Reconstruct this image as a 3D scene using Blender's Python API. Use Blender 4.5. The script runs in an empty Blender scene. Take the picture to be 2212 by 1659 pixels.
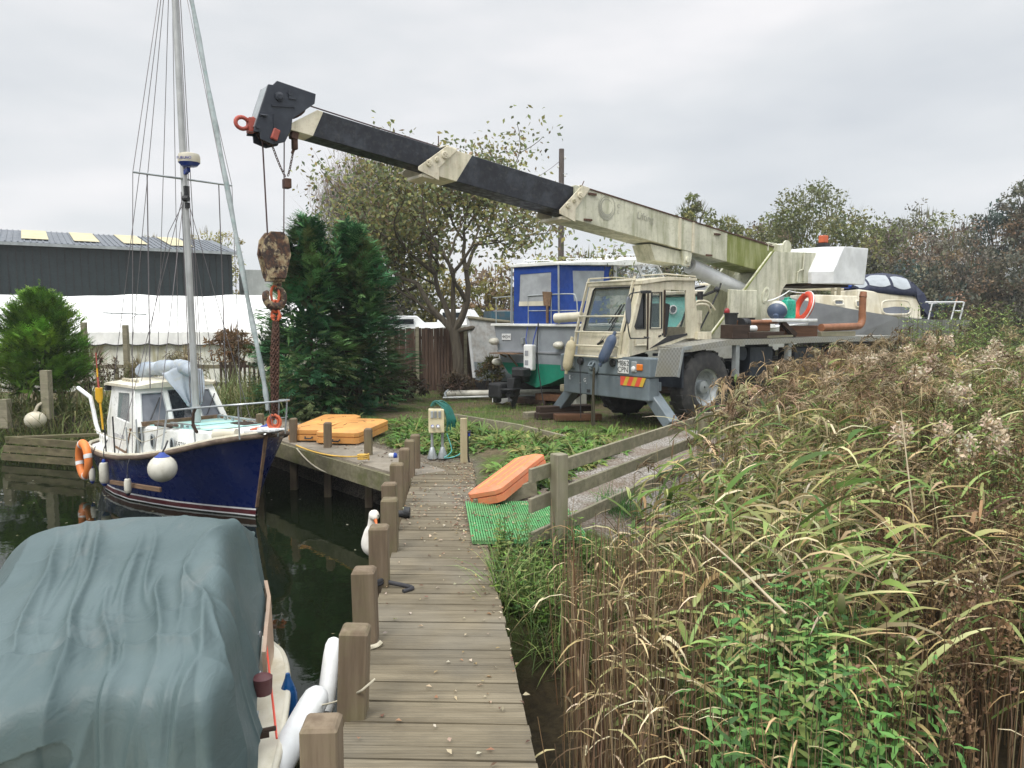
import bpy, bmesh, math, random
import numpy as np
from math import sin, cos, radians as R, pi, atan2, sqrt
from mathutils import Vector, Matrix, noise
from mathutils.geometry import tessellate_polygon
random.seed(7); RNG = np.random.default_rng(7)
S = bpy.context.scene; COL = S.collection
# ------------------------------------------------------------------ camera, sky, sun, exposure
PITCH, FOC, CAMH = R(4.83), 1650.0, 2.0
cam = bpy.data.objects.new('camera', bpy.data.cameras.new('camera')); COL.objects.link(cam)
cam.location = (0, 0, CAMH); cam.rotation_euler = (pi/2 - PITCH, 0, 0)
cam.data.sensor_width = 36; cam.data.lens = 36*FOC/2212; cam.data.clip_end = 2000; S.camera = cam
SUN_EL, SUN_AZ = R(52), R(-35)          # azimuth from +Y towards +X (light comes from behind-left of the scene's front)
SUN_DIR = Vector((sin(R(-150))*cos(SUN_EL), cos(R(-150))*cos(SUN_EL), sin(SUN_EL)))
W = bpy.data.worlds.new("World"); S.world = W; W.use_nodes = True
nt = W.node_tree; nt.nodes.clear(); N = nt.nodes.new; L = nt.links.new
def wn(t, **k):
    n = N(t)
    for a, b in k.items(): setattr(n, a, b)
    return n
out = wn('ShaderNodeOutputWorld'); sky = wn('ShaderNodeTexSky', sky_type='NISHITA', sun_disc=False)
sky.sun_elevation = SUN_EL; sky.sun_rotation = R(-150)
b1 = wn('ShaderNodeBackground'); b1.inputs[1].default_value = 0.1; L(sky.outputs[0], b1.inputs[0])
tc = wn('ShaderNodeTexCoord'); mp = wn('ShaderNodeMapping'); mp.inputs['Scale'].default_value = (1, 1, 3.2)
mp.inputs['Location'].default_value = (.35, .1, .2)
L(tc.outputs['Generated'], mp.inputs[0])
nz = wn('ShaderNodeTexNoise'); nz.inputs['Scale'].default_value = 2.1; nz.inputs['Detail'].default_value = 4; nz.inputs['Roughness'].default_value = .5
L(mp.outputs[0], nz.inputs['Vector'])
cr = wn('ShaderNodeValToRGB'); e = cr.color_ramp.elements
e[0].position = .32; e[0].color = (.60, .63, .665, 1); e[1].position = .68; e[1].color = (.86, .85, .86, 1)
m_ = cr.color_ramp.elements.new(.5); m_.color = (.71, .73, .75, 1)
L(nz.outputs[0], cr.inputs[0])
sx = wn('ShaderNodeSeparateXYZ'); L(tc.outputs['Generated'], sx.inputs[0])
mr = wn('ShaderNodeMapRange', interpolation_type='SMOOTHSTEP'); L(sx.outputs[2], mr.inputs[0])
mr.inputs[1].default_value = .38; mr.inputs[2].default_value = .95; mr.inputs[3].default_value = 1.0; mr.inputs[4].default_value = 3.5
b2 = wn('ShaderNodeBackground'); L(cr.outputs[0], b2.inputs[0]); L(mr.outputs[0], b2.inputs[1])
mx = wn('ShaderNodeMixShader'); mx.inputs[0].default_value = .93
L(b1.outputs[0], mx.inputs[1]); L(b2.outputs[0], mx.inputs[2]); L(mx.outputs[0], out.inputs[0])
sun = bpy.data.objects.new('sun', bpy.data.lights.new('sun', 'SUN')); COL.objects.link(sun)
sun.data.energy = 1.5; sun.data.angle = R(16); sun.data.color = (1, .95, .87)
sun.rotation_euler = SUN_DIR.to_track_quat('Z', 'Y').to_euler()
V = S.view_settings; V.view_transform = 'Standard'; V.look = 'None'; V.exposure = .2; V.gamma = 1
S.cycles.max_bounces = 6; S.cycles.diffuse_bounces = 3; S.cycles.glossy_bounces = 3; S.cycles.transmission_bounces = 4
S.cycles.transparent_max_bounces = 6; S.cycles.use_denoising = True
# ------------------------------------------------------------------ pixel of the photograph (2212 wide) -> point at a depth / height
_fw, _up = Vector((0, cos(PITCH), -sin(PITCH))), Vector((0, sin(PITCH), cos(PITCH)))
def ray(px, py): return Vector((1, 0, 0))*(px - 1106)/FOC + _fw - _up*(py - 829.5)/FOC
def at(px, py, z=0.0):
    d = ray(px, py); return Vector((0, 0, CAMH)) + d*((z - CAMH)/d.z)
def atY(px, py, Y):
    d = ray(px, py); return Vector((0, 0, CAMH)) + d*(Y/d.y)
# ------------------------------------------------------------------ naming
def tag(o, label=None, cat=None, group=None, kind=None):
    if label: o['label'] = label
    if cat: o['category'] = cat
    if group: o['group'] = group
    if kind: o['kind'] = kind
    return o
def thing(name, label, cat, loc=(0, 0, 0), rz=0, group=None):
    o = bpy.data.objects.new(name, None); COL.objects.link(o); o.empty_display_size = .1
    o.location = loc; o.rotation_euler = (0, 0, rz); return tag(o, label, cat, group)
def dup(o, parent=None):
    c = o.copy(); COL.objects.link(c)
    if parent: c.parent = parent
    for ch in o.children: dup(ch, c)
    return c
# ------------------------------------------------------------------ mesh builder
class MB:
    def __init__(s): s.v, s.f, s.m = [], [], []
    def add(s, vs, fs, mi=0):
        b = len(s.v); s.v += [tuple(p) for p in vs]; s.f += [tuple(i+b for i in f) for f in fs]; s.m += [mi]*len(fs); return s
    def box(s, c, d, rot=None, mi=0):
        x, y, z = (k/2 for k in d); c = Vector(c)
        vs = [Vector(p) for p in ((-x,-y,-z),(x,-y,-z),(x,y,-z),(-x,y,-z),(-x,-y,z),(x,-y,z),(x,y,z),(-x,y,z))]
        if rot is not None:
            if not isinstance(rot, Matrix): rot = Matrix.Rotation(rot, 3, 'Z')
            vs = [rot @ p for p in vs]
        return s.add([p+c for p in vs], [(0,3,2,1),(4,5,6,7),(0,1,5,4),(1,2,6,5),(2,3,7,6),(3,0,4,7)], mi)
    def bar(s, a, b, w, h=None, mi=0, up=(0,0,1)):         # rectangular bar from a to b
        a, b = Vector(a), Vector(b); h = h or w; d = (b-a).normalized(); u = Vector(up)
        if abs(d.dot(u)) > .98: u = Vector((1,0,0))
        r = d.cross(u).normalized(); u = r.cross(d)
        q = [(-w/2,-h/2),(w/2,-h/2),(w/2,h/2),(-w/2,h/2)]
        return s.add([a+r*i+u*j for i,j in q]+[b+r*i+u*j for i,j in q], [(3,2,1,0),(4,5,6,7),(0,1,5,4),(1,2,6,5),(2,3,7,6),(3,0,4,7)], mi)
    def tube(s, pts, r, n=8, mi=0, closed=False):
        pts = [Vector(p) for p in pts]; k = len(pts); rr = r if isinstance(r, (list, tuple)) else [r]*k
        b = len(s.v); u = None
        for i, p in enumerate(pts):
            if closed: t = (pts[(i+1) % k]-pts[i-1]).normalized()
            else: t = (pts[min(i+1, k-1)]-pts[max(i-1, 0)]).normalized()
            if u is None:
                u = t.cross(Vector((0,0,1)) if abs(t.z) < .9 else Vector((1,0,0))).normalized()
            else:
                u = (u - t*u.dot(t)); u = u.normalized() if u.length > 1e-6 else t.orthogonal().normalized()
            w = t.cross(u)
            s.v += [tuple(p+(u*cos(2*pi*j/n)+w*sin(2*pi*j/n))*rr[i]) for j in range(n)]
        fs = []
        for i in range(k if closed else k-1):
            a, c = b+i*n, b+((i+1) % k)*n
            fs += [(a+j, a+(j+1) % n, c+(j+1) % n, c+j) for j in range(n)]
        if not closed: fs += [tuple(b+j for j in reversed(range(n))), tuple(b+(k-1)*n+j for j in range(n))]
        s.f += fs; s.m += [mi]*len(fs); return s
    def lathe(s, prof, n=16, M=None, mi=0, cap=True):                # prof [(r,z)], revolved round local Z then moved by M
        M = M or Matrix(); vs = []; fs = []
        for r, z in prof: vs += [M @ Vector((r*cos(2*pi*j/n), r*sin(2*pi*j/n), z)) for j in range(n)]
        for i in range(len(prof)-1): fs += [(i*n+j, i*n+(j+1) % n, (i+1)*n+(j+1) % n, (i+1)*n+j) for j in range(n)]
        if cap and prof[0][0] > 1e-4: fs.append(tuple(reversed(range(n))))
        if cap and prof[-1][0] > 1e-4: fs.append(tuple((len(prof)-1)*n+j for j in range(n)))
        return s.add(vs, fs, mi)
    def ball(s, c, r, n=16, mi=0):
        r = (r, r, r) if not isinstance(r, (tuple, list)) else r
        M = Matrix.Translation(Vector(c)) @ Matrix.Diagonal((r[0], r[1], r[2], 1))
        k = n//2; return s.lathe([(max(sin(pi*i/k), 1e-5), -cos(pi*i/k)) for i in range(k+1)], n, M, mi)
    def loft(s, rings, closed=True, caps=True, mi=0):
        n = len(rings[0]); b = len(s.v)
        for r in rings: s.v += [tuple(p) for p in r]
        fs = []
        for i in range(len(rings)-1):
            for j in range(n if closed else n-1):
                fs.append((b+i*n+j, b+i*n+(j+1) % n, b+(i+1)*n+(j+1) % n, b+(i+1)*n+j))
        if caps and closed: fs += [tuple(b+j for j in reversed(range(n))), tuple(b+(len(rings)-1)*n+j for j in range(n))]
        s.f += fs; s.m += [mi]*len(fs); return s
    def plate(s, outer, holes, f3, th, mi=0):              # flat plate with holes; f3 maps (a,b) to 3D, th = thickness vector
        loops = [outer]+list(holes); pts = [p for l in loops for p in l]; th = Vector(th)
        tri = tessellate_polygon([[Vector((a, b_, 0)) for a, b_ in l] for l in loops])
        P = [Vector(f3(a, b_)) for a, b_ in pts]; n = len(P); fs = []
        for t in tri: fs += [tuple(t), tuple(i+n for i in reversed(t))]
        o = 0
        for l in loops:
            k = len(l); fs += [(o+i, o+(i+1) % k, n+o+(i+1) % k, n+o+i) for i in range(k)]; o += k
        s.add(P+[p+th for p in P], fs, mi); return s
    def build(s, name, mats, parent=None, loc=None, rz=0, smooth=None, bevel=0, seg=1, rot=None):
        me = bpy.data.meshes.new(name); me.from_pydata(s.v, [], s.f); mats = mats if isinstance(mats, (list, tuple)) else [mats]
        for m in mats: me.materials.append(m)
        if len(mats) > 1: me.polygons.foreach_set('material_index', s.m)
        bm = bmesh.new(); bm.from_mesh(me); bmesh.ops.recalc_face_normals(bm, faces=bm.faces); bm.to_mesh(me); bm.free()
        if smooth is not None:
            me.polygons.foreach_set('use_smooth', [True]*len(me.polygons)); me.set_sharp_from_angle(angle=R(smooth))
        o = bpy.data.objects.new(name, me); COL.objects.link(o)
        if parent: o.parent = parent
        if loc is not None: o.location = loc
        if rot is not None: o.rotation_euler = rot
        elif rz: o.rotation_euler = (0, 0, rz)
        if bevel:
            b = o.modifiers.new('bevel', 'BEVEL'); b.width = bevel; b.segments = seg; b.limit_method = 'ANGLE'; b.angle_limit = R(40); b.harden_normals = False
        return o
def curve(pts, n=8):                                       # Catmull-Rom through points
    P = [Vector(p) for p in pts]; P = [P[0]*2-P[1]]+P+[P[-1]*2-P[-2]]; out = []
    for i in range(1, len(P)-2):
        for k in range(n):
            t = k/n; a, b, c, d = P[i-1:i+3]
            out.append(.5*((2*b)+(c-a)*t+(2*a-5*b+4*c-d)*t*t+(3*b-a-3*c+d)*t**3))
    return out+[P[-2]]
def sag(a, b, s, n=12):
    a, b = Vector(a), Vector(b); return [a.lerp(b, i/n)-Vector((0,0,4*s*(i/n)*(1-i/n))) for i in range(n+1)]
def text(name, body, size, m, parent, loc, M, ex=.002, shear=0):  # lettering as mesh; M: 3x3 whose columns are right, up, out
    c = bpy.data.curves.new(name, 'FONT'); c.body = body; c.size = size; c.extrude = ex; c.align_x = 'CENTER'; c.align_y = 'CENTER'; c.shear = shear
    t = bpy.data.objects.new('tmp', c); COL.objects.link(t); dg = bpy.context.evaluated_depsgraph_get()
    me = bpy.data.meshes.new_from_object(t.evaluated_get(dg)); bpy.data.objects.remove(t); me.transform(Matrix(M).transposed().to_4x4() if not isinstance(M, Matrix) else M.to_4x4())
    me.materials.clear(); me.materials.append(m); o = bpy.data.objects.new(name, me); COL.objects.link(o); o.parent = parent; o.location = loc; return o
# ------------------------------------------------------------------ materials
def newmat(name):
    m = bpy.data.materials.new(name); m.use_nodes = True; t = m.node_tree
    return m, t, t.nodes['Principled BSDF']
def rgba(c): return (c[0], c[1], c[2], 1)
def nd(t, typ, **k):
    n = t.nodes.new(typ)
    for a, b in k.items():
        if a.startswith('i_'):
            key = a[2:]; n.inputs[int(key) if key.isdigit() else key.replace('_', ' ')].default_value = b
        else: setattr(n, a, b)
    return n
def coords(t, scale, rnd=True):
    c = nd(t, 'ShaderNodeTexCoord'); mpn = nd(t, 'ShaderNodeMapping'); mpn.inputs['Scale'].default_value = scale
    t.links.new(c.outputs['Object'], mpn.inputs[0])
    if rnd:
        oi = nd(t, 'ShaderNodeObjectInfo'); ml = nd(t, 'ShaderNodeMath', operation='MULTIPLY'); ml.inputs[1].default_value = 37
        t.links.new(oi.outputs['Random'], ml.inputs[0]); t.links.new(ml.outputs[0], mpn.inputs['Location'])
    return mpn.outputs[0]
def tnoise(t, vec, scale=1, detail=5, rough=.6, lo=.35, hi=.65):
    n = nd(t, 'ShaderNodeTexNoise'); n.inputs['Scale'].default_value = scale; n.inputs['Detail'].default_value = detail; n.inputs['Roughness'].default_value = rough
    t.links.new(vec, n.inputs['Vector']); r = nd(t, 'ShaderNodeMapRange', interpolation_type='SMOOTHSTEP'); r.inputs[1].default_value = lo; r.inputs[2].default_value = hi
    t.links.new(n.outputs[0], r.inputs[0]); return r.outputs[0], n.outputs[0]
def mix(t, fac, a, b, blend='MIX'):
    n = nd(t, 'ShaderNodeMix', data_type='RGBA', blend_type=blend); A, B = n.inputs[6], n.inputs[7]
    for s_, x in ((n.inputs[0], fac), (A, a), (B, b)):
        if isinstance(x, (int, float)): s_.default_value = x
        elif isinstance(x, tuple): s_.default_value = rgba(x)
        else: t.links.new(x, s_)
    return n.outputs[2]
def mul(t, a, k):
    n = nd(t, 'ShaderNodeMath', operation='MULTIPLY'); t.links.new(a, n.inputs[0]); n.inputs[1].default_value = k; return n.outputs[0]
def bump(t, p, h, strength, dist=.02):
    b = nd(t, 'ShaderNodeBump'); b.inputs['Strength'].default_value = strength; b.inputs['Distance'].default_value = dist
    t.links.new(h, b.inputs['Height']); t.links.new(b.outputs[0], p.inputs['Normal'])
def paint(name, base, stain=None, amt=.5, sc=2.5, streak=0, stain2=None, amt2=.4, rough=.5, metal=0, bmp=.1, var=.12, lo=.42, hi=.7, spec=.5):
    m, t, p = newmat(name); v = coords(t, (1, 1, 1)); f0, r0 = tnoise(t, v, 1.7, 3)
    c = mix(t, f0, tuple(k*(1-var) for k in base), tuple(min(1, k*(1+var)) for k in base))
    if stain:
        v2 = coords(t, (1, 1, .12)) if streak else v
        f1, _ = tnoise(t, v2, sc, 7, .65, lo, hi); c = mix(t, mul(t, f1, amt), c, stain)
    if stain2:
        f2, _ = tnoise(t, v, sc*2.3, 8, .7, .5, .66); c = mix(t, mul(t, f2, amt2), c, stain2)
    t.links.new(c, p.inputs['Base Color']); p.inputs['Metallic'].default_value = metal; p.inputs['Specular IOR Level'].default_value = spec
    fr, raw = tnoise(t, v, 9, 4); rr = nd(t, 'ShaderNodeMapRange'); rr.inputs[3].default_value = max(.05, rough-.12); rr.inputs[4].default_value = min(1, rough+.12)
    t.links.new(fr, rr.inputs[0]); t.links.new(rr.outputs[0], p.inputs['Roughness'])
    if bmp: bump(t, p, raw, bmp)
    return m
def wood(name, c1, c2, axis=2, sc=6, rough=.85, green=None, gamt=.4, bmp=.5):
    m, t, p = newmat(name); s_ = [sc*3]*3; s_[axis] = sc*.22
    v = coords(t, tuple(s_)); f, raw = tnoise(t, v, 1, 6, .65, .3, .7); c = mix(t, f, c1, c2)
    v2 = coords(t, (1, 1, 1)); f2, _ = tnoise(t, v2, 1.6, 4, .6, .4, .7); c = mix(t, mul(t, f2, .5), c, tuple(k*.55 for k in c1))
    if green: f3, _ = tnoise(t, v2, 2.4, 6, .7, .45, .65); c = mix(t, mul(t, f3, gamt), c, green)
    t.links.new(c, p.inputs['Base Color']); p.inputs['Roughness'].default_value = rough; p.inputs['Specular IOR Level'].default_value = .25
    bump(t, p, raw, bmp, .01); return m
def glass(name, col=(.03, .04, .045), rough=.06, alpha=1.0):
    m, t, p = newmat(name); v = coords(t, (1, 1, 1)); f, raw = tnoise(t, v, 2, 4); c = mix(t, mul(t, f, .5), col, tuple(min(1, k*1.8+.01) for k in col))
    t.links.new(c, p.inputs['Base Color']); p.inputs['Roughness'].default_value = rough; p.inputs['Specular IOR Level'].default_value = .6
    if alpha < 1: p.inputs['Alpha'].default_value = alpha
    return m
def leafmat(name, trans=.25, rough=.55, spec=.3):
    m, t, p = newmat(name); a = nd(t, 'ShaderNodeVertexColor', layer_name='Col'); t.links.new(a.outputs[0], p.inputs['Base Color'])
    p.inputs['Roughness'].default_value = rough; p.inputs['Specular IOR Level'].default_value = spec
    tr = nd(t, 'ShaderNodeBsdfTranslucent'); t.links.new(a.outputs[0], tr.inputs[0]); ms = nd(t, 'ShaderNodeMixShader'); ms.inputs[0].default_value = trans
    t.links.new(p.outputs[0], ms.inputs[1]); t.links.new(tr.outputs[0], ms.inputs[2]); t.links.new(ms.outputs[0], t.nodes['Material Output'].inputs[0]); return m
M = {}
M['post'] = wood('post_wood', (.225,.175,.12), (.13,.095,.063), 2, 5, green=(.16,.17,.07), gamt=.3)
M['grey_wood'] = wood('grey_wood', (.33,.30,.215), (.20,.18,.125), 0, 5, green=(.16,.17,.09))
M['grey_post'] = wood('grey_post', (.31,.285,.21), (.20,.18,.125), 2, 5, green=(.19,.20,.10))
M['dark_wood'] = wood('dark_wood', (.075,.05,.036), (.035,.022,.016), 0, 5)
M['brown_wood'] = wood('brown_wood', (.20,.10,.055), (.09,.045,.026), 0, 5)
M['fence_wood'] = wood('fence_wood', (.16,.105,.075), (.07,.045,.035), 2, 4)
M['pale_wood'] = wood('pale_wood', (.52,.45,.29), (.36,.30,.18), 2, 4)
M['white_grp'] = paint('white_gelcoat', (.82,.83,.80), (.58,.57,.48), .45, 3, rough=.35, spec=.5)
M['cream_grp'] = paint('cream_gelcoat', (.66,.62,.50), (.42,.36,.22), .7, 3, streak=1, rough=.4)
M['navy'] = paint('navy_hull_paint', (.0012,.010,.080), None, rough=.32, spec=.35, bmp=0, var=.06)
M['cream_paint'] = paint('old_cream_paint', (.70,.645,.50), (.40,.38,.24), .6, 6, streak=1, stain2=(.30,.17,.08), amt2=.25, rough=.55)
M['boom_paint'] = paint('weathered_boom_paint', (.64,.63,.50), (.31,.32,.20), .8, 7, streak=1, stain2=(.28,.28,.15), amt2=.35, rough=.6)
M['mossy_paint'] = paint('mossy_boom_paint', (.42,.43,.24), (.17,.20,.035), .95, 3.5, streak=1, stain2=(.30,.30,.10), amt2=.4, rough=.7, lo=.3, hi=.6)
M['fresh_white'] = paint('grey_white_paint', (.74,.755,.76), (.55,.56,.54), .4, 3, rough=.45)
M['boom_black'] = paint('worn_black_steel', (.008,.010,.016), (.045,.053,.066), .7, 5, stain2=(.2,.19,.15), amt2=.12, rough=.42, spec=.5)
M['black_steel'] = paint('black_head_steel', (.016,.021,.032), (.05,.06,.075), .5, 4, rough=.45)
M['black'] = paint('black_rubber', (.018,.019,.021), (.05,.05,.05), .3, 4, rough=.6)
M['tyre'] = paint('dusty_tyre', (.045,.045,.046), (.11,.105,.095), .6, 5, rough=.85, spec=.2)
M['bumper'] = paint('slate_grey_paint', (.15,.185,.205), (.085,.105,.12), .6, 4, streak=1, stain2=(.23,.24,.23), amt2=.2, rough=.5)
M['rust'] = paint('rusty_steel', (.095,.045,.028), (.035,.018,.013), .7, 9, rough=.85, bmp=.6)
M['red_rust'] = paint('red_hook_paint', (.42,.085,.06), (.20,.05,.03), .6, 8, rough=.6)
M['orange_shackle'] = paint('orange_shackle', (.62,.13,.05), (.3,.08,.04), .4, 8, rough=.55)
M['galv'] = paint('galvanised', (.40,.43,.44), (.25,.27,.27), .6, 6, rough=.42, metal=.4)
M['chrome'] = paint('chrome_rod', (.55,.57,.58), None, rough=.15, metal=1, bmp=0)
M['alu'] = paint('aluminium_spar', (.50,.51,.50), (.33,.34,.33), .4, 3, rough=.4, metal=.3)
M['wire'] = paint('steel_wire', (.17,.155,.16), None, rough=.5, metal=.3, bmp=0)
M['rope_brown'] = paint('wire_rope', (.085,.05,.05), None, rough=.7, bmp=0)
M['rope_pale'] = paint('pale_rope', (.46,.42,.32), (.25,.24,.17), .5, 20, rough=.9)
M['rope_yellow'] = paint('yellow_rope', (.62,.38,.07), (.35,.25,.1), .5, 20, rough=.8)
M['rope_dark'] = paint('dark_rope', (.035,.035,.04), None, rough=.8)
M['rope_green'] = paint('green_hose', (.012,.14,.11), (.02,.07,.06), .5, 20, rough=.45)
M['fender_white'] = paint('grubby_white_fender', (.62,.60,.52), (.35,.33,.25), .6, 5, rough=.45)
M['fender_clean'] = paint('white_plastic', (.76,.77,.76), (.52,.52,.46), .5, 4, rough=.4)
M['fender_cream'] = paint('cream_fender', (.62,.54,.36), (.42,.36,.2), .5, 5, rough=.5)
M['fender_blue'] = paint('slate_blue_fender', (.055,.085,.15), (.12,.14,.17), .5, 4, rough=.5)
M['bright_blue'] = paint('bright_blue_plastic', (.012,.05,.33), (.02,.07,.25), .3, 4, rough=.4)
M['sea_blue'] = paint('sea_blue_fender', (.004,.075,.24), (.01,.04,.12), .5, 4, rough=.35)
M['canopy_blue'] = paint('blue_canvas', (.008,.052,.29), (.006,.03,.16), .5, 3, rough=.8, bmp=.2)
M['navy_canvas'] = paint('navy_canvas', (.012,.017,.045), (.05,.06,.085), .4, 3, rough=.75)
M['orange_life'] = paint('orange_lifebuoy', (.78,.22,.04), (.55,.2,.08), .4, 5, rough=.5)
M['orange_float'] = paint('orange_pontoon', (.70,.33,.09), (.55,.26,.085), .6, 3, stain2=(.35,.2,.1), amt2=.15, rough=.6)
M['coral_float'] = paint('coral_pontoon', (.70,.22,.10), (.55,.20,.11), .5, 3, stain2=(.45,.33,.22), amt2=.3, rough=.6)
M['red_float'] = paint('red_buoy', (.68,.075,.035), None, rough=.4)
M['green_plastic'] = paint('green_plastic', (.008,.36,.24), (.01,.25,.17), .5, 4, rough=.35)
M['green_mat'] = paint('green_mat', (.10,.34,.12), (.18,.34,.14), .6, 2.5, stain2=(.10,.12,.05), amt2=.5, rough=.7)
M['hull_green'] = paint('green_antifoul', (.006,.20,.125), (.01,.13,.09), .5, 4, rough=.6)
M['hull_grey'] = paint('grey_hull_paint', (.25,.275,.30), (.19,.20,.22), .5, 2.5, rough=.5)
M['hull_slate'] = paint('slate_hull_paint', (.285,.295,.32), (.32,.33,.345), .4, 2, rough=.5)
M['hull_peel'] = paint('peeling_hull_paint', (.55,.56,.55), (.30,.25,.21), .7, 4, stain2=(.25,.29,.31), amt2=.4, rough=.75)
M['aqua'] = paint('turquoise_deck_paint', (.33,.62,.60), (.62,.62,.40), .6, 2.5, rough=.6)
M['teal'] = paint('teal_cabin_paint', (.20,.55,.50), (.42,.62,.56), .5, 2, rough=.5)
M['timber_trim'] = wood('timber_trim', (.26,.165,.10), (.12,.08,.055), 0, 5)
M['glass_dark'] = glass('dark_glass', (.012,.016,.02)); M['glass_grey'] = glass('grey_window', (.11,.12,.14), .12)
M['glass_clear'] = glass('clear_glass', (.20,.27,.27), .04, .22)
M['vinyl'] = glass('clear_vinyl', (.30,.315,.33), .2); M['vinyl_white'] = glass('hazy_vinyl', (.25,.275,.295), .35)
M['curtain'] = paint('curtain', (.26,.20,.19), (.12,.08,.08), .7, 9, streak=1, rough=.9)
M['tarp_white'] = paint('white_marquee_cloth', (.82,.82,.80), (.70,.69,.63), .5, 1.5, rough=.6)
M['tarp_dirty'] = paint('grimy_marquee_wall', (.66,.66,.60), (.36,.33,.20), .85, 2.6, streak=1, rough=.7, lo=.45, hi=.62)
M['cladding'] = paint('slate_cladding', (.013,.026,.030), (.018,.034,.038), .4, 1, rough=.5)
M['roof_sheet'] = paint('roof_sheet', (.11,.125,.145), (.15,.165,.18), .4, 1, rough=.55)
M['rooflight'] = paint('cream_rooflight', (.52,.46,.27), (.42,.36,.2), .5, 1, rough=.5)
M['yellow'] = paint('yellow_plastic', (.72,.40,.02), None, rough=.4)
M['amber'] = paint('amber_lens', (.75,.20,.02), None, rough=.25); M['red_lens'] = paint('red_lens', (.32,.02,.025), None, rough=.25)
M['maroon'] = paint('maroon_boot_top', (.085,.012,.018), (.16,.1,.09), .4, 4, rough=.5)
M['ink'] = paint('black_lettering', (.015,.015,.017), None, rough=.6, bmp=0); M['faded_ink'] = paint('faded_lettering', (.38,.38,.31), None, rough=.7, bmp=0)
M['grey_ink'] = paint('worn_lettering', (.40,.40,.43), None, rough=.7, bmp=0); M['blue_ink'] = paint('blue_lettering', (.03,.04,.3), None, rough=.5, bmp=0)
M['white_ink'] = paint('white_paint_marks', (.7,.71,.7), None, rough=.6, bmp=0)
M['hazard_red'] = paint('hazard_red', (.78,.10,.06), None, rough=.4); M['hazard_yellow'] = paint('hazard_amber', (.62,.42,.05), None, rough=.4)
M['bark'] = wood('bark', (.135,.115,.085), (.065,.053,.04), 2, 6, bmp=1); M['bark_grey'] = wood('grey_bark', (.15,.125,.11), (.07,.055,.05), 2, 6, bmp=.8)
M['leaf'] = leafmat('leaf'); M['dry'] = leafmat('dry_reed', .22, .7, .2); M['needle'] = leafmat('needle', .15, .6, .25)
M['brick'] = paint('brick', (.28,.12,.08), (.18,.09,.07), .5, 8, rough=.9); M['concrete'] = paint('concrete', (.36,.36,.33), (.24,.24,.20), .5, 5, rough=.9)
M['ivory'] = paint('ivory_box', (.70,.63,.41), (.55,.48,.3), .4, 3, rough=.5)
M['bird_white'] = paint('white_feathers', (.78,.75,.69), (.66,.58,.48), .5, 12, rough=.9); M['bill'] = paint('orange_bill', (.80,.16,.02), None, rough=.4)
def tread():
    m, t, p = newmat('chequer_plate'); v = coords(t, (1, 1, 1), False); ck = nd(t, 'ShaderNodeTexChecker'); ck.inputs['Scale'].default_value = 22
    t.links.new(v, ck.inputs[0]); f, _ = tnoise(t, v, 3, 5); c = mix(t, ck.outputs['Fac'], (.40,.40,.37), (.29,.29,.27)); c = mix(t, mul(t, f, .5), c, (.32,.30,.22))
    t.links.new(c, p.inputs['Base Color']); p.inputs['Metallic'].default_value = .35; p.inputs['Roughness'].default_value = .5; bump(t, p, ck.outputs['Fac'], .4); return m
M['tread'] = tread()
def hookpaint():
    m, t, p = newmat('chipped_hook_block'); v = coords(t, (1, 1, 1)); f, _ = tnoise(t, v, 6, 8, .7, .42, .52); f2, raw = tnoise(t, v, 14, 6, .7, .45, .6)
    c = mix(t, f, (.42,.34,.20), (.040,.026,.022)); c = mix(t, mul(t, f2, .6), c, (.17,.075,.035)); t.links.new(c, p.inputs['Base Color']); p.inputs['Roughness'].default_value = .75; bump(t, p, raw, .4); return m
M['hook_block'] = hookpaint()
# ------------------------------------------------------------------ ground, water
WATER_Z = -.78
WPOLY = np.array([(-70,-20),(-.55,-20),(-.55,0),(-.80,3.26),(-1.05,6.6),(-1.36,9.75),(-3.44,12.05),(-6.0,15.2),(-8.2,15.9),(-70,16.4)])
def sdf(px, py, poly):
    d = np.full(px.shape, 1e9); ins = np.zeros(px.shape, bool); n = len(poly)
    for i in range(n):
        a, b = poly[i], poly[(i+1) % n]; e = b-a; wx, wy = px-a[0], py-a[1]
        t = np.clip((wx*e[0]+wy*e[1])/(e@e), 0, 1); d = np.minimum(d, np.hypot(wx-e[0]*t, wy-e[1]*t))
        c = (a[1] > py) != (b[1] > py); xx = (b[0]-a[0])*(py-a[1])/(b[1]-a[1]+1e-12)+a[0]; ins ^= c & (px < xx)
    return np.where(ins, -d, d)
def sstep(a, b, x):
    t = np.clip((x-a)/(b-a), 0, 1); return t*t*(3-2*t)
def vnoise(x, y, s, seed=0):
    r = np.random.default_rng(seed); G = r.random((64, 64)); u, v = x*s+1000.3, y*s+1000.7; i, j = np.floor(u).astype(int), np.floor(v).astype(int)
    f, g = u-i, v-j; f, g = f*f*(3-2*f), g*g*(3-2*g); q = lambda a, b: G[a % 64, b % 64]
    return (q(i,j)*(1-f)+q(i+1,j)*f)*(1-g)+(q(i,j+1)*(1-f)+q(i+1,j+1)*f)*g
def marsh_d(x, y, off=.3):                                          # distance to the right of the fence line / jetty edge
    nx, ny = .84, -.54; d1 = (x-.09)*nx+(y-6.5)*ny
    xe = np.interp(y, [-5, 2.5, 3.26, 6.6], [.3, .2, .12, -.21]); d2 = x-xe+off
    w = sstep(5.6, 7.0, y); return d2*(1-w)+d1*w
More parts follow.
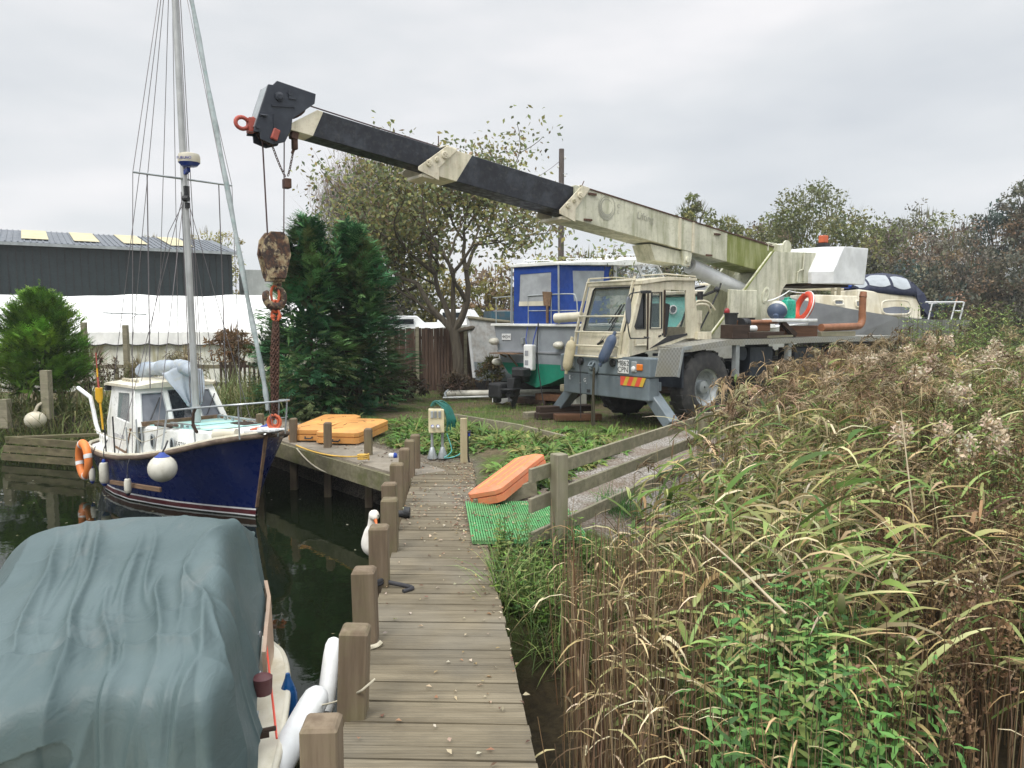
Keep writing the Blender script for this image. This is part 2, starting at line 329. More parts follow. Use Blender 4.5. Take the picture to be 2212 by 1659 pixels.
def ground_z(x, y):
    x, y = np.asarray(x, float), np.asarray(y, float)
    s = sdf(x, y, WPOLY); land = -.03+.05*(vnoise(x, y, 1.3, 1)-.5)+.09*(vnoise(x, y, .35, 2)-.5)*sstep(11, 14, y)
    md = marsh_d(x, y, 1.35-1.05*sstep(4.7, 5.6, y)); low = sstep(0, 1.3, md)*(1-sstep(11.5, 14.5, y-.2*np.clip(x-3,0,9)))
    land = land*(1-low)+low*(-.66+.12*(vnoise(x, y, 1.1, 3)-.5))
    # low bank between the jetty head and the kerb board
    bank = sstep(0, .5, x-np.interp(y, [6, 8.2, 9.5, 11, 12.5], [9, 9, -.3, -.6, -1.4]))*(1-sstep(13.0, 14.2, y))
    land = land+.10*bank*(1-low)*sstep(9, 10, y)
    far = sstep(15.5, 17, y)*sstep(5.5, 7.5, -x); land = land-.35*far*sstep(0, 2, s)
    land = np.where(y > 60, land+ (y-60)*.003, land)
    under = sstep(.35, .75, s); return -1.9*(1-under)+land*under
xs = np.concatenate([np.linspace(-300,-40,14), np.linspace(-34,-9.2,40), np.arange(-9,16,.16), np.linspace(16.4,45,50), np.linspace(50,300,14)])
ys = np.concatenate([np.linspace(-60,0,10), np.arange(1,21,.16), np.linspace(21.4,60,60), np.linspace(65,700,22)])
GX, GY = np.meshgrid(xs, ys); GZ = ground_z(GX, GY); nx_, ny_ = len(xs), len(ys)
me = bpy.data.meshes.new('ground'); idx = np.arange(nx_*ny_).reshape(ny_, nx_)
me.from_pydata(np.stack([GX, GY, GZ], -1).reshape(-1, 3).tolist(), [], np.stack([idx[:-1,:-1], idx[:-1,1:], idx[1:,1:], idx[1:,:-1]], -1).reshape(-1, 4).tolist())
path = sstep(1.5, .75, np.abs((GX-.35)-(GY-7.6)*.62)+np.where(GY < 7.3, 3, 0)+np.where(GY > 13, 2, 0))     # gravel track behind the rails
shore = sstep(1.9, 1.0, sdf(GX, GY, WPOLY))*(GX < -.5)                                                     # gritty strip on the quay
mars = sstep(.2, 1.0, marsh_d(GX, GY, 1.35-1.05*sstep(4.7, 5.6, GY)))*(1-sstep(12, 15, GY))
colr = np.zeros((ny_, nx_, 4)); colr[..., 0] = path; colr[..., 1] = shore; colr[..., 2] = mars; colr[..., 3] = 1
ca = me.color_attributes.new('Zone', 'FLOAT_COLOR', 'POINT'); ca.data.foreach_set('color', colr.reshape(-1))
me.polygons.foreach_set('use_smooth', [True]*len(me.polygons))
m, t, p = newmat('ground'); v = coords(t, (1,1,1), False); za = nd(t, 'ShaderNodeVertexColor', layer_name='Zone'); sp = nd(t, 'ShaderNodeSeparateColor'); t.links.new(za.outputs[0], sp.inputs[0])
f1, r1 = tnoise(t, v, 1.1, 7, .65, .42, .56); f2, r2 = tnoise(t, v, 14, 6, .7, .35, .65); f3, _ = tnoise(t, v, 38, 3, .6, .42, .6)
c = mix(t, f1, (.10,.15,.038), (.165,.13,.078)); c = mix(t, mul(t, f2, .6), c, (.045,.040,.022))
gr = mix(t, f3, (.17,.15,.125), (.40,.38,.35)); gr = mix(t, mul(t, f1, .55), gr, (.15,.10,.062)); c = mix(t, sp.outputs[0], c, gr)
sh = mix(t, f3, (.10,.085,.065), (.22,.19,.15)); c = mix(t, sp.outputs[1], c, sh); c = mix(t, sp.outputs[2], c, mix(t, f2, (.030,.024,.014), (.055,.042,.022)))
t.links.new(c, p.inputs['Base Color']); p.inputs['Roughness'].default_value = .95; p.inputs['Specular IOR Level'].default_value = .15; bump(t, p, r2, .7, .05)
me.materials.append(m); g = bpy.data.objects.new('ground', me); COL.objects.link(g); tag(g, kind='structure')
m, t, p = newmat('canal_water'); v = coords(t, (1,1,1), False); p.inputs['Base Color'].default_value = (.006,.0095,.004,1); p.inputs['Roughness'].default_value = .025; p.inputs['IOR'].default_value = 1.33
p.inputs['Specular IOR Level'].default_value = .5; nz = nd(t, 'ShaderNodeTexNoise'); nz.inputs['Scale'].default_value = 3.2; nz.inputs['Detail'].default_value = 3; t.links.new(v, nz.inputs['Vector']); bump(t, p, nz.outputs[0], .05, .05)
b = MB(); b.add([(-80,-25,0),(4,-25,0),(4,22,0),(-80,22,0)], [(0,1,2,3)]); w = b.build('water', m, loc=(0,0,WATER_Z)); tag(w, kind='structure')
# ------------------------------------------------------------------ jetty
EL = lambda y: float(np.interp(y, [0, 3.26, 6.6, 10.55], [-.56, -.81, -1.05, -1.33])); ER = lambda y: float(np.interp(y, [0, 3.26, 6.6, 8.3, 10.55], [.44, .12, -.21, -.38, -.55]))
def deckwood():
    m, t, p = newmat('deck_boards'); v = coords(t, (1.3, 14, 14), False); ge = nd(t, 'ShaderNodeNewGeometry'); f, raw = tnoise(t, v, 1.2, 6, .65, .3, .7)
    c = mix(t, f, (.225,.19,.13), (.135,.112,.074)); v2 = coords(t, (1,1,1), False); f2, _ = tnoise(t, v2, 2.2, 6, .65, .42, .7); c = mix(t, mul(t, f2, .55), c, (.11,.095,.07))
    f3, _ = tnoise(t, v2, .8, 3, .5, .45, .65); c = mix(t, mul(t, f3, .4), c, (.22,.205,.17)); hs = nd(t, 'ShaderNodeHueSaturation'); mr = nd(t, 'ShaderNodeMapRange'); mr.inputs[3].default_value = .84; mr.inputs[4].default_value = 1.10
    t.links.new(ge.outputs['Random Per Island'], mr.inputs[0]); t.links.new(mr.outputs[0], hs.inputs['Value']); t.links.new(c, hs.inputs['Color']); t.links.new(hs.outputs[0], p.inputs['Base Color'])
    wv = nd(t, 'ShaderNodeTexWave', bands_direction='Y'); wv.inputs['Scale'].default_value = 13; wv.inputs['Distortion'].default_value = .4; t.links.new(v2, wv.inputs[0])
    p.inputs['Roughness'].default_value = .85; p.inputs['Specular IOR Level'].default_value = .2; bump(t, p, wv.outputs[1], .55, .008); return m
jetty = thing('jetty', 'narrow timber boardwalk jetty of cross boards running away from the bottom of the photo', 'jetty', (0, 0, 0))
b = MB(); y = .6; random.seed(3)
while y < 10.6:
    wd = .100; s_ = random.uniform(-.006, .006); dz = random.uniform(-.004, .004); tl = random.uniform(-.006, .006)
    x0, x1 = EL(y)+s_, ER(y)+random.uniform(-.007, .007); z1, z0 = dz, -.032+dz
    P = [(x0, y, 0), (x1, y+tl-.03, 0), (x1+ER(y+wd)-ER(y), y+wd+tl-.03, 0), (x0+EL(y+wd)-EL(y), y+wd, 0)]
    b.add([(q[0],q[1],z0) for q in P]+[(q[0],q[1],z1) for q in P], [(0,3,2,1),(4,5,6,7),(0,1,5,4),(1,2,6,5),(2,3,7,6),(3,0,4,7)]); y += wd+random.uniform(.003, .008)
b.build('decking', deckwood(), jetty)
for sd, E_ in ((1, EL), (-1, ER)):
    b = MB()
    for y0, y1 in ((.6,3.3),(3.3,6.6),(6.6,8.6),(8.6,10.5)): b.bar((E_(y0)+.05*sd, y0, -.13), (E_(y1)+.05*sd, y1, -.13), .06, .19)
    b.build('side_beam', M['dark_wood'] if sd < 0 else M['grey_wood'], jetty)
quay = thing('quay_walkway', 'pale concrete topped quay edge with timber face beam beyond the end of the jetty', 'quay', (-1.36, 9.6, 0))
Q = [Vector(q)-Vector((-1.36,9.6,0)) for q in ((-1.36,9.62,0),(-3.44,12.05,0),(-6.0,15.2,0))]
inn = Vector((.79,.62,0)).normalized(); b = MB()
ring = [Q[0],Q[1],Q[2],Q[2]+inn*1.2,Q[1]+inn*.95,Q[0]+inn*.62]; b.add([q+Vector((0,0,-.07)) for q in ring]+[q+Vector((0,0,.004)) for q in ring], [tuple(reversed(range(6))), tuple(range(6,12))]+[(i,(i+1)%6,6+(i+1)%6,6+i) for i in range(6)])
b.build('walkway_top', paint('gritty_walkway', (.235,.205,.16), (.12,.10,.07), .6, 4, stain2=(.34,.31,.26), amt2=.4, rough=.9, bmp=.4), quay)
b = MB(); o_ = inn*-.02
for i in (0, 1): b.bar(Q[i]+o_+Vector((0,0,-.15)), Q[i+1]+o_+Vector((0,0,-.15)), .07, .24)
b.build('face_beam', wood('mossy_beam', (.24,.22,.14), (.13,.12,.075), 0, 5, green=(.11,.12,.04), gamt=.7), quay)
# mooring posts
POST_N = ['nearest','second nearest','third nearest','fourth','fifth','sixth','seventh','eighth','ninth']
def post(x, y, top, w, lean, name, label, group, bot=-1.5, rz=0.0):
    b = MB(); k = w/2
    b.loft([[(-k,-k,bot),(k,-k,bot),(k,k,bot),(-k,k,bot)],[(-k,-k,top-.018),(k,-k,top-.018),(k,k,top-.018),(-k,k,top-.018)],[(-k+.015,-k+.015,top),(k-.015,-k+.015,top),(k-.015,k-.015,top),(-k+.015,k-.015,top)]])
    o = b.build(name, M['post'], loc=(x, y, 0), bevel=.006); o.rotation_euler = (lean[1], lean[0], rz); return tag(o, label, 'post', group)
PX = [(690,1575),(757,1365),(788,1235),(818,1140),(840,1080),(841,1046),(857,1003),(872,970),(885,952),(897,940)]
leans = [(.0,.0),(.045,.01),(-.02,0),(0,.01),(.01,0),(-.03,0),(0,0),(.02,0),(0,0),(0,0)]
LB = ['nearest timber mooring post at the bottom edge, only its top showing','stout timber post on jetty with white chalk smear, second nearest','square timber post third nearest along the jetty edge','timber post with black rope coiled round its foot','timber jetty post just beyond the white goose','slightly leaning timber post sixth along the jetty edge','timber jetty post with dark pipe at its foot, seventh along','timber jetty post eighth along, at the corner of the quay beam','timber jetty post ninth along, half hidden by the eighth','farthest timber post of the row along the jetty']
for i, (px, py) in enumerate(PX):
    if i == 5: continue
    q = at(px, py, .46); post(q.x-.01, q.y+.07, .46, .142 if i < 7 else .125, leans[i], 'mooring_post', LB[i], 'timber posts along the jetty', rz=.05)
q = at(841,1046,.46); post(q.x, q.y+.07, .46, .135, leans[5], 'mooring_post', LB[5], 'timber posts along the jetty')
for (px, py, lab) in ((633,903,'weathered quay post beside the blue boat bow'),(707,912,'weathered quay post in front of the orange pontoon'),(795,925,'weathered quay post with yellow rope tied round its foot'),(561,893,'pale quay post standing behind the blue boat bow rail'),(520,905,'quay post tip behind the blue boat foredeck')):
    q = at(px, py, .40); o = post(q.x, q.y, .40, .11, (random.uniform(-.02,.02),0), 'mooring_post', lab, 'posts along the quay')
# goose on the jetty's outer ledge
gz = at(803, 1184, -.17); gx, gy = gz.x, gz.y
b = MB()
def skin_chain(b, pts, rad, n=14): b.tube(curve(pts, 6), [float(np.interp(i/(6*(len(pts)-1)), np.linspace(0,1,len(rad)), rad)) for i in range(6*(len(pts)-1)+1)], n)
skin_chain(b, [(.30,.16,-.06),(.22,.12,-.02),(.06,.03,.0),(-.05,-.02,.06),(-.06,-.03,.17),(-.035,-.03,.25),(-.025,-.03,.32),(-.012,-.04,.362),(.0,-.075,.352),(.012,-.10,.335)], [.01,.05,.085,.088,.058,.043,.041,.050,.046,.02])
goose = b.build('goose', M['bird_white'], loc=(gx+.045, gy, -.20), smooth=60); tag(goose, 'white goose with orange bill standing behind the fourth jetty post', 'goose')
b = MB(); b.loft([[(.010+.022*k+.019*cos(a)*(1-.6*k), -.092-.055*k, .335-.038*k+.021*sin(a)*(1-.7*k)) for a in np.linspace(0,2*pi,9)[:-1]] for k in (0,.35,.7,1)]); b.build('bill', M['bill'], goose, smooth=50)
for sx_ in (-.034,.036): b = MB(); b.ball((sx_, -.085, .365), .007, 8); b.build('eye', M['ink'], goose, smooth=60)
for dx in (.0,.07):
    b = MB(); b.tube([(.06+dx*.8,.03+dx,-.09),(.06+dx*.8,.03+dx,-.2)], .012, 6); b.loft([[(.06+dx*.8-.04,.03+dx-.07,-.215),(.06+dx*.8+.05,.03+dx-.07,-.215),(.06+dx*.8,.03+dx+.02,-.2)],[(.06+dx*.8-.04,.03+dx-.07,-.205),(.06+dx*.8+.05,.03+dx-.07,-.205),(.06+dx*.8,.03+dx+.02,-.19)]]); b.build('leg', M['bill'], goose)
b = MB(); b.box((0,0,0), (.30,.7,.06)); o = b.build('ledge_plank', M['dark_wood'], loc=(gx+.14, gy+.05, -.365), rz=.07, bevel=.006); tag(o, 'dark timber ledge below the jetty edge under the white goose', 'plank')
# ropes, pipes and bits on the jetty
def rope(name, pts, r, mt, label, cat='rope', n=6):
    b = MB(); b.tube(pts, r, n); return tag(b.build(name, mt, smooth=60), label, cat)
q = at(832,1270,.02); ring_ = [(q.x-.12+.10*cos(a)+.004*sin(5*a), q.y+.1+.10*sin(a), .02+.05*k/40) for k, a in enumerate(np.linspace(0, 5*pi, 44))]
rope('mooring_rope', ring_+curve([ring_[-1],(q.x+.12,q.y+.06,.02),(q.x+.2,q.y+.01,.015),(q.x+.14,q.y-.05,.012)],5), .017, M['rope_dark'], 'black rope coiled round the foot of the fourth jetty post', 'rope')
q = at(862,1112,.03); b = MB(); b.tube([(q.x-.10,q.y,.04),(q.x+.06,q.y,.04)], .035, 10); b.lathe([(.055,-.03),(.055,.03)], 12, Matrix.Translation((q.x+.08,q.y,.055)) @ Matrix.Rotation(pi/2,4,'Y'))
tag(b.build('dark_pipe', M['black'], smooth=40), 'short dark pipe with round cap lying at a jetty post', 'pipe')
pl = at(724,1540,.12); pr = at(785,1510,.12)
rope('thin_line', sag((-1.05,4.05,-.12),(-.74,3.62,.18),.01,6)+sag((-.74,3.62,.18),(-.68,3.66,.22),0,2), .006, M['rope_pale'], 'thin pale line tying the near white fender to a jetty post', 'rope')
q = at(805,1398,.01); rope('frayed_rope', curve([(q.x-.14,q.y+.02,.02),(q.x-.05,q.y-.02,.012),(q.x+.02,q.y+.01,.012),(q.x+.05,q.y+.03,.03)],5), .016, M['rope_pale'], 'short frayed rope end on the boards behind the third post', 'rope')
q = at(840,986,.02); b = MB(); b.lathe([(.03,0),(.04,.02),(.04,.07),(.02,.08)], 10, Matrix.Translation((q.x,q.y,.03)) @ Matrix.Rotation(pi/2,4,'Y'))
b.lathe([(.042,.072),(.05,.09),(.03,.12)], 10, Matrix.Translation((q.x,q.y,.03)) @ Matrix.Rotation(pi/2,4,'Y'), 1); tag(b.build('tin_can', [M['fender_clean'],M['bright_blue']], smooth=40), 'small blue and white can lying on the quay beside a post', 'can')
ta = at(640,962,.03); tb = at(785,985,.10)
rope('mooring_line', sag(ta, tb, .07), .013, M['rope_yellow'], 'yellow mooring line looped along the top of the quay beam', 'rope')
tag(MB().tube([(tb.x+.075*cos(a), tb.y+.075*sin(a), .05+.012*k/6) for k, a in enumerate(np.linspace(0,6*pi,40))], .013, 6).build('mooring_hitch', M['rope_yellow'], smooth=60), 'yellow rope hitch wound round the foot of a quay post', 'rope')
rope('slack_line', sag(ta+Vector((.02,-.05,-.04)), tb+Vector((0,-.08,-.08)), .26, 16), .012, M['rope_pale'], 'slack pale line hanging below the quay beam over dark water', 'rope')
# green mat, orange pontoons, slabs
def gridmat():
    b = MB(); n = 46; W_, D_ = 1.05, 1.48
    for i in range(n):
        x = -W_/2+W_*i/(n-1); b.box((x, 0, .012), (.012, D_, .024))
    for j in range(9): b.box((0, -D_/2+D_*(j+.5)/9, .005), (W_, .02, .010))
    b.box((0,0,-.004), (W_, D_, .008)); return b
o = gridmat().build('green_mat', M['green_mat'], loc=(.10, 7.42, .012)); o.rotation_euler = (0, .02, .10); tag(o, 'green ribbed plastic mat laid from jetty to bank under the rails', 'mat')
def slab_float(name, mt, L_, W_, H_, label, cat):
    b = MB(); k = .06; rings = []
    for z, s in ((0,.0),(.03,-.0),(H_*.45,0),(H_*.47,.02),(H_*.53,.02),(H_*.55,0),(H_-.03,0),(H_,.05)):
        a_, c_ = L_/2-s, W_/2-s; rings.append([(sx*(a_-k*(1-abs(t))), sy*(c_-k*abs(t)), z) for sx, sy, t in ((-1,-1,0),(-1,-1,1))][:0] or [(-a_+k,-c_,z),(a_-k,-c_,z),(a_,-c_+k,z),(a_,c_-k,z),(a_-k,c_,z),(-a_+k,c_,z),(-a_,c_-k,z),(-a_,-c_+k,z)])
    b.loft(rings); return b, name, mt, label, cat
for (cx, cy, L_, rz_, lab) in ((-3.25,13.3,1.9,1.50,'left orange plastic pontoon slab lying on the quay by the conifer'),(-2.68,12.85,1.6,1.42,'right orange plastic pontoon slab lying on the quay')):
    b, nm, mt, lb, ct = slab_float('pontoon', M['orange_float'], L_, .72, .2, lab, 'pontoon')
    o = b.build('pontoon', mt, loc=(cx, cy, .03), rz=rz_, smooth=30); tag(o, lab, 'pontoon', 'orange pontoon slabs on the quay'); random.seed(int(cx*10))
    for k in range(7):
        g2 = MB(); x, y = random.uniform(-L_/3, L_/3), random.uniform(-.2,.2); a = random.uniform(0,3); ln = random.uniform(.05,.2); g2.bar((x,y,.2),(x+ln*cos(a),y+ln*sin(a),.2),.014,.006); g2.build('crack', M['dark_wood'], o)
    for sx_ in (-1,1):
        h = MB(); h.tube([(sx_*(L_/2+.002),-.06,.06),(sx_*(L_/2+.05),-.05,.04),(sx_*(L_/2+.05),.05,.04),(sx_*(L_/2+.002),.06,.06)], .012, 6); h.build('rope_handle', M['rope_dark'], o)
o1, o2 = Vector((-.28,8.02,.03)), Vector((.26,9.25,.20))
b, nm, mt, lb, ct = slab_float('p', None, (o2-o1).length, .42, .165, '', ''); o = b.build('pontoon', M['coral_float']); ax = (o2-o1).normalized()
yv = Vector((0,0,1)).cross(ax).normalized(); yv.rotate(Matrix.Rotation(R(-14), 3, ax)); mm = Matrix((ax, yv, ax.cross(yv))).transposed().to_4x4(); mm.translation = (o1+o2)/2; o.matrix_world = mm
tag(o, 'coral orange plastic pontoon tilted on the bank beside the green mat', 'pontoon')
for k, (yy, wd) in enumerate(((-.14,.02),(-.03,.015),(.09,.03))): MB().box((0,yy,.1655), ((o2-o1).length-.2, wd, .004)).build('groove', M['orange_float'], o)
# rail fence
rail = thing('rail_fence', 'weathered three rail timber fence running from its post into the reeds', 'fence', (.42, 6.72, 0))
d = Vector((.541,.841,0)); n_ = Vector((.841,-.541,0)); b = MB(); b.box((.0,0,.20), (.12,.12,1.22)); b.build('fence_post', M['grey_post'], rail, bevel=.006, rz=.55)
for k in (3.9, 6.6): b = MB(); b.box((d.x*k, d.y*k, .18), (.11,.11,1.2), rot=Matrix.Rotation(.57,3,'Z')); b.build('fence_post', M['grey_post'], rail, bevel=.005)
for z in (.72-.06, .40, .10): b = MB(); o_ = n_*-.085; b.bar(o_-d*.36+Vector((0,0,z)), o_+d*8.3+Vector((0,0,z)), .035, .125); b.build('rail', M['grey_wood'], rail, bevel=.004)
b = MB(); b.bar((-.95,-.95,-.33),(.05,.05,-.2),.04,.15); b.build('kick_board', M['grey_wood'], rail)
b = MB(); b.bar((-.45,1.45,.0),(.22,1.95,.10),.04,.16); o = b.build('edging_board', M['grey_wood'], loc=(.05,6.6,0)); tag(o, 'weathered edging board between the coral pontoon and the green mat', 'board')
b = MB(); b.bar((-1.3,15.2,.06),(.12,13.35,.08),.05,.16); b.bar((.12,13.35,.08),(.85,12.2,.06),.05,.16); tag(b.build('kerb_board', M['grey_wood'], bevel=.004), 'long grey kerb board edging the yard above the weedy bank', 'board')
b = MB(); b.box((0,0,-.02),(.55,.4,.05)); o = b.build('white_board', M['concrete'], loc=(.10,6.38,-.20), rz=.5); o.rotation_euler=(.08,.06,.6); tag(o, 'broken white slab lying below the jetty edge beside the mat', 'slab')
b = MB(); b.lathe([(.02,0),(.16,0),(.17,.3),(.15,.34),(.15,.36),(.02,.36)], 16); o = b.build('blue_drum', M['sea_blue'], loc=(.02,5.95,-.86), smooth=40); tag(o, 'blue plastic drum in the gap right of the jetty boards', 'drum')
# power pedestal
q = at(943,988,0); ped = thing('power_pedestal', 'cream electric hook up box on grey posts with green hose hung over it', 'power box', (q.x, q.y, 0), .15)
b = MB(); b.box((.0,0,.54), (.22,.17,.34)); b.build('box', M['ivory'], ped, bevel=.012, seg=2)
for x in (-.065,-.015,.045): b = MB(); b.box((x,-.09,.64), (.035,.03,.10)); b.build('breaker_cover', M['galv'], ped, bevel=.004)
for x in (-.06,.02):
    M_ = Matrix.Translation((x,-.09,.47)) @ Matrix.Rotation(pi/2,4,'X'); b = MB(); b.lathe([(.024,0),(.024,.035),(.018,.04)], 10, M_); s_ = b.build('socket', M['bright_blue'], ped, smooth=40)
    b = MB(); b.lathe([(.019,.041),(.019,.075),(.012,.08)], 10, M_); b.build('plug_cap', M['fender_clean'], s_, smooth=40)
for x in (-.06,.09): b = MB(); b.tube([(x,.03,0),(x,.03,.75 if x > 0 else .5)], .022, 10); b.lathe([(.075,-.02),(.075,.0),(.03,.14),(.022,.15)], 8, Matrix.Translation((x,.03,0))); b.build('support_post', M['galv'], ped, smooth=40)
b = MB()
for k in range(9):
    o_ = k*.011; b.tube(curve([(-.08+o_*.6,-.02+o_*.8,.745+random.uniform(0,.02)),(-.02+o_,.01+o_*.5,.80+random.uniform(0,.03)),(.11+o_*1.1,-.01+o_,.70+o_*.3),(.155+o_*1.4,-.03+o_*.8,.55),(.15+o_*1.6,-.02+o_,.42+random.uniform(-.05,.08))],5), .011, 6)
tag(b.build('hose', M['rope_green'], loc=ped.location, rz=.15, smooth=60), 'bundle of green hose draped over the cream power box', 'hose')
rope('pale_cable', curve([(q.x+.15,q.y+.02,.35),(q.x+.22,q.y,.1),(q.x+.12,q.y-.05,.0),(q.x+.35,q.y+.1,.05),(q.x+.42,q.y+.3,.35)],6), .008, paint('cyan_cable',(.10,.42,.40),None,rough=.5), 'thin turquoise cable trailing from the cream power box', 'cable')
o = MB().box((0,0,.25), (.085,.085,.74)).build('marker_post', M['pale_wood'], loc=at(1002,998,0), rz=.3, bevel=.004); tag(o, 'pale new timber post with a tap, right of the power box', 'post')
b = MB(); b.tube([(.06,-.0,.42),(.06,0,.1),(.08,0,-.02)], .012, 8); b.tube([(.055,-.02,.42),(.10,-.03,.44)], .014, 8); b.build('tap_pipe', M['black'], o, smooth=40); b = MB(); b.box((.075,0,.40),(.03,.04,.07)); b.build('tap_handle', M['bright_blue'], o, bevel=.004)
# ------------------------------------------------------------------ mobile crane (local X runs from front bumper to tail, -Y is the side seen)
CR0, CRA = Vector((1.73, 14.36, 0)), atan2(.6, .8)
CRM = Matrix.Translation(CR0) @ Matrix.Rotation(CRA, 4, 'Z')
crane = thing('mobile_crane', 'old cream and grey mobile crane with telescopic boom stretched out over the blue boat', 'crane', CR0, CRA)
XZ = lambda y: (lambda a, b: (a, y, b))
def cb(name, mt, build, parent=crane, **k): b = MB(); build(b); return b.build(name, mt, parent, **k)
# carrier
cb('bumper', M['bumper'], lambda b: b.box((.12,0,1.145), (.34,2.42,.35)), bevel=.025, seg=2)
fp = cb('front_panel', M['bumper'], lambda b: b.box((.10,-.03,.76), (.26,2.30,.41)), bevel=.02, seg=2)
cb('chassis_frame', M['black_steel'], lambda b: (b.box((4.3,.45,.95), (8.3,.16,.34)), b.box((4.3,-.45,.95), (8.3,.16,.34)), b.box((4.5,0,.98),(7.5,.8,.22)), b.box((3.4,-.75,.9),(.9,.5,.5)), b.box((2.9,.8,.9),(1.1,.5,.5))))
deck = cb('deck', M['tread'], lambda b: (b.box((5.3,0,1.56), (6.3,2.44,.11)), b.loft([[(2.16,-1.22,1.505),(2.16,-1.22,1.615),(2.16,1.22,1.615),(2.16,1.22,1.505)],[(1.0,-1.22,1.405),(1.0,-1.22,1.515),(1.0,1.22,1.515),(1.0,1.22,1.405)]]),
   b.loft([[(1.0,-1.22,1.41),(1.0,-1.22,1.50),(1.0,-.62,1.50),(1.0,-.62,1.41)],[(.78,-1.22,1.40),(.78,-1.22,1.50),(.78,-.62,1.50),(.78,-.62,1.40)]])))
cb('deck_side_plate', M['tread'], lambda b: b.plate([(.2,1.485),(.80,1.505),(.70,.965),(.08,.99)], [], XZ(-1.215), (0,.03,0)), bevel=.004)
cb('fender_edge', M['galv'], lambda b: (b.bar((.80,-1.20,1.47),(.68,-1.20,.955),.07,.05), b.bar((.82,-1.2,1.47),(1.04,-1.2,1.49),.06,.06)))
cb('wheel_arch', M['black_steel'], lambda b: (b.box((1.4,-.78,1.34),(1.3,.5,.05)), b.box((.86,-.9,1.05),(.05,.55,.6))))
for x in (2.28, 4.02): cb('support_post', M['galv'], lambda b: b.box((x+.15,-1.15,1.2), (.11,.10,.62)))
cb('under_box', M['black_steel'], lambda b: (b.box((3.3,-.95,1.15),(.75,.35,.6)), b.box((5.0,-.9,1.1),(1.0,.4,.6)), b.lathe([(.14,-.05),(.14,.05)],14,Matrix.Translation((2.72,-1.05,1.33)) @ Matrix.Rotation(pi/2,4,'X'))))
def wheel(x, y):
    Mx = Matrix.Rotation(pi/2, 4, 'X'); b = MB(); Rr = .70
    b.lathe([(.36,-.18),(.47,-.195),(.60,-.185),(.66,-.165),(Rr,-.13),(Rr,.13),(.66,.165),(.60,.185),(.47,.195),(.36,.18)], 40, Mx, cap=False)
    for k in range(30):
        a = 2*pi*k/30; b.box((Rr*cos(a), .09*(1 if k % 2 else -1), Rr*sin(a)), (.035,.15,.07), rot=Matrix.Rotation(-a, 3, 'Y'))
    w_ = b.build('tyre', M['tyre'], None, smooth=35); b = MB()
    s_ = -1 if y < 0 else 1; r = [(.37,.12),(.35,.16),(.31,.13),(.28,.03),(.13,.02),(.12,.10),(.02,.12)]
    b.lathe([(.40,.14*-s_)]+[(q, z*-s_) for q, z in r], 28, Mx, cap=False)
    for k in range(10): a = 2*pi*k/10; b.ball((.2*cos(a), s_*.04, .2*sin(a)), .016, 6)
    rm = b.build('rim', M['galv'], None, smooth=35); return w_, rm
w0 = bpy.data.objects.new('wheel', None)
for i, (x, y) in enumerate(((1.58,-.98),(1.58,.98),(6.1,-.98),(6.1,.98))):
    wt, rm = wheel(x, y); wt.parent = crane; wt.name = 'wheel'; wt.location = (x, y, .72); rm.parent = wt
bpy.data.objects.remove(w0)
# lights, plate, markings on the front
XF = [(0,-1,0),(0,0,1),(-1,0,0)]                             # right, up, out for a face that looks forward (-X)
pl = cb('number_plate', paint('white_plate',(.78,.79,.77),(.55,.55,.5),.4,6,rough=.4), lambda b: b.box((-.06,-.57,1.145), (.02,.275,.25)), bevel=.006)
for k, s_ in enumerate(('M862','CPN')): text('plate_lettering', s_, .135, M['ink'], pl, (-.072,-.57,1.205-.115*k), XF, .001)
for sy in (-1, 1):
    hl = cb('headlight', M['galv'], lambda b: b.box((-.055, sy*.835, 1.15), (.03,.13,.20)), bevel=.01)
    b = MB(); b.lathe([(.05,0),(.045,.02),(.02,.032)], 14, Matrix.Translation((-.07,sy*.835,1.12)) @ Matrix.Rotation(-pi/2,4,'Y')); b.build('lens', M['fresh_white'], hl, smooth=50)
    cb('indicator', M['amber'], lambda b: b.box((-.06, sy*.975, 1.15), (.04,.14,.115)), bevel=.012)
cb('fog_lamp', M['black'], lambda b: (b.lathe([(.075,0),(.08,.03),(.06,.06)],14,Matrix.Translation((-.05,.58,1.2)) @ Matrix.Rotation(-pi/2,4,'Y')), b.lathe([(.07,0),(.075,.03),(.055,.05)],14,Matrix.Translation((-.05,-.3,1.2)) @ Matrix.Rotation(-pi/2,4,'Y'))), smooth=40)
cb('tow_hitch', M['bumper'], lambda b: (b.lathe([(.14,0),(.14,.03),(.06,.04),(.05,.10),(.02,.12)],18,Matrix.Translation((-.05,.22,1.09)) @ Matrix.Rotation(-pi/2,4,'Y')), b.tube([(-.10,.16,1.19),(-.16,.16,1.12),(-.16,.26,1.12),(-.10,.26,1.19)],.02,8), b.box((-.08,.22,1.0),(.08,.16,.05))), smooth=40)
rp = cb('hazard_plate', M['hazard_red'], lambda b: b.box((-.04,-.765,.885), (.012,.56,.165)))
def stripes(b):
    for k in range(3): y = -.55-.2*k; b.add([(-.048,y,.803),(-.048,y-.09,.803),(-.048,y-.17,.967),(-.048,y-.08,.967)], [(0,1,2,3)]); 
cb('hazard_stripe', M['hazard_yellow'], stripes, parent=rp)
for s_, y, z, k in (('E',.93,.86,.12),('·',.84,.87,.1),('..',.62,.80,.12),('G',.49,.83,.10),('.',.44,.80,.1)): text('worn_lettering', s_, k, M['white_ink'], fp, (-.034, y, z), XF, .001)
cb('square_socket', M['black'], lambda b: b.box((-.03,.38,.63), (.02,.09,.06)), parent=fp)
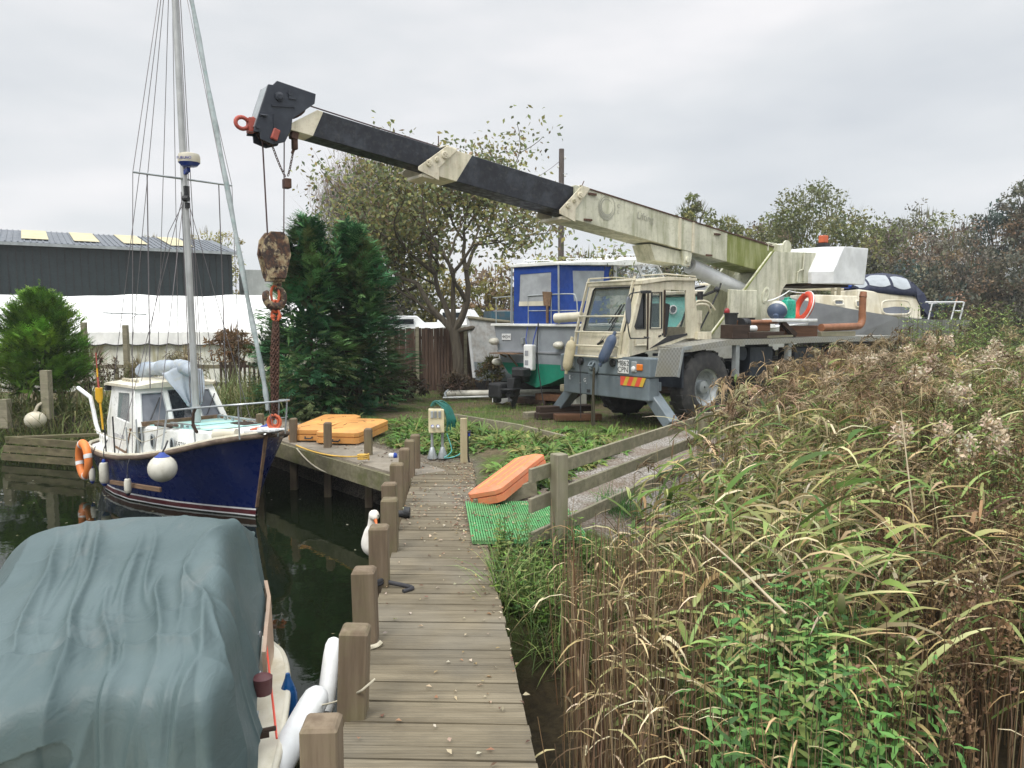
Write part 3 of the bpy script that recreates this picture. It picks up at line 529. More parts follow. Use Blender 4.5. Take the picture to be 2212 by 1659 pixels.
# outriggers
for sy in (1, -1):
    og = cb('outrigger', M['bumper'], lambda b: (b.bar((.2,sy*.95,.72),(.2,sy*1.52,.16),.20,.24,up=(1,0,0)), b.box((.2,sy*1.0,.80),(.26,.30,.16))), bevel=.01)
    b = MB(); b.tube([(.2,sy*1.48,.2),(.2,sy*1.53,.10)],.05,10); b.lathe([(.02,0),(.17,0),(.17,.025),(.06,.06)],14,Matrix.Translation((.2,sy*1.54,.06))); b.build('foot_pad', M['rust'], og, smooth=40)
    b = MB(); b.bar((.33,sy*.78,.66),(.33,sy*1.3,.36),.07,.07); b.build('ram', M['dark_wood'], og)
# driver's cab
cab = [(0,1.32),(.055,1.75),(.32,2.655),(1.79,2.76),(1.985,1.63),(1.60,1.635),(.83,1.44),(.5,1.405)]
h1 = [(.17,1.87),(.20,1.83),(.44,1.825),(.425,2.475),(.37,2.47),(.22,1.99)]
h2 = [(.59,1.85),(.86,1.85),(.845,2.49),(.62,2.48)]
h3 = [(.95,1.66),(1.60,1.73),(1.565,2.555),(.945,2.56)]
def cabshell(b):
    b.plate(cab, [h1,h2,h3], XZ(-.62), (0,.04,0)); b.plate(cab, [[(.25,1.86),(1.6,1.80),(1.56,2.5),(.44,2.46)]], XZ(.76), (0,-.04,0))
    b.loft([[(.30,-.66,2.64),(.30,.80,2.64),(.30,.80,2.71),(.30,-.66,2.71)],[(1.0,-.66,2.73),(1.0,.80,2.73),(1.0,.80,2.80),(1.0,-.66,2.80)],[(1.83,-.66,2.75),(1.83,.80,2.75),(1.83,.80,2.80),(1.83,-.66,2.80)]])
    b.plate([(-.58,1.30),(.76-.04,1.30),(.72,1.76),(-.58,1.76)], [], lambda a, z: (.005+.055*(z-1.32)/.43, a, z), (.03,0,.0))
    Wf = lambda a, z: (.062+.265*(z-1.75)/.9, a, z); b.plate([(-.58,1.75),(.72,1.75),(.72,2.65),(-.58,2.65)], [[(-.46,1.80),(-.43,1.77),(.62,1.77),(.65,1.80),(.62,2.56),(.58,2.60),(-.42,2.60),(-.46,2.56)]], Wf, (.03,0,.0))
    b.plate([(-.58,1.63),(.72,1.63),(.72,2.74),(-.58,2.74)], [[(-.4,1.85),(.54,1.85),(.54,2.6),(-.4,2.6)]], lambda a, z: (1.97-.175*(z-1.63)/1.12, a, z), (-.03,0,0))
cs = cb('cab', M['cream_paint'], cabshell, bevel=.008)
cb('cab_floor', M['black'], lambda b: b.box((1.0,.06,1.48), (1.8,1.28,.06)))
Wf = lambda a, z: (.085+.265*(z-1.75)/.9, a, z)
cb('windscreen', M['glass_clear'], lambda b: b.plate([(-.48,1.755),(.67,1.755),(.67,2.615),(-.48,2.615)], [], Wf, (.008,0,0)))
def gasket(b, pts, f, r=.014): b.tube([f(*p) for p in pts], r, 6, closed=True)
cb('windscreen_seal', M['black'], lambda b: gasket(b, [(-.46,1.80),(-.43,1.77),(.62,1.77),(.65,1.80),(.62,2.56),(.58,2.60),(-.42,2.60),(-.46,2.56)], lambda a, z: Wf(a, z)[:1] and (Wf(a,z)[0]-.028, a, z), .018))
cb('quarter_window', M['glass_dark'], lambda b: b.plate(h1, [], XZ(-.605), (0,.006,0)))
cb('quarter_seal', M['black'], lambda b: gasket(b, h1, XZ(-.625)))
dw = cb('door_window', M['glass_clear'], lambda b: b.plate(h2, [], XZ(-.60), (0,.006,0)))
cb('door_window_seal', M['black'], lambda b: gasket(b, [(.57,1.83),(.88,1.83),(.865,2.51),(.60,2.50)], XZ(-.628), .016))
cb('far_window', M['glass_clear'], lambda b: b.plate([(.25,1.86),(1.6,1.80),(1.56,2.5),(.44,2.46)], [], XZ(.735), (0,.006,0)))
cb('rear_window', M['glass_clear'], lambda b: b.plate([(-.4,1.85),(.54,1.85),(.54,2.6),(-.4,2.6)], [], lambda a, z: (1.955-.175*(z-1.63)/1.12, a, z), (-.006,0,0)))
cb('door_sill_trim', M['black'], lambda b: b.plate([(.57,1.462),(1.62,1.695),(1.61,1.735),(1.06,1.685)], [], XZ(-.628), (0,.012,0)))
cb('door_jamb', M['dark_wood'], lambda b: (b.bar((.505,-.627,1.44),(.50,-.627,2.5),.02,.03), b.bar((.945,-.627,1.7),(.945,-.627,2.55),.035,.03)))
cb('door_handle', M['black'], lambda b: (b.bar((.80,-.63,1.68),(.86,-.63,1.70),.02,.03), b.ball((.91,-.63,1.72),.025,8)))
cb('vent_panel', M['cream_paint'], lambda b: (b.box((.32,-.635,1.58),(.30,.03,.14)), b.box((.32,-.65,1.53),(.26,.02,.03))), bevel=.006)
seat = cb('driver_seat', M['black'], lambda b: (b.box((1.2,-.25,2.0),(.14,.44,.62),rot=Matrix.Rotation(R(8),3,'Y')), b.box((.98,-.25,1.70),(.46,.44,.14))), bevel=.04, seg=2)
cb('steering_wheel', M['black'], lambda b: (b.tube([(.50+.06*sin(a), -.25+.2*cos(a), 1.95+.19*sin(a)*.6) for a in np.linspace(0,2*pi,21)[:-1]], .014, 6, closed=True), b.tube([(.50,-.25,1.95),(.35,-.25,1.55)],.025,8)), smooth=50)
def wiper(b):
    for o_ in (0,.07): b.tube([(.03,.18-o_*.5,1.55),(.03+.05,-.02-o_,1.78),(.13,-.27-o_,2.12+o_)],.008,6); b.bar((.05,-.08-o_,1.92),(.155,-.30-o_,2.28),.012,.025)
    b.tube([(.02,.20,1.53),(.02,.05,1.60)],.022,8)
cb('wiper', M['black'], wiper)
def steps(b):
    for y, t_ in ((.80,0),(-.44,0)): b.bar((-.06,y,1.30),(.02,y,1.78),.035,.045); b.bar((.02,y,1.78),(.30,y,2.70),.035,.045); b.bar((.30,y,2.70),(.34,y,2.80),.03,.03)
    for z, x in ((2.06,.10),(1.76,.0),(1.50,-.045),(1.30,-.08)): b.tube([(x-.02,-.44,z),(x-.02,.80,z)],.018,8)
    b.tube([(.30,-.5,2.72),(.30,.82,2.72)],.016,8); b.bar((-.08,-.44,1.32),(.05,-.62,1.36),.04,.06)
cb('step_frame', M['cream_paint'], steps, smooth=40)
cb('roof_rail', M['cream_paint'], lambda b: (b.tube([(.34,-.62,2.80),(1.0,-.62,2.85),(1.83,-.62,2.83)],.015,6), b.tube([(.34,.78,2.80),(1.0,.78,2.85),(1.83,.78,2.83)],.015,6)))
mf = cb('mirror_frame', M['black'], lambda b: (b.tube(curve([(.40,-.64,2.49),(.36,-.83,2.51),(-.02,-.86,2.48),(-.24,-.86,2.40),(-.26,-.86,2.0),(-.20,-.86,1.70),(-.10,-.86,1.665),(.30,-.84,1.665),(.40,-.64,1.68)],5),.012,6), b.box((.34,-.72,2.5),(.10,.16,.05))), smooth=40)
cb('mirror', M['glass_grey'], lambda b: b.loft([[( -.25+.055*cos(a)+.10*0, -.865+.02*sin(a)*0+k, 2.16+.24*sin(a)) for a in np.linspace(0,2*pi,17)[:-1]] for k in (-.02,.02)], mi=0), parent=mf, smooth=40)
cb('rear_lamp', M['black'], lambda b: (b.box((1.88,-.70,2.46),(.06,.10,.16)), b.tube([(1.9,-.76,2.46),(1.98,-.95,2.54)],.025,8), b.ball((2.0,-1.0,2.57),.06,10)), smooth=40)
# tower (superstructure)
tw = [(2.36,1.62),(4.45,3.455),(6.2,3.52),(6.2,2.83),(5.45,2.81),(4.98,2.775),(4.86,2.68),(4.73,2.42),(4.55,2.14),(4.30,1.62)]
def tower(b):
    for y in (-.53, .47): b.plate(tw, [], XZ(y), (0,.06,0))
    b.plate([(3.9,1.65),(4.3,1.65),(4.72,2.45),(4.95,2.8),(6.2,2.85),(6.2,3.46),(5.0,3.42),(4.4,3.0)], [], XZ(-.46), (0,.92,0))
    b.lathe([(.62,1.60),(.62,1.72)],24,Matrix.Translation((3.3,0,0))); b.box((3.3,0,1.70),(1.5,.9,.08))
tower_ = cb('tower', M['boom_paint'], tower, bevel=.004)
cb('tower_edge', M['mossy_paint'], lambda b: b.bar((2.36,-.56,1.64),(4.45,-.56,3.475),.02,.03), parent=tower_)
cb('cover_panel', M['boom_paint'], lambda b: b.box((3.13+.27,-.555,2.32), (.95,.05,.58)), bevel=.01, parent=tower_)
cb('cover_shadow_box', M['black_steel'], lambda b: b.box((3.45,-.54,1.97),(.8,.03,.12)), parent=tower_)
cb('oval_plate', M['boom_paint'], lambda b: b.lathe([(.15,0),(.15,.012),(.11,.02),(.10,.012),(.02,.012)],20,Matrix.Translation((4.23,-.53,2.52)) @ Matrix.Rotation(R(25),4,'Y') @ Matrix.Diagonal((.75,1,1.25,1)) @ Matrix.Rotation(pi/2,4,'X')), parent=tower_, smooth=40)
cb('side_marker', M['red_lens'], lambda b: b.ball((2.9,-.56,2.16),(.075,.05,.075),14), parent=tower_, smooth=60)
cb('weld_rib', M['boom_paint'], lambda b: (b.box((5.62,-.545,3.17),(.03,.03,.62)), b.tube([(5.60,-.55,3.45),(5.56,-.56,3.12),(5.42,-.56,3.08),(5.36,-.56,3.05),(5.34,-.56,2.83)],.018,6)), parent=tower_)
def cw(b):
    f = [(6.38,3.65),(7.42,3.665),(7.30,2.82),(5.98,2.80),(5.96,3.07)]; g = [(6.02,3.60),(7.42,3.60),(7.30,2.84),(5.70,2.84),(5.70,3.07)]
    o_ = .18; b.loft([[(x+o_,-.95,z) for x, z in f],[(x+o_-.34 if i in (0,3,4) else x+o_,-.62,z) for i, (x, z) in enumerate(f)],[(x+o_-.34 if i in (0,3,4) else x+o_,.62,z) for i, (x, z) in enumerate(f)],[(x+o_,.95,z) for x, z in f]])
cb('counterweight', M['fresh_white'], cw, bevel=.012, seg=2)
cb('tail_beam', M['dark_wood'], lambda b: b.box((6.6,0,2.79),(1.6,1.2,.05)))
bc = cb('beacon', M['orange_shackle'], lambda b: b.box((6.35,-.55,3.83), (.16,.16,.17)), bevel=.015); cb('beacon_base', M['black'], lambda b: b.box((6.35,-.55,3.70),(.22,.2,.08)), parent=bc)
cb('winch', M['boom_paint'], lambda b: (b.lathe([(.16,-.25),(.16,-.22),(.10,-.2),(.10,.2),(.16,.22),(.16,.25)],20,Matrix.Translation((5.25,-.1,3.60)) @ Matrix.Rotation(pi/2,4,'X')), b.box((4.95,-.3,3.56),(.28,.2,.14)), b.tube([(4.6,-.3,3.5),(4.6,-.3,3.66),(4.9,-.3,3.66)],.02,6)), smooth=40)
cb('valve_block', M['cream_paint'], lambda b: (b.box((2.15,-.3,1.78),(.22,.22,.3)), b.box((2.2,-.35,2.05),(.16,.16,.26)), b.tube(curve([(2.12,-.3,1.95),(2.1,-.35,2.25),(2.5,-.35,2.3),(2.7,-.3,2.15)],5),.025,8), b.tube(curve([(2.25,-.25,2.1),(2.25,-.3,2.35),(2.6,-.3,2.36),(2.85,-.3,2.2)],5),.022,8), b.box((2.05,-.5,1.68),(.4,.4,.14))), smooth=40)
cb('hydraulic_hose', M['black'], lambda b: (b.tube(curve([(2.3,.2,1.7),(2.6,.25,2.2),(2.7,.2,2.6),(3.0,.1,2.7)],6),.022,8), b.tube(curve([(2.45,-.22,1.75),(2.95,-.25,2.5),(3.15,-.2,2.75)],6),.018,8)), smooth=50)
# lift ram under the boom
A_, B_ = Vector((1.98,0,3.20)), Vector((4.9,0,2.42)); dd = (B_-A_).normalized()
def cyl(a, b_, prof):
    z = (b_-a).normalized(); q = z.to_track_quat('Z','Y').to_matrix().to_4x4(); q.translation = a; return q
cb('ram_rod', M['chrome'], lambda b: b.tube([A_, A_+dd*.8], .075, 16), smooth=50)
cb('lift_ram', M['fresh_white'], lambda b: b.lathe([(.08,.42),(.155,.42),(.165,.44),(.165,2.6)], 24, cyl(A_, B_, 0)), smooth=40)
# boom
BZ = lambda x, z0: (x, z0-.1275*x)
SL = -.1275
def section(b, x0, x1, ztop, h, w, slant0=0, slant1=0):       # ztop = height of the top edge at x = 0
    r = []
    for x, sl in ((x0, slant0), (x1, slant1)):
        r.append([(x+sl,-w/2,ztop+SL*(x+sl)),(x+sl,w/2,ztop+SL*(x+sl)),(x,w/2,ztop-h+SL*x),(x,-w/2,ztop-h+SL*x)])
    b.loft(r)
bb = cb('boom_base', M['boom_paint'], lambda b: (section(b,-1.02,3.2,4.205,.605,.60,.02,.0)), bevel=.008)
cb('boom_foot', M['mossy_paint'], lambda b: section(b,3.2,5.6,4.205,.605,.60,0,0), bevel=.008)
cb('boom_top_seam', M['rust'], lambda b: (b.bar((-.9,-.305,4.205+.9*.1275),(5.3,-.305,4.205-5.3*.1275),.02,.022), b.bar((-.9,.305,4.205+.9*.1275),(5.3,.305,4.205-5.3*.1275),.02,.02)), parent=bb)
for x in (1.72,2.12): cb('stiffener', M['cream_paint'], lambda b: b.bar((x,-.306,4.20+SL*x),(x,-.306,3.60+SL*x),.014,.07,up=(1,0,0)), parent=bb)
cb('bracket', M['rust'], lambda b: [b.box((x,-.315,z+SL*x),(.18,.03,.035)) for x, z in ((-.62,4.13),(2.85,4.10),(-.72,3.66),(2.6,3.63))], parent=bb)
yb = -.3085; YF = [(cos(.127),0,-sin(.127)),(sin(.127),0,cos(.127)),(0,-1,0)]
cc = Vector((-.26,yb,4.02))
def swirl(b):
    for k, (r0, a0, a1, w_) in enumerate(((.135,.3,5.6,.016),(.175,1.2,6.0,.022),(.205,2.2,7.6,.02),(.15,3,6.4,.02),(.225,3.4,5.4,.014))):
        n = 26; P = []
        for i in range(n+1):
            a = a0+(a1-a0)*i/n; w2 = w_*sin(pi*i/n)+.002; P.append((a, w2))
        b.loft([[(cc.x+(r0+s*w2/2)*cos(a), yb, cc.z+(r0+s*w2/2)*sin(a)*1.02) for s in (-1,1)] for a, w2 in P], closed=False, caps=False)
cb('faded_logo', M['faded_ink'], swirl, parent=bb)
text('faded_lettering', 'C', .10, M['faded_ink'], bb, (.035,yb,4.06), YF, .0005); text('faded_lettering', 'L', .10, M['faded_ink'], bb, (.03,yb,3.955), YF, .0005)
text('faded_lettering', 'Lifting', .185, M['faded_ink'], bb, (.74,yb,3.905), YF, .0005)
def collar(x, ztop, h, w, mt, name='boom_collar'):            # slanted nose plates at a section's mouth
    def f(b):
        for y in (-w/2-.022, w/2): b.plate([(x-.56,ztop-h+.02+SL*(x-.56)),(x-.56,ztop-h*.86+SL*(x-.56)),(x-.06,ztop+SL*(x-.06)),(x+.14,ztop+SL*x-.02),(x-.20,ztop-h*.72+SL*(x-.2)),(x-.20,ztop-h-.05+SL*(x-.2))], [], XZ(y), (0,.022,0))
        b.box((x-.38,0,ztop-h-.03+SL*(x-.38)),(.20,w,.05),rot=Matrix.Rotation(.127,3,'Y')); b.box((x+.03,0,ztop+.005+SL*x),(.2,w,.02),rot=Matrix.Rotation(.127,3,'Y'))
    o = cb(name, mt, f, bevel=.005)
    for dx, dz, r in ((-.10,.13,.06),(-.38,.30,.055),(-.24,.22,.04)):
        Mx = Matrix.Translation((x+dx,-w/2-.023,ztop-dz*h/.45+SL*(x+dx))) @ Matrix.Rotation(pi/2,4,'X'); b = MB(); b.lathe([(r,0),(r,.018),(r*.75,.024),(r*.3,.012),(.002,.012)],16,Mx); b.box(Mx @ Vector((0,0,.022)),(r*1.3,.012,r*.22),rot=Matrix.Rotation(.6,3,'Y')); b.box(Mx @ Vector((0,0,.022)),(r*1.3,.0118,r*.22),rot=Matrix.Rotation(.6+pi/2,3,'Y')); b.build('pad_bolt', mt, o, smooth=40)
    return o
cb('boom_mid_section', M['boom_black'], lambda b: section(b,-3.42,-.6,4.178,.475,.48), bevel=.008)
cb('boom_mid_nose', M['cream_paint'], lambda b: section(b,-3.86,-3.42,4.178,.475,.484,.42,.30), bevel=.006)
cb('boom_tip_section', M['boom_black'], lambda b: section(b,-5.75,-3.2,4.165,.375,.34,.1,0), bevel=.008)
cb('boom_tip_nose', M['cream_paint'], lambda b: section(b,-6.15,-5.72,4.165,.375,.344,.50,.16), bevel=.006)
collar(-.82, 4.212, .60, .60, M['cream_paint']); collar(-3.55, 4.19, .50, .484, M['cream_paint'])
cb('stop_pin', M['rust'], lambda b: (b.tube([(-.80,-.2,4.3),(-.72,-.2,4.44)],.008,6), b.tube([(-3.72,-.2,4.66),(-3.72,-.2,4.80)],.008,6)))
cb('boom_lug', M['boom_paint'], lambda b: (b.plate([(.95,3.44),(1.95,3.33),(2.05,3.12),(1.85,3.08),(1.10,3.13)], [], XZ(-.24), (0,.48,0)), b.plate([(1.82,3.36),(2.12,3.33),(2.06,3.06),(1.86,3.06)], [], XZ(-.29), (0,.05,0)), b.plate([(1.82,3.36),(2.12,3.33),(2.06,3.06),(1.86,3.06)], [], XZ(.24), (0,.05,0)), b.lathe([(.06,0),(.06,.64)],14,Matrix.Translation((1.97,.32,3.18)) @ Matrix.Rotation(pi/2,4,'X'))), bevel=.004)
# sheave head
hd = [(x_+.077,z_) for x_, z_ in [(-6.30,5.165),(-5.76,5.085),(-5.78,4.952),(-6.10,4.70),(-6.12,4.56),(-6.21,4.38),(-6.37,4.325),(-6.54,4.375),(-6.545,4.46),(-6.63,4.455),(-6.62,4.52),(-6.42,5.10),(-6.36,5.10)]]
hb = cb('sheave_head', M['black_steel'], lambda b: (b.plate(hd, [], XZ(-.21), (0,.03,0)), b.plate(hd, [], XZ(.07), (0,.03,0)), b.plate([(-6.34,5.08),(-6.52,4.50),(-6.49,4.49),(-6.31,5.07)], [], XZ(-.18), (0,.25,0)), b.plate([(-6.22,5.14),(-5.72,5.06),(-5.72,5.03),(-6.22,5.11)], [], XZ(-.18), (0,.25,0))), bevel=.006)
cb('head_face', M['galv'], lambda b: b.plate([(-6.35,5.085),(-6.54,4.53),(-6.525,4.53),(-6.335,5.085)], [], XZ(-.19), (0,.27,0)), parent=hb)
cb('sheave', M['rust'], lambda b: [b.lathe([(.2,-.02),(.15,0),(.2,.02)],20,Matrix.Translation((x,y,z)) @ Matrix.Rotation(pi/2,4,'X')) for x, z in ((-6.27,4.56),(-5.98,4.95)) for y in (-.10,.0)], parent=hb, smooth=30)
cb('head_fitting', M['black_steel'], lambda b: (b.bar((-6.31,-.215,4.83),(-6.0,-.215,4.86),.02,.025), b.lathe([(.06,0),(.06,.02),(.03,.03)],14,Matrix.Translation((-6.2,-.21,4.96)) @ Matrix.Rotation(pi/2,4,'X')), b.box((-6.02,-.215,4.98),(.10,.02,.05)), b.lathe([(.03,0),(.03,.02)],10,Matrix.Translation((-6.5,-.21,4.53)) @ Matrix.Rotation(pi/2,4,'X')), b.tube([(-6.47,-.23,4.68),(-6.38,-.23,4.68)],.015,6), b.box((-6.28,-.215,4.55),(.02,.02,.35)), b.lathe([(.035,0),(.035,.02)],10,Matrix.Translation((-6.05,-.21,5.03)) @ Matrix.Rotation(pi/2,4,'X'))), parent=hb)
def hookshape(b, o, s, ang=0, r=.03):
    pts = []; Rm = Matrix.Rotation(ang, 3, 'Y')
    for a in np.linspace(R(75), R(-215), 16): pts.append(Vector((.11*cos(a), 0, -.11+.11*sin(a))))
    pts = [Vector((.02,0,.12)), Vector((.03,0,.04))]+pts; b.tube([Vector(o)+Rm @ (p*s) for p in pts], [r*.9*s]*2+[r*s*(1.25 if 5 < i < 11 else 1) for i in range(15)]+[r*.4*s], 8)
cb('front_hook', M['red_rust'], lambda b: (b.tube([(-6.66+.085*cos(a),-.08,4.575+.075*sin(a)) for a in np.linspace(.5,2*pi-.3,15)],.028,8), b.tube([(-6.60,-.08,4.62),(-6.50,-.08,4.66)],.024,8), b.box((-6.545,-.08,4.56),(.08,.14,.18))), parent=hb, smooth=50)
cb('red_block', M['red_rust'], lambda b: b.box((-6.27,-.225,4.455),(.09,.05,.15),rot=Matrix.Rotation(R(20),3,'Y')), parent=hb, bevel=.01)
cb('limit_switch', M['rust'], lambda b: (b.box((-5.96,-.1,4.53),(.10,.10,.16),rot=Matrix.Rotation(R(15),3,'Y')), b.box((-5.96,-.1,4.40),(.07,.08,.16)), b.tube([(-5.97,-.1,4.33),(-6.0,-.1,4.26)],.022,8)), parent=hb, bevel=.01)
# ropes and hook block
wl = lambda v: CRM @ Vector(v)
hp = Vector((-6.36, 0, 0)); HB = (3.20, 2.56)                  # hang line, block top / bottom heights
cb('hoist_rope', M['rope_brown'], lambda b: [b.tube([(x,y,4.5 if x < -6.3 else 4.45),(x+(.04 if x < -6.3 else -.04),y,3.1)], .008, 6) for x, y in ((-6.41,-.10),(-6.39,-.06),(-6.09,-.06),(-6.06,.02))], smooth=60)
cb('boom_top_rope', M['rope_brown'], lambda b: b.tube(sag((-5.8,0,4.985),(-.9,0,4.34),.01,6)+[Vector((5.2,0,3.68))], .010, 6), smooth=60)
def chainlinks(b, pts, ll, r, w):
    P = curve(pts, 10); L_ = [0]
    for i in range(1, len(P)): L_.append(L_[-1]+(P[i]-P[i-1]).length)
    n = int(L_[-1]/(ll*.72)); L_ = np.array(L_); A = np.array(P)
    for k in range(n):
        s = k*ll*.72; p = Vector([np.interp(s, L_, A[:, c_]) for c_ in range(3)]); q = Vector([np.interp(min(s+.01, L_[-1]), L_, A[:, c_]) for c_ in range(3)])
        t_ = (q-p).normalized(); u = t_.orthogonal().normalized(); u.rotate(Matrix.Rotation(k*pi/2+.4, 3, t_)); pts_ = []
        for a in np.linspace(0, 2*pi, 9)[:-1]: pts_.append(p+t_*(ll/2)*sin(a)*.95+u*w*cos(a))
        b.tube(pts_, r, 4, closed=True)
cb('limit_chain', M['rust'], lambda b: (chainlinks(b, [(-6.25,-.05,4.33),(-6.16,-.05,4.1),(-6.07,-.05,3.92)], .05,.006,.014), chainlinks(b, [(-5.99,-.1,4.26),(-6.03,-.08,4.05),(-6.06,-.05,3.92)], .05,.006,.014)))
cb('limit_weight', M['rust'], lambda b: b.box((-6.06,-.04,3.86),(.09,.13,.13)), bevel=.008)
blk = [(-.08,.32),(.10,.32),(.16,.24),(.195,.02),(.115,-.31),(-.115,-.31),(-.195,.02),(-.165,.21)]
X0, Z0 = -6.25, 2.87
hk = cb('hook_block', M['hook_block'], lambda b: (b.plate(blk, [[(.03*cos(a),.03*sin(a)+.03) for a in np.linspace(0,2*pi,9)[:-1]],[(.02*cos(a)-.01,.02*sin(a)-.18) for a in np.linspace(0,2*pi,9)[:-1]]], lambda a, z: (X0+a,-.13,Z0+z), (0,.05,0)), b.plate(blk, [], lambda a, z: (X0+a,.08,Z0+z), (0,.05,0)), b.lathe([(.165,-.09),(.165,.09)],20,Matrix.Translation((X0,0,Z0+.06)) @ Matrix.Rotation(pi/2,4,'X')), b.box((X0,0,Z0-.25),(.22,.2,.2)), b.lathe([(.05,0),(.05,.28)],10,Matrix.Translation((X0,.14,Z0+.03)) @ Matrix.Rotation(pi/2,4,'X'))), bevel=.008)
b = MB(); hookshape(b, (X0+.01,0,Z0-.44), 1.15, R(8), .045); b.tube([(X0+.02,0,Z0-.30),(X0+.03,0,Z0-.40)],.05,10); b.build('hook', M['hook_block'], hk, smooth=50)
# chain sling hanging from the hook to the boat's bow
HK = wl((X0, 0, Z0-.50)); BOWP = Vector((-3.235, 10.34, .58))
b = MB(); T_ = (BOWP-HK)
for k in range(11):
    a = 2*pi*k/11*3; rr_ = .022+.028*(k/11); o_ = Vector((rr_*cos(a), rr_*sin(a), 0)); chainlinks(b, [HK+Vector((0,0,-.36-.01*k))+o_*.8, HK+T_*.5+o_*1.25, HK+T_*.80+o_*1.0, BOWP+o_*.7+Vector((0,0,.05))], .055, .0085, .016)
ch = b.build('chain_sling', M['rust']); tag(ch, 'bundle of rusty lifting chains hanging from the crane hook down to the boat bow', 'chain')
b = MB(); z0 = HK+Vector((0,0,.03))
for k, dz in ((0,-.06),(1,-.22),(0,-.34)):
    u = Vector((1,0,0)) if k == 0 else Vector((.5,.85,0)); hh = .13 if dz > -.1 else .08
    b.tube([z0+Vector((0,0,dz))+Vector((0,0,hh*sin(a)))+u*.055*cos(a) for a in np.linspace(0,2*pi,15)[:-1]], .019, 8, closed=True)
for k in range(3): b.ball(z0+Vector((random.uniform(-.05,.05),random.uniform(-.05,.05),-.36)), .035, 8)
b.build('shackle', M['orange_shackle'], ch, smooth=50)
b = MB()
for k in range(10):
    a = k*.6; r = .05+.006*k; b.tube([BOWP+Vector((r*cos(t+a)*.9, .03*sin(a), .03+r*1.0*sin(t+a))) for t in np.linspace(0,2*pi,12)[:-1]], .014, 5, closed=True)
tag(b.build('lashing', M['orange_shackle'], smooth=60), 'bundle of orange red lashing where the chains meet the bow', 'rope')
# things on and around the crane
def ctag(b, name, mt, label, cat, group=None, **k):
    o = b.build(name, mt, **k); o.matrix_world = CRM @ o.matrix_world; return tag(o, label, cat, group)
def fender(name, mt, P, L_, r, ang, axis, label, group=None, nb=None):
    prof = [(.25*r,-L_/2-.07),(.33*r,-L_/2-.06),(.33*r,-L_/2),(.7*r,-L_/2+.3*r),(.95*r,-L_/2+.9*r),(r,-L_/2+1.4*r),(r,L_/2-1.4*r),(.95*r,L_/2-.9*r),(.7*r,L_/2-.3*r),(.33*r,L_/2),(.33*r,L_/2+.06),(.2*r,L_/2+.07)]
    b = MB(); b.lathe(prof, 16, Matrix.Rotation(ang, 4, axis)); o = b.build(name, mt, smooth=50, loc=P); return tag(o, label, 'fender', group)
fender('fender', M['fender_cream'], CRM @ Vector((-.17,.80,1.30)), .60, .098, R(9), 'Y', 'long cream fender hanging from the cab step frame of the crane')
fender('fender', M['fender_blue'], CRM @ Vector((-.22,-.32,1.46)), .56, .10, R(24), 'Y', 'long slate blue fender hung in front of the crane cab')
b = MB(); b.tube([(-.17,.09,1.10),(-.18,.10,.6),(-.18,.12,.05),(-.16,.1,-.0)], .022, 6); b.tube([(-.19,.06,1.10),(-.2,.06,.6),(-.2,.03,.02)], .018, 6); ctag(b, 'hanging_rope', M['rope_pale'] if 0 else wood('old_rope',(.10,.09,.06),(.06,.055,.04)), 'doubled dark rope hanging from the crane tow hitch to the ground', 'rope', smooth=60)
b = MB(); b.tube(sag((-.14,.52,1.25),(-.12,.50,.10),0,4), .009, 5); ctag(b, 'thin_rope', M['rope_dark'], 'thin dark rope hanging down the left of the crane front panel', 'rope')
# deck load
def junk(fn, name, mt, label, cat, **k): b = MB(); fn(b); return ctag(b, name, mt, label, cat, **k)
DK = 1.62
junk(lambda b: b.box((2.6,-1.0,DK+.14),(.55,.3,.27)), 'wooden_crate', M['dark_wood'], 'dark wooden crate at the front of the load on the crane deck', 'crate', bevel=.008)
junk(lambda b: (b.lathe([(.11,0),(.13,.20),(.145,.21),(.145,.23),(.12,.23),(.11,.05),(.02,.05)],16,Matrix.Translation((2.48,-.98,DK+.28)))), 'bucket', M['black'], 'black bucket on the dark crate on the crane deck', 'bucket', smooth=35)
junk(lambda b: b.tube([(2.75,-1.08,DK+.20),(3.10,-1.1,DK+.20)],.062,12), 'white_tube', M['fender_clean'], 'short white tube among the pipes on the crane deck', 'pipe', smooth=40)
junk(lambda b: b.box((3.25,-.9,DK+.25),(.95,.25,.22)), 'timber_block', M['brown_wood'], 'reddish brown timber block stacked on the crane deck', 'timber', bevel=.01)
junk(lambda b: b.box((3.4,-1.0,DK+.07),(1.2,.35,.12)), 'timber_block', M['dark_wood'], 'dark timber beam under the reddish block on the crane deck', 'timber', bevel=.01)
CP = paint('copper_pipe_paint',(.34,.145,.07),(.17,.07,.038),.6,5,rough=.55)
junk(lambda b: b.tube([(2.78,-1.0,DK+.33),(3.95,-1.02,DK+.33)],.045,10), 'copper_pipe', CP, 'copper brown pipe lying over the reddish timber block', 'pipe', smooth=40)
junk(lambda b: b.lathe([(.09,-.1),(.1,-.05),(.08,.0),(.1,.05),(.09,.1)],14,Matrix.Translation((2.85,-1.03,DK+.31)) @ Matrix.Rotation(pi/2,4,'Y')), 'pulley', M['black'], 'black grooved pulley at the end of the copper pipe', 'pulley', smooth=40)
junk(lambda b: b.box((4.75,-1.02,DK+.13),(1.25,.12,.24)), 'timber_board', M['brown_wood'], 'broad brown board lying on edge on the crane deck', 'timber', bevel=.006)
junk(lambda b: b.bar((3.95,-1.12,DK+.33),(4.4,-1.15,DK+.05),.10,.10), 'timber_strut', M['dark_wood'], 'dark timber strut leaning over the boards on the crane deck', 'timber')
junk(lambda b: b.box((4.45,-1.0,DK+.36),(1.45,.4,.07)), 'white_plank', M['fender_clean'], 'white plank shelf carrying the buoys on the crane deck', 'plank', bevel=.015)
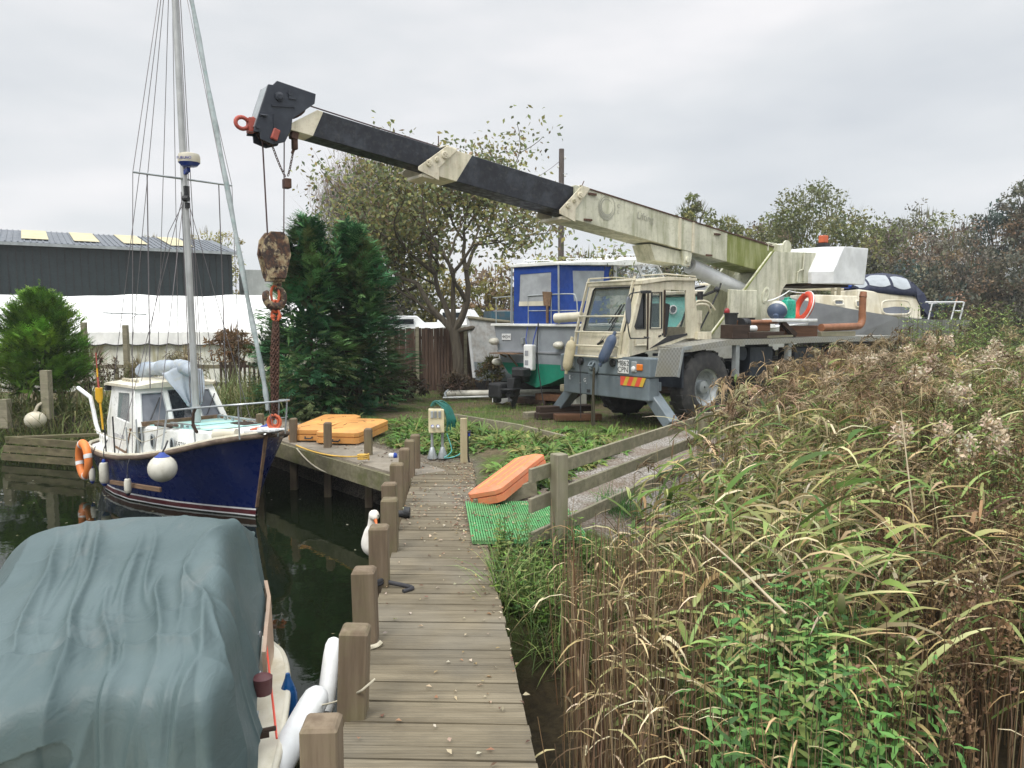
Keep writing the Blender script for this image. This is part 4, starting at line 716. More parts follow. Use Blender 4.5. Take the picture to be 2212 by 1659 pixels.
junk(lambda b: b.bar((3.4,-1.18,DK+.03),(4.3,-1.16,DK+.04),.05,.04), 'grey_stick', M['grey_wood'], 'grey bent stick at the edge of the crane deck', 'stick')
o = junk(lambda b: (b.ball((0,0,0),(.20,.20,.20),18)), 'round_buoy', M['fender_white'], 'white and dark blue round buoy on the crane deck', 'buoy', smooth=60)
o.matrix_world = CRM @ Matrix.Translation((3.98,-1.0,DK+.57)) @ Vector((0,0,-1)).rotation_difference(Vector((-.72,-.35,-.55))).to_matrix().to_4x4(); b = MB(); b.lathe([(.05,-.25),(.06,-.24),(.06,-.205),(.12,-.172),(.175,-.115),(.2005,-.045),(.203,-.035)],18); b.build('blue_cap', M['fender_blue'], o, smooth=60)
def jerry(b):
    r = [(-.15,-.09),(.15,-.09),(.17,-.06),(.17,.06),(.15,.09),(-.15,.09),(-.17,.06),(-.17,-.06)]
    b.loft([[(x*s,y*s,z) for x, y in r] for z, s in ((0,.9),(.03,1),(.30,1),(.37,.9),(.40,.6))]); b.lathe([(.035,.38),(.035,.44)],10,Matrix.Translation((-.09,0,0))); b.tube([(-.03,0,.38),(.0,0,.44),(.09,0,.42),(.12,0,.34)],.018,6)
o = junk(jerry, 'jerrycan', M['green_plastic'], 'green plastic jerrycan between the buoys on the crane deck', 'jerrycan', bevel=.015, seg=2); o.matrix_world = CRM @ Matrix.Translation((4.36,-1.0,DK+.40))
def flatring(b, r, t, asp=1.0): b.tube([(r*cos(a),0,r*asp*sin(a)) for a in np.linspace(0,2*pi,33)[:-1]], t, 10, closed=True)
o = junk(lambda b: flatring(b,.27,.065), 'lifebuoy', M['red_float'], 'red orange lifebuoy leaning on the crane deck with white rope', 'lifebuoy', smooth=60); o.matrix_world = CRM @ Matrix.Translation((4.98,-.98,DK+.66)) @ Matrix.Rotation(R(62),4,'Z') @ Matrix.Rotation(R(18),4,'X')
b = MB(); b.tube([(.345*cos(a)+.01,.0,.345*sin(a)) for a in np.linspace(0,2*pi,25)[:-1]],.014,5,closed=True); b.build('grab_rope', M['fender_clean'], o, smooth=60)
junk(lambda b: b.tube(sag((3.78,-.9,2.38),(4.45,-.95,2.60),.03)+sag((4.45,-.95,2.60),(5.2,-.95,2.58),.02), .014, 6), 'white_rope', M['fender_clean'], 'white rope strung above the buoys on the crane deck', 'rope', smooth=60)
ep = junk(lambda b: (b.tube([(5.55,-1.05,DK+.20),(6.95,-1.05,DK+.22)],.085,14), b.tube(curve([(6.95,-1.05,DK+.22),(7.15,-1.05,DK+.24),(7.25,-1.05,DK+.36),(7.25,-1.05,DK+.55)],6),.082,14), b.tube([(7.25,-1.05,DK+.55),(7.25,-1.05,DK+.90)],.078,14), b.tube([(7.25,-1.05,DK+.9),(7.27,-1.05,DK+1.02)],[.088,.07],14)), 'exhaust_pipe', CP, 'long copper brown pipe with upright elbow at the rear of the crane deck', 'pipe', smooth=40)
junk(lambda b: b.box((6.15,-1.08,DK+.06),(1.4,.1,.11)), 'grey_beam', M['grey_wood'], 'grey beam lying under the long copper pipe', 'timber', bevel=.006)
# timber mats under the left outrigger
for k, (dx, dy, dz, L_, w_, rz_, mt, lab) in enumerate(((0,-.15,.07,1.0,.22,.3,'dark_wood','dark sleeper on the ground under the crane foot'),(.35,-.45,.07,.95,.24,.12,'brown_wood','mossy sleeper nearest the camera under the crane foot'),(-.35,.1,.055,.8,.2,.5,'grey_wood','weathered short sleeper left of the crane foot'),(.1,0,.19,1.15,.25,.35,'dark_wood','upper dark sleeper bearing the crane foot pad'))):
    p0 = wl((.2,1.54,0)); o = MB().box((0,0,0),(L_,w_,.13)).build('timber_sleeper', M[mt], loc=(p0.x+dx,p0.y+dy-.05,dz-.02), rz=rz_, bevel=.012); tag(o, lab, 'timber')
# ------------------------------------------------------------------ boats
def frame(o, a): return Matrix.Translation(Vector(o)) @ Matrix.Rotation(a, 4, 'Z')
def on_y(Fm, px, py, y):                                     # point of a pixel's ray on a boat's plane y = const, in the boat's own frame
    d = ray(px, py); I = Fm.inverted(); o = I @ Vector((0,0,CAMH)); d = I.to_3x3() @ d; return o+d*((y-o.y)/d.y)
def hull(stations, zl, bands, n_top=5, flare=1.15):
    """stations: (x_wl, x_sheer, half_beam_wl, half_beam_sheer, z_sheer); zl: absolute lower levels; returns MB, sheer points"""
    b = MB(); rows = []; sh = []
    for xw, xs_, bw, bs, zs in stations:
        lv = list(zl)+[zl[-1]+(zs-zl[-1])*(k+1)/n_top for k in range(n_top)]; row = []
        for z in lv:
            t_ = min(max(z/zs, -.6), 1); k = t_ if t_ < 0 else t_**flare
            hb = max(bw+(bs-bw)*k if t_ >= 0 else bw*(1+t_*1.3), .004); row.append((xw+(xs_-xw)*t_, hb, z))
        rows.append(row); sh.append(Vector(row[-1]))
    n = len(rows[0])
    for sy in (-1, 1):
        P = [(x, sy*y, z) for r in rows for x, y, z in r]; o = len(b.v); b.v += P
        for i in range(len(rows)-1):
            for j in range(n-1):
                b.f.append((o+i*n+j, o+(i+1)*n+j, o+(i+1)*n+j+1, o+i*n+j+1)); b.m.append(bands[min(j, len(bands)-1)])
    e_ = rows[-1]
    for j in range(n-1): b.add([(e_[j][0],-e_[j][1],e_[j][2]),(e_[j][0],e_[j][1],e_[j][2]),(e_[j+1][0],e_[j+1][1],e_[j+1][2]),(e_[j+1][0],-e_[j+1][1],e_[j+1][2])], [(0,1,2,3)], bands[min(j, len(bands)-1)])
    return b, sh
def deckmesh(sh, drop, inset=.03):
    b = MB(); P = []
    for p in sh: P += [(p.x, -max(p.y-inset, .002), p.z-drop), (p.x, max(p.y-inset, .002), p.z-drop)]
    b.add(P, [(2*i, 2*i+1, 2*i+3, 2*i+2) for i in range(len(sh)-1)]); return b
def win(b, pts, f3, th): b.plate(pts, [], f3, th)
# ---- blue motor sailer
BO, BA = at(553,1117,WATER_Z), R(-42); BF = frame(BO, BA)
bt = thing('motor_sailer', 'dark blue hulled motor sailer with white wheelhouse and mast, its bow under the crane chains', 'boat', BO, BA)
sX = [.0,.035,.08,.13,.20,.30,.42,.55,.68,.80,.90,.96,1.0]; st = []
for s_ in sX:
    bs = np.interp(s_, [0,.035,.07,.12,.24,.35,.55,.75,.9,.96,1], [.03,.33,.52,.65,.80,.88,.93,.92,.80,.66,.45]); bw = np.interp(s_, [0,.07,.12,.24,.35,.55,.75,.9,.96,1], [.012,.12,.22,.43,.60,.79,.80,.62,.46,.25])
    zs = np.interp(s_, [0,.07,.15,.29,.45,.6,.75,1], [1.235,1.17,1.07,.91,.775,.70,.665,.69]); st.append((-4.3*s_, .33-4.75*s_, float(bw), float(bs), float(zs)))
hb_, sh = hull(st, [-.35,-.1,.015,.035,.105,.13,.135], [2,2,0,1,0,3,3])
hb_.build('hull', [M['fresh_white'], M['maroon'], M['black'], M['navy']], bt, smooth=50)
deckmesh(sh, .03).build('deck', M['white_grp'], bt)
b = MB()
for sy in (-1, 1): P = [Vector((p.x, sy*(p.y+.012), p.z-.03)) for p in sh[1:]]; b.tube([P[0].lerp(Vector((.34,0,1.2)),.9)]+P, .038, 8)
b.build('rubbing_strake', wood('strake_wood', (.20,.15,.11), (.09,.065,.05), 0, 6), bt, smooth=50)
b = MB()
for sy in (-1, 1): b.tube([Vector((.36,0,1.255))]+[Vector((p.x, sy*p.y, p.z+.012)) for p in sh[1:]], .024, 6)
b.build('toe_rail', M['cream_grp'], bt, smooth=50)
b = MB(); b.bar((.012,0,.15),(.318,0,1.20),.055,.05,up=(0,1,0)); b.build('stem_post', M['timber_trim'], bt, bevel=.006)
b = MB(); b.bar((.20,.12,1.10),(.115,.03,.62),.02,.02); b.bar((.12,.03,.66),(.09,.015,.50),.03,.03); b.build('bob_stay', M['galv'], bt)
b = MB(); b.bar((.05,-.16,1.235),(.62,-.02,1.30),.05,.035); b.bar((.30,.13,1.22),(.66,.05,1.31),.07,.03); b.box((.42,0,1.29),(.3,.2,.04)); b.build('bow_roller', M['fresh_white'], bt, bevel=.006)
b = MB(); b.add([(-.05,-.415,1.15),(.14,-.26,1.19),(.14,-.275,1.10),(-.05,-.43,1.06)],[(0,1,2,3)]); b.build('patch', M['fresh_white'], bt)
# coachroof
def cr_ring(x, w, z0, z1): return [(x,-w,z0),(x,-w*.95,z1-.03),(x,-w*.88,z1),(x,w*.88,z1),(x,w*.95,z1-.03),(x,w,z0)]
b = MB(); b.loft([cr_ring(-2.4,.66,.6,1.15), cr_ring(-1.4,.63,.7,1.19), cr_ring(-.55,.50,.85,1.225), cr_ring(-.38,.44,.9,1.21), cr_ring(-.18,.36,.9,1.05)]); coach = b.build('coachroof', M['white_grp'], bt, bevel=.012, seg=2)
for x0, x1, w0_, w1_ in ((-2.1,-1.25,.55,.52),(-1.15,-.5,.50,.42)):
    b = MB(); z = lambda x: float(np.interp(x, [-2.4,-1.4,-.55], [1.155,1.195,1.23])); b.loft([[(x0,-w0_,z(x0)),(x0,w0_,z(x0)),(x0,w0_,z(x0)+.006),(x0,-w0_,z(x0)+.006)],[(x1,-w1_,z(x1)),(x1,w1_,z(x1)),(x1,w1_,z(x1)+.006),(x1,-w1_,z(x1)+.006)]]); b.build('deck_panel', M['aqua'], coach)
b = MB(); b.box((-2.14,0,1.19),(.06,1.3,.07)); b.build('base_trim', M['timber_trim'], coach)
for x in (-2.17,-1.80,-1.20):
    y = -.66+(x+2.4)*.045; Mx = Matrix.Translation((x,y-.002,.965)) @ Matrix.Rotation(R(2),4,'Z') @ Matrix.Diagonal((.75,1,1.35,1)) @ Matrix.Rotation(pi/2,4,'X'); b = MB(); b.lathe([(.085,0),(.085,.012),(.07,.016),(.066,.006)],18,Mx); po = b.build('porthole', M['galv'], coach, smooth=40); b = MB(); b.lathe([(.066,.0),(.066,.007),(.002,.007)],18,Mx); b.build('pane', M['glass_dark'], po)
text('registration', '592Y', .125, M['ink'], coach, (-.90,-.628,1.0), [(cos(.09),sin(.09)*1,0),(0,.08,1),(0,-1,0)], .001)
for y0, xa, xb in ((-.46,-1.55,-.75),(.46,-1.9,-.7)):
    b = MB(); b.bar((xa,y0,1.25),(xb,y0*.92,1.275),.03,.02)
    for k in range(6): x = xa+(xb-xa)*k/5; b.box((x,y0*(1-.08*k/5),1.22),(.045,.03,.05))
    b.build('grab_rail', M['galv'], coach)
b = MB(); [b.box((-.95+.09*k,.30,1.232),(.055,.26,.008)) for k in range(5)]; b.build('vent_slots', M['dark_wood'], coach)
# wheelhouse
fw_ = lambda a, z: (-2.13-.30*(z-1.17)/.55, a, z)
def wh(b):
    b.plate([(-.74,1.15),(.74,1.15),(.63,1.74),(-.63,1.74)], [[(-.63,1.22),(-.24,1.22),(-.215,1.63),(-.545,1.63)],[(-.15,1.22),(.22,1.22),(.20,1.66),(-.13,1.66)],[(.33,1.22),(.62,1.22),(.54,1.63),(.29,1.63)]], fw_, (-.03,0,0))
    for sy in (-1, 1): b.plate([(-2.12,1.15),(-2.30,.62),(-3.22,.62),(-3.30,1.74),(-2.43,1.74),(-2.13,1.17)], [[(-2.38,1.20),(-2.90,1.24),(-2.98,1.62),(-2.55,1.63)]], lambda x, z: (x, sy*(.745-.115*max(z-1.15,0)/.59), z), (0,-.03*sy,0))
    b.plate([(-.74,.62),(.74,.62),(.74,1.15),(.63,1.74),(-.63,1.74),(-.74,1.15)], [[(-.28,.7),(.28,.7),(.28,1.62),(-.28,1.62)]], lambda a, z: (-3.26, a, z), (.03,0,0))
whs = MB(); wh(whs); whs = whs.build('wheelhouse', M['white_grp'], bt, bevel=.008)
for k, pts in enumerate(([(-.63,1.22),(-.24,1.22),(-.215,1.63),(-.545,1.63)],[(-.15,1.22),(.22,1.22),(.20,1.66),(-.13,1.66)],[(.33,1.22),(.62,1.22),(.54,1.63),(.29,1.63)])):
    b = MB(); b.plate(pts, [], lambda a, z: (fw_(a, z)[0]-.012, a, z), (-.006,0,0)); b.build('front_window', M['glass_dark'] if k == 1 else M['glass_grey'], whs)
    b = MB(); b.tube([(fw_(a, z)[0]+.004, a, z) for a, z in pts], .010, 5, closed=True); b.build('window_seal', M['galv'], whs)
for sy in (-1, 1):
    b = MB(); b.plate([(-2.38,1.20),(-2.90,1.24),(-2.98,1.62),(-2.55,1.63)], [], lambda x, z: (x, sy*(.728-.115*max(z-1.15,0)/.59), z), (0,-.006*sy,0)); b.build('side_window', M['glass_clear'], whs)
    b = MB(); b.plate([(-2.42,1.20),(-2.84,1.23),(-2.88,1.61),(-2.58,1.62)], [], lambda x, z: (x, sy*(.70-.115*max(z-1.15,0)/.59)+.01*sin(x*60), z), (0,-.006*sy,0)); b.build('curtain', M['curtain'], whs)
b = MB(); r_ = lambda x, w, z: [(x,-w,z-.05),(x,-w,z-.01),(x,-w*.5,z+.03),(x,0,z+.04),(x,w*.5,z+.03),(x,w,z-.01),(x,w,z-.05)]
b.loft([r_(-2.36,.62,1.76), r_(-2.44,.70,1.78), r_(-3.3,.72,1.78), r_(-3.42,.70,1.76)]); b.build('wheelhouse_roof', M['cream_grp'], bt, smooth=40)
b = MB()
for y0, xa, xb in ((-.5,-3.15,-2.6),(.55,-2.9,-2.5)):
    b.bar((xa,y0,1.83),(xb,y0,1.83),.03,.02)
    for k in range(6): b.box((xa+(xb-xa)*k/5,y0,1.80),(.035,.03,.05))
b.build('roof_rail', M['cream_grp'], whs)
b = MB(); b.box((-3.36,-.66,1.68),(.08,.08,.09)); b.build('nav_lamp', M['black'], whs)
for sy, y in ((-1,-.5),(1,.40)): b = MB(); b.bar(fw_(y-.02*sy,1.25)[:1]+(y-.02,1.25) if 0 else (fw_(y,1.25)[0]+.02,y,1.25),(fw_(y+.2,1.58)[0]+.02,y+.22,1.56),.012,.012); b.build('wiper', M['black'], whs)
text('boat_name', 'Iron Lea', .12, M['grey_ink'], whs, (-2.78,-.752,.97), [(1,0,-.02),(0,0,1),(0,-1,0)], .001, shear=.3)
b = MB(); b.plate([(-2.28,1.12),(-2.34,1.12),(-2.50,.70),(-2.95,.76),(-2.95,.79),(-2.52,.74)], [], XZ(-.755), (0,.02,0)); b.build('side_trim', M['timber_trim'], whs)
# cockpit sides, stern gear
b = MB(); b.loft([[(-3.3,sy*.74,.6),(-3.3,sy*.74,.86),(-3.3,sy*.66,.86),(-3.3,sy*.66,.6)] for sy in (-1,)]+[[(-4.15,-.55,.6),(-4.15,-.55,.84),(-4.15,-.47,.84),(-4.15,-.47,.6)]]); b.loft([[(-3.3,.74,.6),(-3.3,.74,.86),(-3.3,.66,.86),(-3.3,.66,.6)],[(-4.15,.55,.6),(-4.15,.55,.84),(-4.15,.47,.84),(-4.15,.47,.6)]]); b.build('cockpit_coaming', M['white_grp'], bt, bevel=.01)
# mast and rigging
MB0, MT = Vector((-1.70,0,1.2)), Vector((-1.97,0,8.8))
b = MB(); b.tube([MB0, MT], [.052,.045], 14); b.tube([(-1.70,0,1.2),(-1.70,0,1.45)],.065,14); b.build('mast', M['alu'], bt, smooth=50)
mz = lambda z: MB0.lerp(MT, (z-1.2)/7.6)
b = MB(); b.tube([mz(4.9)+Vector((.02,-.76,0)), mz(4.9)+Vector((.02,.76,0))], .016, 8); b.build('crosstree', M['galv'], bt)
rd = thing_ = MB(); P = mz(5.15)+Vector((.19,0,-.02)); rd.lathe([(.02,-.065),(.11,-.06),(.15,-.015),(.155,-.01)],20,Matrix.Translation(P)); rd.lathe([(.157,-.01),(.16,.07),(.145,.115),(.08,.135),(.002,.14)],20,Matrix.Translation(P),1); rd.bar(P+Vector((-.02,0,-.1)),mz(4.98),.05,.06,mi=0)
rdo = rd.build('radar_dome', [M['bright_blue'], M['cream_grp']], bt, smooth=40); text('radar_lettering','FURUNO',.055,M['blue_ink'],rdo,P+Vector((.10,-.124,.035)),[(.78,.62,0),(0,0,1),(.62,-.78,0)],.002)
b = MB(); P = mz(4.72); b.box(P+Vector((.05,0,0)),(.08,.07,.14)); b.tube([P+Vector((.05,-.05,-.12)),P+Vector((.12,.0,-.12))],.045,10); b.box(P+Vector((.06,0,-.22)),(.07,.06,.08)); b.build('deck_light', M['black'], bt)
b = MB(); R_ = .0055
for sy in (-1, 1):
    tip = mz(4.9)+Vector((.02,sy*.76,0)); b.tube([mz(8.75), tip, (-1.95,sy*.88,.75)], R_, 4); b.tube([mz(4.75),(-1.35,sy*.80,.86)],R_,4); b.tube([mz(4.75),(-2.5,sy*.88,.70)],R_,4); b.tube([mz(8.7),(-4.2,sy*.42,.72)],R_,4)
    b.tube([mz(4.9)+Vector((0,sy*.55,0)),(-1.9,sy*.60,1.75)],.009,4)
    b.tube([mz(4.6),mz(4.1)+Vector((-.3,sy*.15,0)),(-2.7,sy*.4,1.8)],.006,4)
for dx, dy, z1 in ((.07,.02,8.7),(-.06,.03,8.7),(.02,.07,8.7),(.03,-.07,4.7),(-.07,-.02,4.7)): b.tube([mz(z1)+Vector((dx,dy,0)), mz(1.5)+Vector((dx*1.5,dy*1.5,0))], .006, 4)
b.tube([mz(8.7),(-3.3,-.3,2.2),(-3.6,0,1.9)],R_,4); b.tube([mz(8.6),(-2.9,.3,2.3),(-3.1,.1,2.0)],R_,4); b.tube([mz(8.75),(.5,0,1.35)],R_,4)
b.build('rigging', M['wire'], bt)
fs = curve([(-1.72,.03,8.3),(-1.15,0,6.6),(-.55,0,4.7),(-.05,0,3.05),(.28,0,2.05),(.40,0,1.55)],8)
b = MB(); b.tube(fs, [.026]+[.034+.006*sin(k*1.3) for k in range(len(fs)-2)]+[.03], 8); fsail = b.build('furled_sail', paint('furled_sail_cloth',(.36,.40,.40),(.18,.22,.21),.7,7,stain2=(.10,.42,.38),amt2=.18,rough=.85,bmp=.4), bt, smooth=60)
# boom with sail cover and draped cloth
b = MB(); pts = curve([(-1.74,0,1.98),(-2.2,-.02,2.04),(-2.7,-.03,2.0),(-3.25,-.04,1.95),(-3.6,-.05,1.90)],10); b.tube(pts, [.065+.05*abs(sin(k*.9))+.028*sin(k*2.3+1) if 0 < k < len(pts)-1 else .03 for k in range(len(pts))], 12)
SC = paint('sail_cover_cloth',(.42,.47,.52),(.27,.33,.42),.6,4,stain2=(.42,.38,.25),amt2=.35,rough=.8,bmp=.4); b.build('sail_cover', SC, bt, smooth=60)
b = MB(); nU, nV = 18, 16; P = []
for j in range(nV):
    v = j/(nV-1); w = .30*(1-.62*v**1.5)+.02
    for i in range(nU): u = i/(nU-1)*2-1; P.append((-1.93+.05*v-.24*(1-v)*abs(u)+.03*sin(u*13+v*3)*(.3+v), .02+u*w+.04*v, 2.08-.74*v*(1-.25*u*u)-.12*abs(u)*(1-v)+.015*sin(u*9)))
b.add(P, [(j*nU+i,j*nU+i+1,(j+1)*nU+i+1,(j+1)*nU+i) for j in range(nV-1) for i in range(nU-1)]); dr = b.build('draped_cloth', SC, bt, smooth=70); md = dr.modifiers.new('s','SOLIDIFY'); md.thickness = .006
b = MB(); b.box((-1.87,.10,1.55),(.02,.05,.05)); b.box((-1.86,.06,1.72),(.02,.04,.03)); b.build('cloth_strap', M['black'], bt)
# pulpit, stanchions, lifelines
b = MB(); pr_ = curve([(-1.12,-.70,1.48),(-.5,-.66,1.56),(.1,-.50,1.63),(.40,-.28,1.66),(.50,.0,1.67),(.40,.28,1.66),(.1,.50,1.63),(-.5,.66,1.57)],6); b.tube(pr_, .015, 6)
b.tube([(-1.12,-.70,1.48),(-1.16,-.78,.92)],.014,6)
for x, y, z in ((-.45,-.65,1.565),(.28,-.37,1.655),(.28,.37,1.655),(-.45,.65,1.565),(.46,.13,1.67)): b.tube([(x,y,z),(x-.03,y*.93,float(np.interp(x,[-1,.3],[.9,1.18])))],.013,6)
b.tube(curve([(.0,.54,1.38),(.35,.28,1.42),(.46,.05,1.44)],5),.007,5); b.build('pulpit', M['galv'], bt, smooth=50)
for x, y, z0, z1 in ((-1.62,-.86,.80,1.22),(-2.05,-.90,.72,1.18),(-2.55,-.90,.68,1.30),(-2.95,-.88,.66,1.12),(-1.78,-.86,.78,1.32)): b = MB(); b.tube([(x,y,z0),(x,y-.01,z1)],.012,6); b.build('stanchion', M['galv'] if x > -2.5 else M['black'], bt)
b = MB(); b.tube(sag((-3.5,-.85,1.0),(-2.05,-.90,.98),.03)+sag((-2.05,-.9,1.1),(-1.12,-.72,1.25),.03), .007, 5); b.tube(sag((-2.05,-.9,1.16),(-1.6,-.87,1.0),.01)+sag((-1.6,-.87,1.0),(-1.12,-.72,1.18),.02), .006, 5); b.build('lifeline', M['rope_pale'], bt, smooth=60)
b = MB(); b.tube(curve([(-1.75,-.6,1.22),(-1.55,-.62,1.24),(-1.35,-.56,1.23),(-1.5,-.5,1.22)],5),.03,6); b.tube(curve([(-1.35,-.5,1.24),(-1.15,-.55,1.25),(-1.3,-.62,1.26)],5),.02,6); b.build('coiled_line', M['rope_dark'] if 0 else wood('old_line',(.16,.13,.10),(.08,.06,.05)), bt)
b = MB(); b.tube([(-.42,-.62,1.56)]+curve([(-.44,-.64,1.5),(-.46,-.64,1.35),(-.40,-.62,1.24),(-.44,-.66,1.35)],5),.022,6); b.build('hung_line', M['dark_wood'], bt)
def inb(px, py, y): return BF @ on_y(BF, px, py, y)
b = MB(); b.ball((0,0,0),(.075,.06,.05),12); b.ball((.04,.03,.03),(.05,.05,.04),10); o = b.build('blue_bag', M['bright_blue'], loc=BF @ Vector((-.02,.18,1.24)), smooth=60); tag(o, 'crumpled bright blue bag on the foredeck of the blue boat', 'bag')
b = MB(); b.tube([(-.06,-.06,0),(.02,.02,.02),(.08,.07,0)],.03,8); o = b.build('orange_rope', M['orange_shackle'], loc=BF @ Vector((.12,-.02,1.25)), smooth=60); tag(o, 'small heap of orange red rope on the blue boat bow', 'rope')
b = MB(); b.tube([(-.16,.05,0),(.16,-.06,.02)],.075,12); o = b.build('rolled_fender', M['cream_grp'], loc=BF @ Vector((-.10,-.36,1.20)), rz=BA+R(50), smooth=50); tag(o, 'grubby cream fender roll lying on the blue boat side deck', 'fender')
# fenders along the blue hull
q = on_y(BF, 351, 1012, -1.04); o = MB().ball((0,0,0),(.19,.19,.185),22).build('ball_fender', M['fender_white'], loc=BF @ q, smooth=60); tag(o, 'big white ball fender with blue top against the dark blue hull', 'fender', 'fenders on the blue boat')
b = MB(); b.lathe([(.10,.162),(.05,.195),(.035,.215),(.02,.22)],16); b.build('blue_top', M['bright_blue'], o, smooth=60); b = MB(); b.tube([(0,0,.21),(.02,.06,.28),(.03,.12,.36)],.012,6); b.build('lanyard', M['rope_dark'], o)
for (px, py, L_, r, lab, cap) in ((276,1050,.23,.05,'small white fender on dark lanyard over the timber strake of the blue hull',1),(225,1022,.34,.07,'pale worn fender between two smaller fenders on the blue hull',1),(199,1026,.22,.045,'short white fender nearest the stern of the blue boat',1)):
    q = on_y(BF, px, py, -1.0 if px > 220 else -.98); P_ = BF @ q; b = MB(); k = L_/2; b.lathe([(.3*r,-k),(.75*r,-k+.015),(r,-k+.06),(r,k-.06),(.8*r,k-.01),(.35*r,k),(.3*r,k+.03)],14); o = b.build('fender', M['fender_white'], loc=P_, smooth=50); tag(o, lab, 'fender', 'fenders on the blue boat')
    b = MB(); b.lathe([(.1*r,-k-.035),(.35*r,-k-.03),(.8*r,-k+.014)],14); b.lathe([(.2*r,k+.05),(.4*r,k+.03),(.4*r,k)],10); b.build('blue_end', M['bright_blue'] if px != 276 else M['navy_canvas'], o, smooth=50); b = MB(); b.tube([(0,0,k+.03),(.0,.02,k+.2),(.03,.08,k+.34)],.008,5); b.build('lanyard', M['rope_dark'], o)
b = MB(); qa, qb = on_y(BF,239,1041,-.93), on_y(BF,347,1058,-.86); b.bar(qa, qb, .04, .07); b.build('hull_strake', M['timber_trim'], bt, bevel=.008)
q = on_y(BF,181,993,-1.0); Pq = BF @ q; o = MB(); flatring(o,.23,.062,1.0); o = o.build('lifebuoy', M['orange_life'], smooth=60); o.matrix_world = Matrix.Translation(Pq+Vector((0,0,0))) @ Matrix.Rotation(R(-46),4,'Z') @ Matrix.Rotation(R(16),4,'Y') @ Matrix.Diagonal((1.1,1,1.15,1)); tag(o, 'orange lifebuoy hanging over the stern of the blue boat', 'lifebuoy')
for k in range(4):
    a = k*pi/2+.6; b = MB(); b.tube([(.23*cos(a+d_),0,.23*sin(a+d_)) for d_ in (-.12,0,.12)], .064, 10); b.build('reflective_band', M['fender_clean'], o, smooth=50)
q = BF @ on_y(BF,222,930,-.55)
b = MB(); P = [BF @ on_y(BF,x*.31,768+y*.31,-.55) for x, y in ((545,225),(632,292),(652,385),(668,470),(690,540))]; b.tube(P, .035, 8); o = b.build('bent_pipe', M['fresh_white'], smooth=40); tag(o, 'bent white pipe standing on the blue boat stern', 'pipe')
P = [BF @ on_y(BF,x*.31,768+y*.31,-.45) for x, y in ((718,515),(698,330),(690,300),(688,225),(680,150),(676,90),(668,-20))]; o = MB().tube(P[:2],.018,8).tube(P[4:6],.014,8).build('danbuoy', M['yellow'], smooth=50); b = MB(); b.tube([P[1],P[2],P[3]],[.03,.06,.06],12); b.build('lamp_float', M['yellow'], o, smooth=40); b = MB(); b.tube([P[3],P[4]],.016,8); b.tube([P[5],P[6]],.008,6); b.build('red_staff', M['red_rust'], o); tag(o, 'yellow danbuoy pole with lamp standing at the blue boat stern', 'buoy')
# ---- covered boat in the foreground
tb_ = thing('covered_boat', 'white boat at bottom left lying beside the jetty, mostly hidden under a tarpaulin', 'boat', (-2.35,3.6,WATER_Z), R(95))
TBI = (Matrix.Translation((-2.35,3.6,WATER_Z)) @ Matrix.Rotation(R(95),4,'Z')).inverted()
half = curve([(-1.00,1.6,0),(-1.04,2.6,0),(-1.16,3.52,0),(-1.25,3.98,0),(-1.34,4.36,0),(-1.46,4.72,0),(-1.58,4.93,0),(-1.80,5.12,0),(-2.15,5.26,0)], 4); axx = lambda y: -2.33-.055*(y-2)
outl = [Vector((p.x,p.y,0)) for p in half]; outl = outl+[Vector((2*axx(p.y)-p.x-.15,p.y,0)) for p in reversed(half)]; cen = Vector((-2.45,3.6,0))
def ringz(k, z): return [TBI @ Vector((cen.x+(p.x-cen.x)*k, cen.y+(p.y-cen.y)*k, z)) for p in outl]
b = MB(); b.loft([ringz(.80,-1.0), ringz(.86,WATER_Z+.1), ringz(.90,WATER_Z+.12), ringz(.97,-.32), ringz(1.0,-.17)], caps=False); b.build('hull', M['fresh_white'], tb_, smooth=50)
b = MB(); r1 = ringz(1.0,-.165); b.add(r1, [tuple(range(len(r1)))]); b.build('side_deck', M['cream_grp'], tb_)
b = MB(); b.tube(ringz(1.004,-.185), .024, 8, closed=True); b.build('gunwale', M['cream_grp'], tb_, smooth=50)
CT = np.array([
 [(-3.35,5.05,-.1),(-2.98,5.05,.28),(-2.45,5.1,.36),(-2.05,5.08,.36),(-1.80,5.05,.3),(-1.62,5.0,.1),(-1.56,4.95,-.1)],
 [(-3.62,4.70,.22),(-3.12,4.72,.70),(-2.5,4.80,.755),(-2.08,4.80,.755),(-1.80,4.76,.71),(-1.64,4.74,.42),(-1.53,4.62,.06)],
 [(-3.5,4.1,.2),(-3.05,4.05,.59),(-2.35,4.05,.635),(-1.90,4.05,.635),(-1.60,4.05,.60),(-1.47,4.05,.30),(-1.39,4.02,.0)],
 [(-3.2,3.4,.15),(-2.78,3.4,.50),(-2.25,3.4,.53),(-1.8,3.4,.53),(-1.42,3.4,.50),(-1.27,3.42,.2),(-1.19,3.45,-.06)],
 [(-3.1,2.95,.05),(-2.70,2.97,.41),(-2.15,2.98,.45),(-1.70,2.98,.46),(-1.27,2.98,.43),(-1.12,3.0,.12),(-1.06,3.05,-.08)],
 [(-3.1,2.72,-.2),(-2.68,2.72,-.05),(-2.1,2.76,-.05),(-1.65,2.78,-.04),(-1.22,2.78,-.05),(-1.08,2.85,-.12),(-1.02,2.9,-.2)],
 [(-3.1,2.6,-.4),(-2.68,2.6,-.4),(-2.1,2.62,-.4),(-1.65,2.62,-.4),(-1.2,2.62,-.4),(-1.06,2.7,-.4),(-1.0,2.75,-.4)]])
